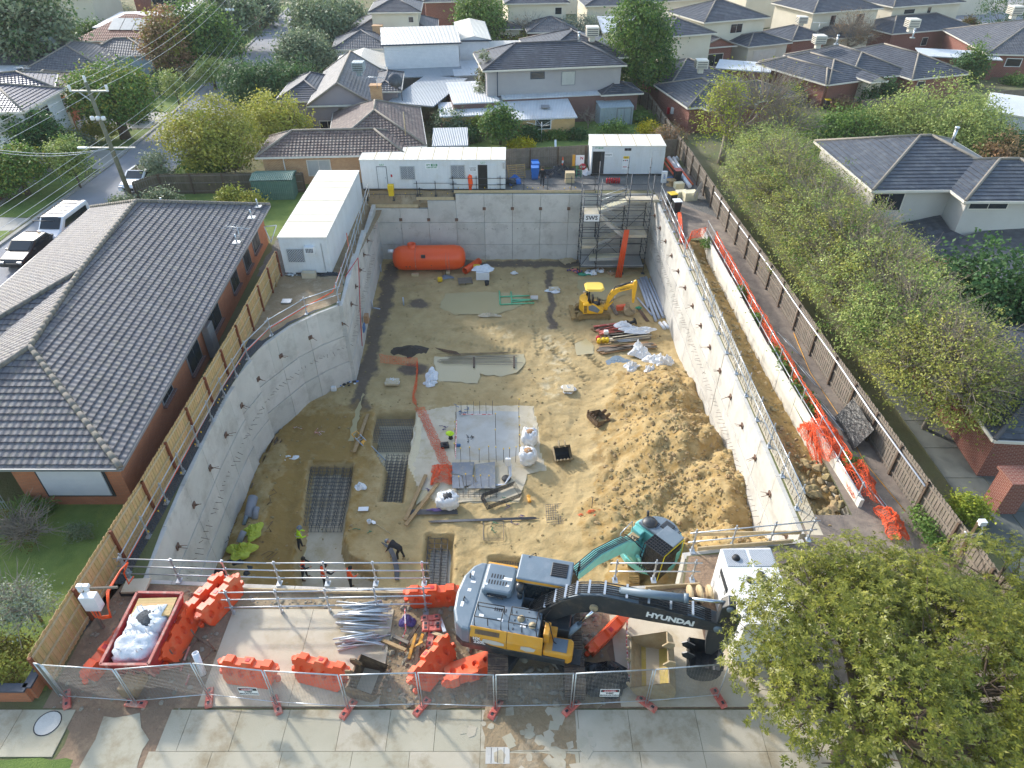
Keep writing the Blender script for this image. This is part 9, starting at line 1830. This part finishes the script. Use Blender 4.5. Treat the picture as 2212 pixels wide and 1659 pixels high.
T('tall dense dark green tree beside the grey two storey house',tuple(VB.Y(1990,280,83.5)),(4.2,4.0,6.2),'leaf_green',n=620,cr=.5,leaf=(.3,.22),trunk=.35,m2=('leaf_dark',240),blobs=[(0,0,VB.Y(1990,330,83.5).z,3.9,3.8,5.5),(-.8,-.6,VB.Y(1990,160,83.5).z,3,3,3.2),(1.2,-.5,VB.Y(1990,420,83.5).z,2.8,2.8,3.6),(-.5,-.8,VB.Y(1990,460,83.5).z,3,2.6,3)])
t=T('narrow dark conifer left of the garage roof',VB(1010,630,3.2),(1.5,1.5,3.6),'leaf_conifer',n=0,trunk=0,name='conifer') if False else tree('narrow dark brown green conifer left of the garage roof',tuple(VB(1000,755,0)[:2]),[(0,0,1.6,1.5,1.5,1.2),(0,0,3.0,1.2,1.2,1.2),(0,0,4.3,.9,.9,1.1),(0,0,5.6,.5,.5,1.1)],'leaf_grey',n=170,per=20,cr=.22,leaf=(.3,.1),trunk=.15,m2=('leaf_mixed',40),name='conifer')
T('leafy green tree in front of the conifer',VB(1090,770,2.4),(1.9,1.7,2.4),'leaf_green',n=230,cr=.32,leaf=(.22,.17),trunk=.12,m2=('leaf_dark',60))
T('grey green shrub beside the bungalow',VB(780,775,1.3),(2.4,1.8,1.6),'leaf_grey',n=190,cr=.35,leaf=(.22,.15),trunk=.1,m2=('leaf_dark',50),name='shrub',cat='shrub')
for x,y,z,r,mm,lb in((925,785,1.2,(1.1,1,1.2),'leaf_lime','yellow green shrub beside the grey green one'),(1230,925,.5,(1.4,.8,.7),'leaf_bright','bright yellow shrub behind the back fence'),(1825,825,.9,(1.9,1.4,1.1),'leaf_green','round green shrub behind the toilet hut'),(2055,825,.8,(1.3,.9,.8),'leaf_bright','bright yellow shrub right of the round green one'),(2000,750,.6,(1.4,1.4,.8),'leaf_green','green ground shrub by the side fence'),(1290,850,.8,(1.3,.8,1.0),'leaf_dark','straggly shrub in front of the garage window'),(735,505,1.2,(2.6,.8,1.0),'leaf_lime','clipped lime hedge below the weatherboard house'),(760,565,1.0,(.9,2.4,1.0),'leaf_lime','clipped lime hedge running toward the annex'),(905,505,1.2,(1.4,1.2,1.3),'leaf_green','round dark green shrub beside the clipped hedge'),(1590,860,.5,(.8,.6,.6),'leaf_dark','small shrub at the garage corner'),(850,860,.7,(2.2,1.5,.9),'leaf_dark','dark low planting below the grey green shrub'),(1530,200,1.2,(1.5,1.2,1.2),'leaf_lime','yellow green bush left of the silver tree'),(1450,870,.35,(2.0,.5,.4),'leaf_green','low green edging along the back lawn')):
 T(lb,VB(x,y,z),r,mm,n=110,cr=.28,leaf=(.2,.14),trunk=0,name='shrub',cat='shrub')
T('small bare fruit tree beside the grey shed',VB(1660,745,1.3),(1.2,1,1.0),'leaf_grey',n=0,trunk=.06,bare=24,bark='bark_pale')
T('brown twiggy bush at the corner of the toilet hut',VB(2180,860,1.5),(1.8,1.4,1.2),'leaf_rust',n=60,cr=.3,leaf=(.16,.12),trunk=.08,bare=50,bark='bark_pale')
tree('half bare tree with yellow green foliage behind the side fence',(19.3,62.5),[(3.2,.8,4.6,4.6,4.2,4.0),(-.8,-1.2,4.4,2.0,2.4,3.4),(4.5,-2,3.6,3.4,3.0,3.0)],'leaf_gold',n=150,per=14,cr=.6,leaf=(.2,.12),trunk=.3,bare=520,limbs=16,m2=('leaf_lime',150,[(-1.6,-1.8,4.6,1.7,2.2,3.4),(-.9,-1.0,6.6,1.6,1.6,1.6)]),bark='bark_pale')
WG='feathery green trees along the right side fence'
tree('feathery green tree at the far end of the row, below the half bare tree',(20.6,55.2),[(0,0,3.2,3.3,3.2,2.8),(1.6,-1,3.0,2.4,2.4,2.2)],'leaf_willow',n=520,per=24,cr=.4,leaf=(.15,.09),trunk=.12,bare=80,limbs=8,group=WG)
for i,(x,y,r,lb) in enumerate(((20.0,50.6,3.4,'second feathery tree of the row, beside the cream house wall'),(19.9,46.4,3.5,'third feathery tree of the row, in front of the upstairs window'),(20.3,42.0,3.7,'fourth feathery tree of the row, by the lower dark roof'),(20.3,37.6,3.8,'fifth feathery tree of the row, beside the dark glossy trees'),(20.3,33.4,3.7,'sixth feathery tree of the row, above the leaning black sheet'),(20.2,29.4,3.3,'seventh feathery tree of the row, in front of the brick house'),(20.3,25.4,3.0,'nearest feathery tree of the row, above the paved path'))):
 tree(lb,(x,y),[(0,0,3.6,r,r*.95,3.1),(r*.5,-1.2,2.9,r*.7,r*.65,2.3),(-r*.42,1.1,2.7,r*.66,r*.7,2.1),(-.3,-1.8,3.6,r*.6,r*.5,1.9),(.6,1.7,3.5,r*.6,r*.5,2.0)],['leaf_willow','leaf_olive','leaf_willow','leaf_olive','leaf_willow','leaf_willow','leaf_olive'][i],n=600,per=26,cr=.27,leaf=(.13,.08),trunk=.12,bare=520,limbs=14,group=WG,m2=(['leaf_gold','leaf_green'][i%2],190),bark='bark_pale',shell=.5)
for i,(x,y,z,r,mm,lb) in enumerate(((1720,650,4.0,(6.0,4.6,4.2),'leaf_willow','broad light green tree in front of the brick houses'),(1880,760,3.4,(4.2,3.6,3.4),'leaf_willow','light green tree beside the white metal shed'),(1400,740,2.6,(4.6,3.2,2.6),'leaf_willow','low light green tree behind the near tiled roof'),(1150,760,2.4,(4.0,3.0,2.4),'leaf_green','green shrubbery between the half bare tree and the roof'),(950,800,2.0,(3.2,2.6,2.2),'leaf_green','green bush below the brick bungalow'),(820,900,1.6,(2.4,2.0,1.8),'leaf_green','bush filling the corner behind the feathery row'))):
 T(lb,VC(x,y,z),r,mm,n=330,cr=.5,leaf=(.24,.15),trunk=.15,bare=30)
T('very dark green glossy tree at the right edge beside the dark roof',VF(2000,170,4.4),(3.6,3.2,3.4),'leaf_dark',n=330,cr=.4,leaf=(.24,.18),trunk=.2)
T('second very dark tree at the right edge below the first',VF(2050,330,3.4),(3.0,2.6,2.6),'leaf_dark',n=240,cr=.4,leaf=(.24,.18),trunk=.2)
for x,y,z,r,mm,lb in((1870,400,2.4,(2.3,2.0,3.0),'leaf_dark','dark conical shrub at the brick bungalow corner'),(1930,350,3.2,(1.6,1.5,3.2),'leaf_green','tall dark shrub behind the conical one'),(1275,575,1.4,(.8,.7,1.9),'leaf_dark','left clipped dark shrub beside the porch'),(1385,555,1.5,(.8,.7,2.0),'leaf_dark','right clipped dark shrub beside the porch'),(1290,640,.5,(1.6,.9,.6),'leaf_green','low bright shrub in front of the porch'),(130,350,2.0,(3.2,2,1.8),'leaf_green','green bush behind the left brick bungalow'),(1110,640,.6,(1.2,.7,.6),'leaf_rust','pink flowering shrub under the bay window'),(1880,140,1.2,(1.2,1.2,1.3),'leaf_mixed','small dark shrub beside the side street'),(2040,830,1.6,(3.2,2.4,1.8),'leaf_green','green shrub in front of the white metal shed'),(2080,930,2.2,(2.4,2,2.6),'leaf_rust','rust leafed tree behind the near tiled roof'),(2180,900,2.2,(2.2,2,2.6),'leaf_dark','dark shrub at the right edge beside the rust tree'),(2180,490,.5,(1.8,1,.6),'leaf_green','low green plants beside the recycling bin'),(690,-5,3,(5,4,3.5),'leaf_rust','brown tree at the top edge between the cream houses'),(2140,30,5,(5,4,4.5),'leaf_dark','dark tree in the top right corner'),(800,570,1.0,(1.2,1.8,2.2),'leaf_dark','dark creeper against the brick bungalow wall')):
 T(lb,VC(x,y,z),r,mm,n=130,cr=.35,leaf=(.24,.17),trunk=0 if z<1.7 else .1,name='shrub' if z<2 else 'tree',cat='shrub' if z<2 else 'tree')
T('weeping bare pinkish tree between the cream houses',VC(1170,170,4),(4.2,3,4),'leaf_rust',n=60,cr=.4,leaf=(.2,.1),trunk=.15,bare=300,bark='bark_pale')
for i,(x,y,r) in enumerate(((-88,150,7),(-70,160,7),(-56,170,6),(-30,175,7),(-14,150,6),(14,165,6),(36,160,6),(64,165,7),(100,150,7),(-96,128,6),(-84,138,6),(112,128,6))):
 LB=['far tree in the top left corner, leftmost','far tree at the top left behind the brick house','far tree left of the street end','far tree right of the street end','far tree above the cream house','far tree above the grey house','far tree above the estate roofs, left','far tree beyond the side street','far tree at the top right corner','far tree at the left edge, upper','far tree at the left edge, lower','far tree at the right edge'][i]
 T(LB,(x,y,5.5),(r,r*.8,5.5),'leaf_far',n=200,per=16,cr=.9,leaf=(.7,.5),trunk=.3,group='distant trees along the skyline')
for i,(x,y) in enumerate(((14.75,38.4),(14.8,35.2),(14.85,31.5),(14.9,30.2),(15.0,28.3),(15.1,26.9),(15.5,22.6),(14.0,45.4))):
 LB=['weed clump behind the white panel wall, farthest','weed clump behind the panel wall, second from the far end','weed clump behind the panel wall, third from the far end','weed clump behind the panel wall, fourth from the far end','weed clump behind the panel wall, fifth from the far end','weed clump behind the panel wall beside the pole joint','weed clump in the bundled orange mesh','weed clump at the far end of the trench'][i]
 T(LB,(x,y,.45),(.35,.8,.4),'leaf_green',n=26,per=14,cr=.15,leaf=(.16,.1),trunk=0,name='weeds',cat='weeds',group='weeds along the white panel wall')
T('clipped mixed green and copper hedge behind the brick planter',(-19,12.7,.85),(3.4,.9,.7),'leaf_gold',n=340,per=26,cr=.16,leaf=(.1,.07),trunk=0,m2=('leaf_mixed',160),name='hedge',cat='hedge',shell=.7,blobs=[(-1.8,0,.8,2.2,.8,.65),(1.2,0,.8,1.9,.8,.65),(0,0,.8,2.0,.8,.65)])
T('small silver leafed tree on the front lawn',VG(120,590,1.8),(1.3,1.1,.9),'leaf_silver',base=tuple(VG(265,720,0)[:2]),n=110,cr=.22,leaf=(.13,.05),trunk=.05,bare=40,bark='bark_pale')
T('bare reddish shrub in front of the brick house',VG(120,90,1.0),(1.5,1.0,1.0),'leaf_mixed',n=22,cr=.2,leaf=(.09,.06),trunk=.07,bare=120,bark='bark_pale',name='shrub',cat='shrub')
T('low silvery plant on the dark part of the lawn',VG(490,140,.3),(.8,.5,.35),'leaf_grey',n=40,cr=.14,leaf=(.12,.04),trunk=0,name='shrub',cat='shrub')
T('spiky green plant below the porch',VD(200,1610,.4),(.9,.6,.5),'leaf_green',n=40,cr=.18,leaf=(.4,.05),trunk=0,name='shrub',cat='shrub')
T('bright green bush on the path right of the side fence',VF(1880,1530,.7),(.8,.8,.8),'leaf_lime',n=110,cr=.2,leaf=(.13,.09),trunk=0,name='shrub',cat='shrub')
T('climbing weeds at the near end of the side fence',VI(1640,120,.5),(.4,1.6,.4),'leaf_green',n=60,cr=.16,leaf=(.13,.08),trunk=0,name='weeds',cat='weeds')
def front_tree():
 rng_=np.random.default_rng(42);bx,by=10.2,9.8;t=thing('tree','big leafy tree with whorled leaves filling the bottom right corner','tree',(bx,by,0))
 bl=[(-.9,1.6,4.4,2.8,2.8,2.1),(-2.4,1.4,3.4,1.6,1.8,1.4),(6.4,-.5,4.0,2.4,2.6,2.2),(4.0,3.0,3.0,2.4,2.0,1.8),(-.8,-3.2,3.0,1.7,1.4,1.4),(5.5,-2.5,4.0,2.4,2.2,2.0),(2.0,3.4,3.2,2.2,1.7,1.6),(1.6,.8,4.9,2.8,2.8,2.1),(-1.9,-.5,3.9,1.9,1.9,1.6),(.2,-1.2,4.7,2.3,2.0,2.0),(3.4,-.3,4.6,2.6,2.6,2.2),(0.2,2.3,4.0,2.2,1.8,1.6),(-1.1,-2.2,3.6,1.9,1.6,1.5),(3.0,2.0,3.6,2.0,2.0,1.6),(2.0,-2.0,4.4,2.6,2.0,1.9),(4.8,.6,3.6,2.0,2.2,1.8),(7.2,2.2,2.8,2.4,2.0,1.8),(6.2,4.3,3.0,2.6,1.8,1.6),(8.2,.5,3.4,2.2,2.4,1.9),(7.6,-2.6,3.6,2.6,2.4,2.0),(4.2,-4.0,3.4,2.4,1.6,1.6),(8.6,3.6,2.4,2.2,1.8,1.5),(1.0,3.8,3.6,2.4,1.7,1.8),(-.6,2.9,3.9,2.2,1.7,1.7),(3.6,4.0,2.8,2.2,1.6,1.5),(-2.1,.6,3.4,1.3,1.3,1.2)]
 w_=np.array([b[3]*b[4] for b in bl]);w_/=w_.sum();nt_=24000;Cs=[];Ds=[]
 for b,k in zip(bl,rng_.multinomial(nt_,w_)):
  d=rng_.normal(0,1,(k,3));d/=np.linalg.norm(d,axis=1,keepdims=True);d[:,2]=np.where(d[:,2]<-.2,-d[:,2],d[:,2]);r=.62+.42*rng_.uniform(0,1,(k,1))**.7
  c=d*r*np.array(b[3:6])+np.array(b[:3])
  f=np.array([noise.noise(Vector(q)*.9) for q in c]);keep=f>-.2;Cs.append(c[keep]);Ds.append(d[keep])
 C=np.concatenate(Cs);D=np.concatenate(Ds);D=D*.7+np.array([0,0,.6])+rng_.normal(0,.25,C.shape);D/=np.linalg.norm(D,axis=1,keepdims=True);n=len(C);k=8
 a=rng_.normal(0,1,(n,3));a-=D*(a*D).sum(1,keepdims=True);a/=np.linalg.norm(a,axis=1,keepdims=True);b=np.cross(D,a);V=[]
 for j in range(k):
  th=2*np.pi*j/k+rng_.uniform(-.3,.3,(n,1));el=rng_.uniform(-.15,.65,(n,1));r=a*np.cos(th)+b*np.sin(th);u=r*np.cos(el)+D*np.sin(el);L=rng_.uniform(.1,.17,(n,1));W=L*.15;s=np.cross(u,D);s/=np.linalg.norm(s,axis=1,keepdims=True)+1e-9;nn=np.cross(s,u)
  p0=C+u*.01;tip=C+u*L-D*L*.18;m1=C+u*L*.5;V.append(np.stack([p0,m1+s*W+nn*.012,tip,m1-s*W+nn*.012],1))
 P=np.concatenate(V).reshape(-1,3).astype(np.float32);m_=len(P)//4
 me=bpy.data.meshes.new('crown');me.vertices.add(4*m_);me.vertices.foreach_set('co',P.ravel());me.loops.add(4*m_);me.loops.foreach_set('vertex_index',np.arange(4*m_,dtype=np.int32));me.polygons.add(m_);me.polygons.foreach_set('loop_start',np.arange(0,4*m_,4,dtype=np.int32));me.polygons.foreach_set('loop_total',np.full(m_,4,dtype=np.int32));me.update(calc_edges=True);me.materials.append(MATS["leaf_front"])
 o=bpy.data.objects.new('crown',me);COL.objects.link(o);o.parent=t
 mb=MB();mb.tube([(0,0,-.1),(.05,.05,1.2),(.0,.1,2.3)],[.3,.24,.2],10)
 for bb in bl:
  e=Vector(bb[:3])+Vector((0,0,.3));s=Vector((0,.1,rng_.uniform(1.6,2.3)));mid=s.lerp(e,.5)+Vector(rng_.normal(0,.2,3));mb.tube([s,mid,e],[.13,.09,.05],6)
  for q in range(9):
   d=Vector(rng_.normal(0,1,3));d.normalize();d.z=abs(d.z)*.7;f_=e+Vector((d.x*bb[3],d.y*bb[4],d.z*bb[5]))*.85;mm=e.lerp(f_,.5)+Vector(rng_.normal(0,.15,3));mb.tube([mid.lerp(e,rng_.uniform(.2,1)),mm,f_],[.04,.025,.01],4,False)
 mb.build('trunk','bark',t,world=False)
front_tree()
mb=MB();mb.prism([(-270,-30),(270,-30),(270,440),(-270,440)],-8.5,27)
hz_=bpy.data.materials.new('haze');hz_.use_nodes=True;N_=hz_.node_tree.nodes;N_.clear();o_=N_.new('ShaderNodeOutputMaterial');v_=N_.new('ShaderNodeVolumePrincipled')
v_.inputs['Color'].default_value=(.9,.93,.96,1);v_.inputs['Density'].default_value=.00022;hz_.node_tree.links.new(v_.outputs[0],o_.inputs['Volume'])
tagp(mb.build('haze',hz_),'thin pale daylight haze over the suburb','haze',kind='stuff')
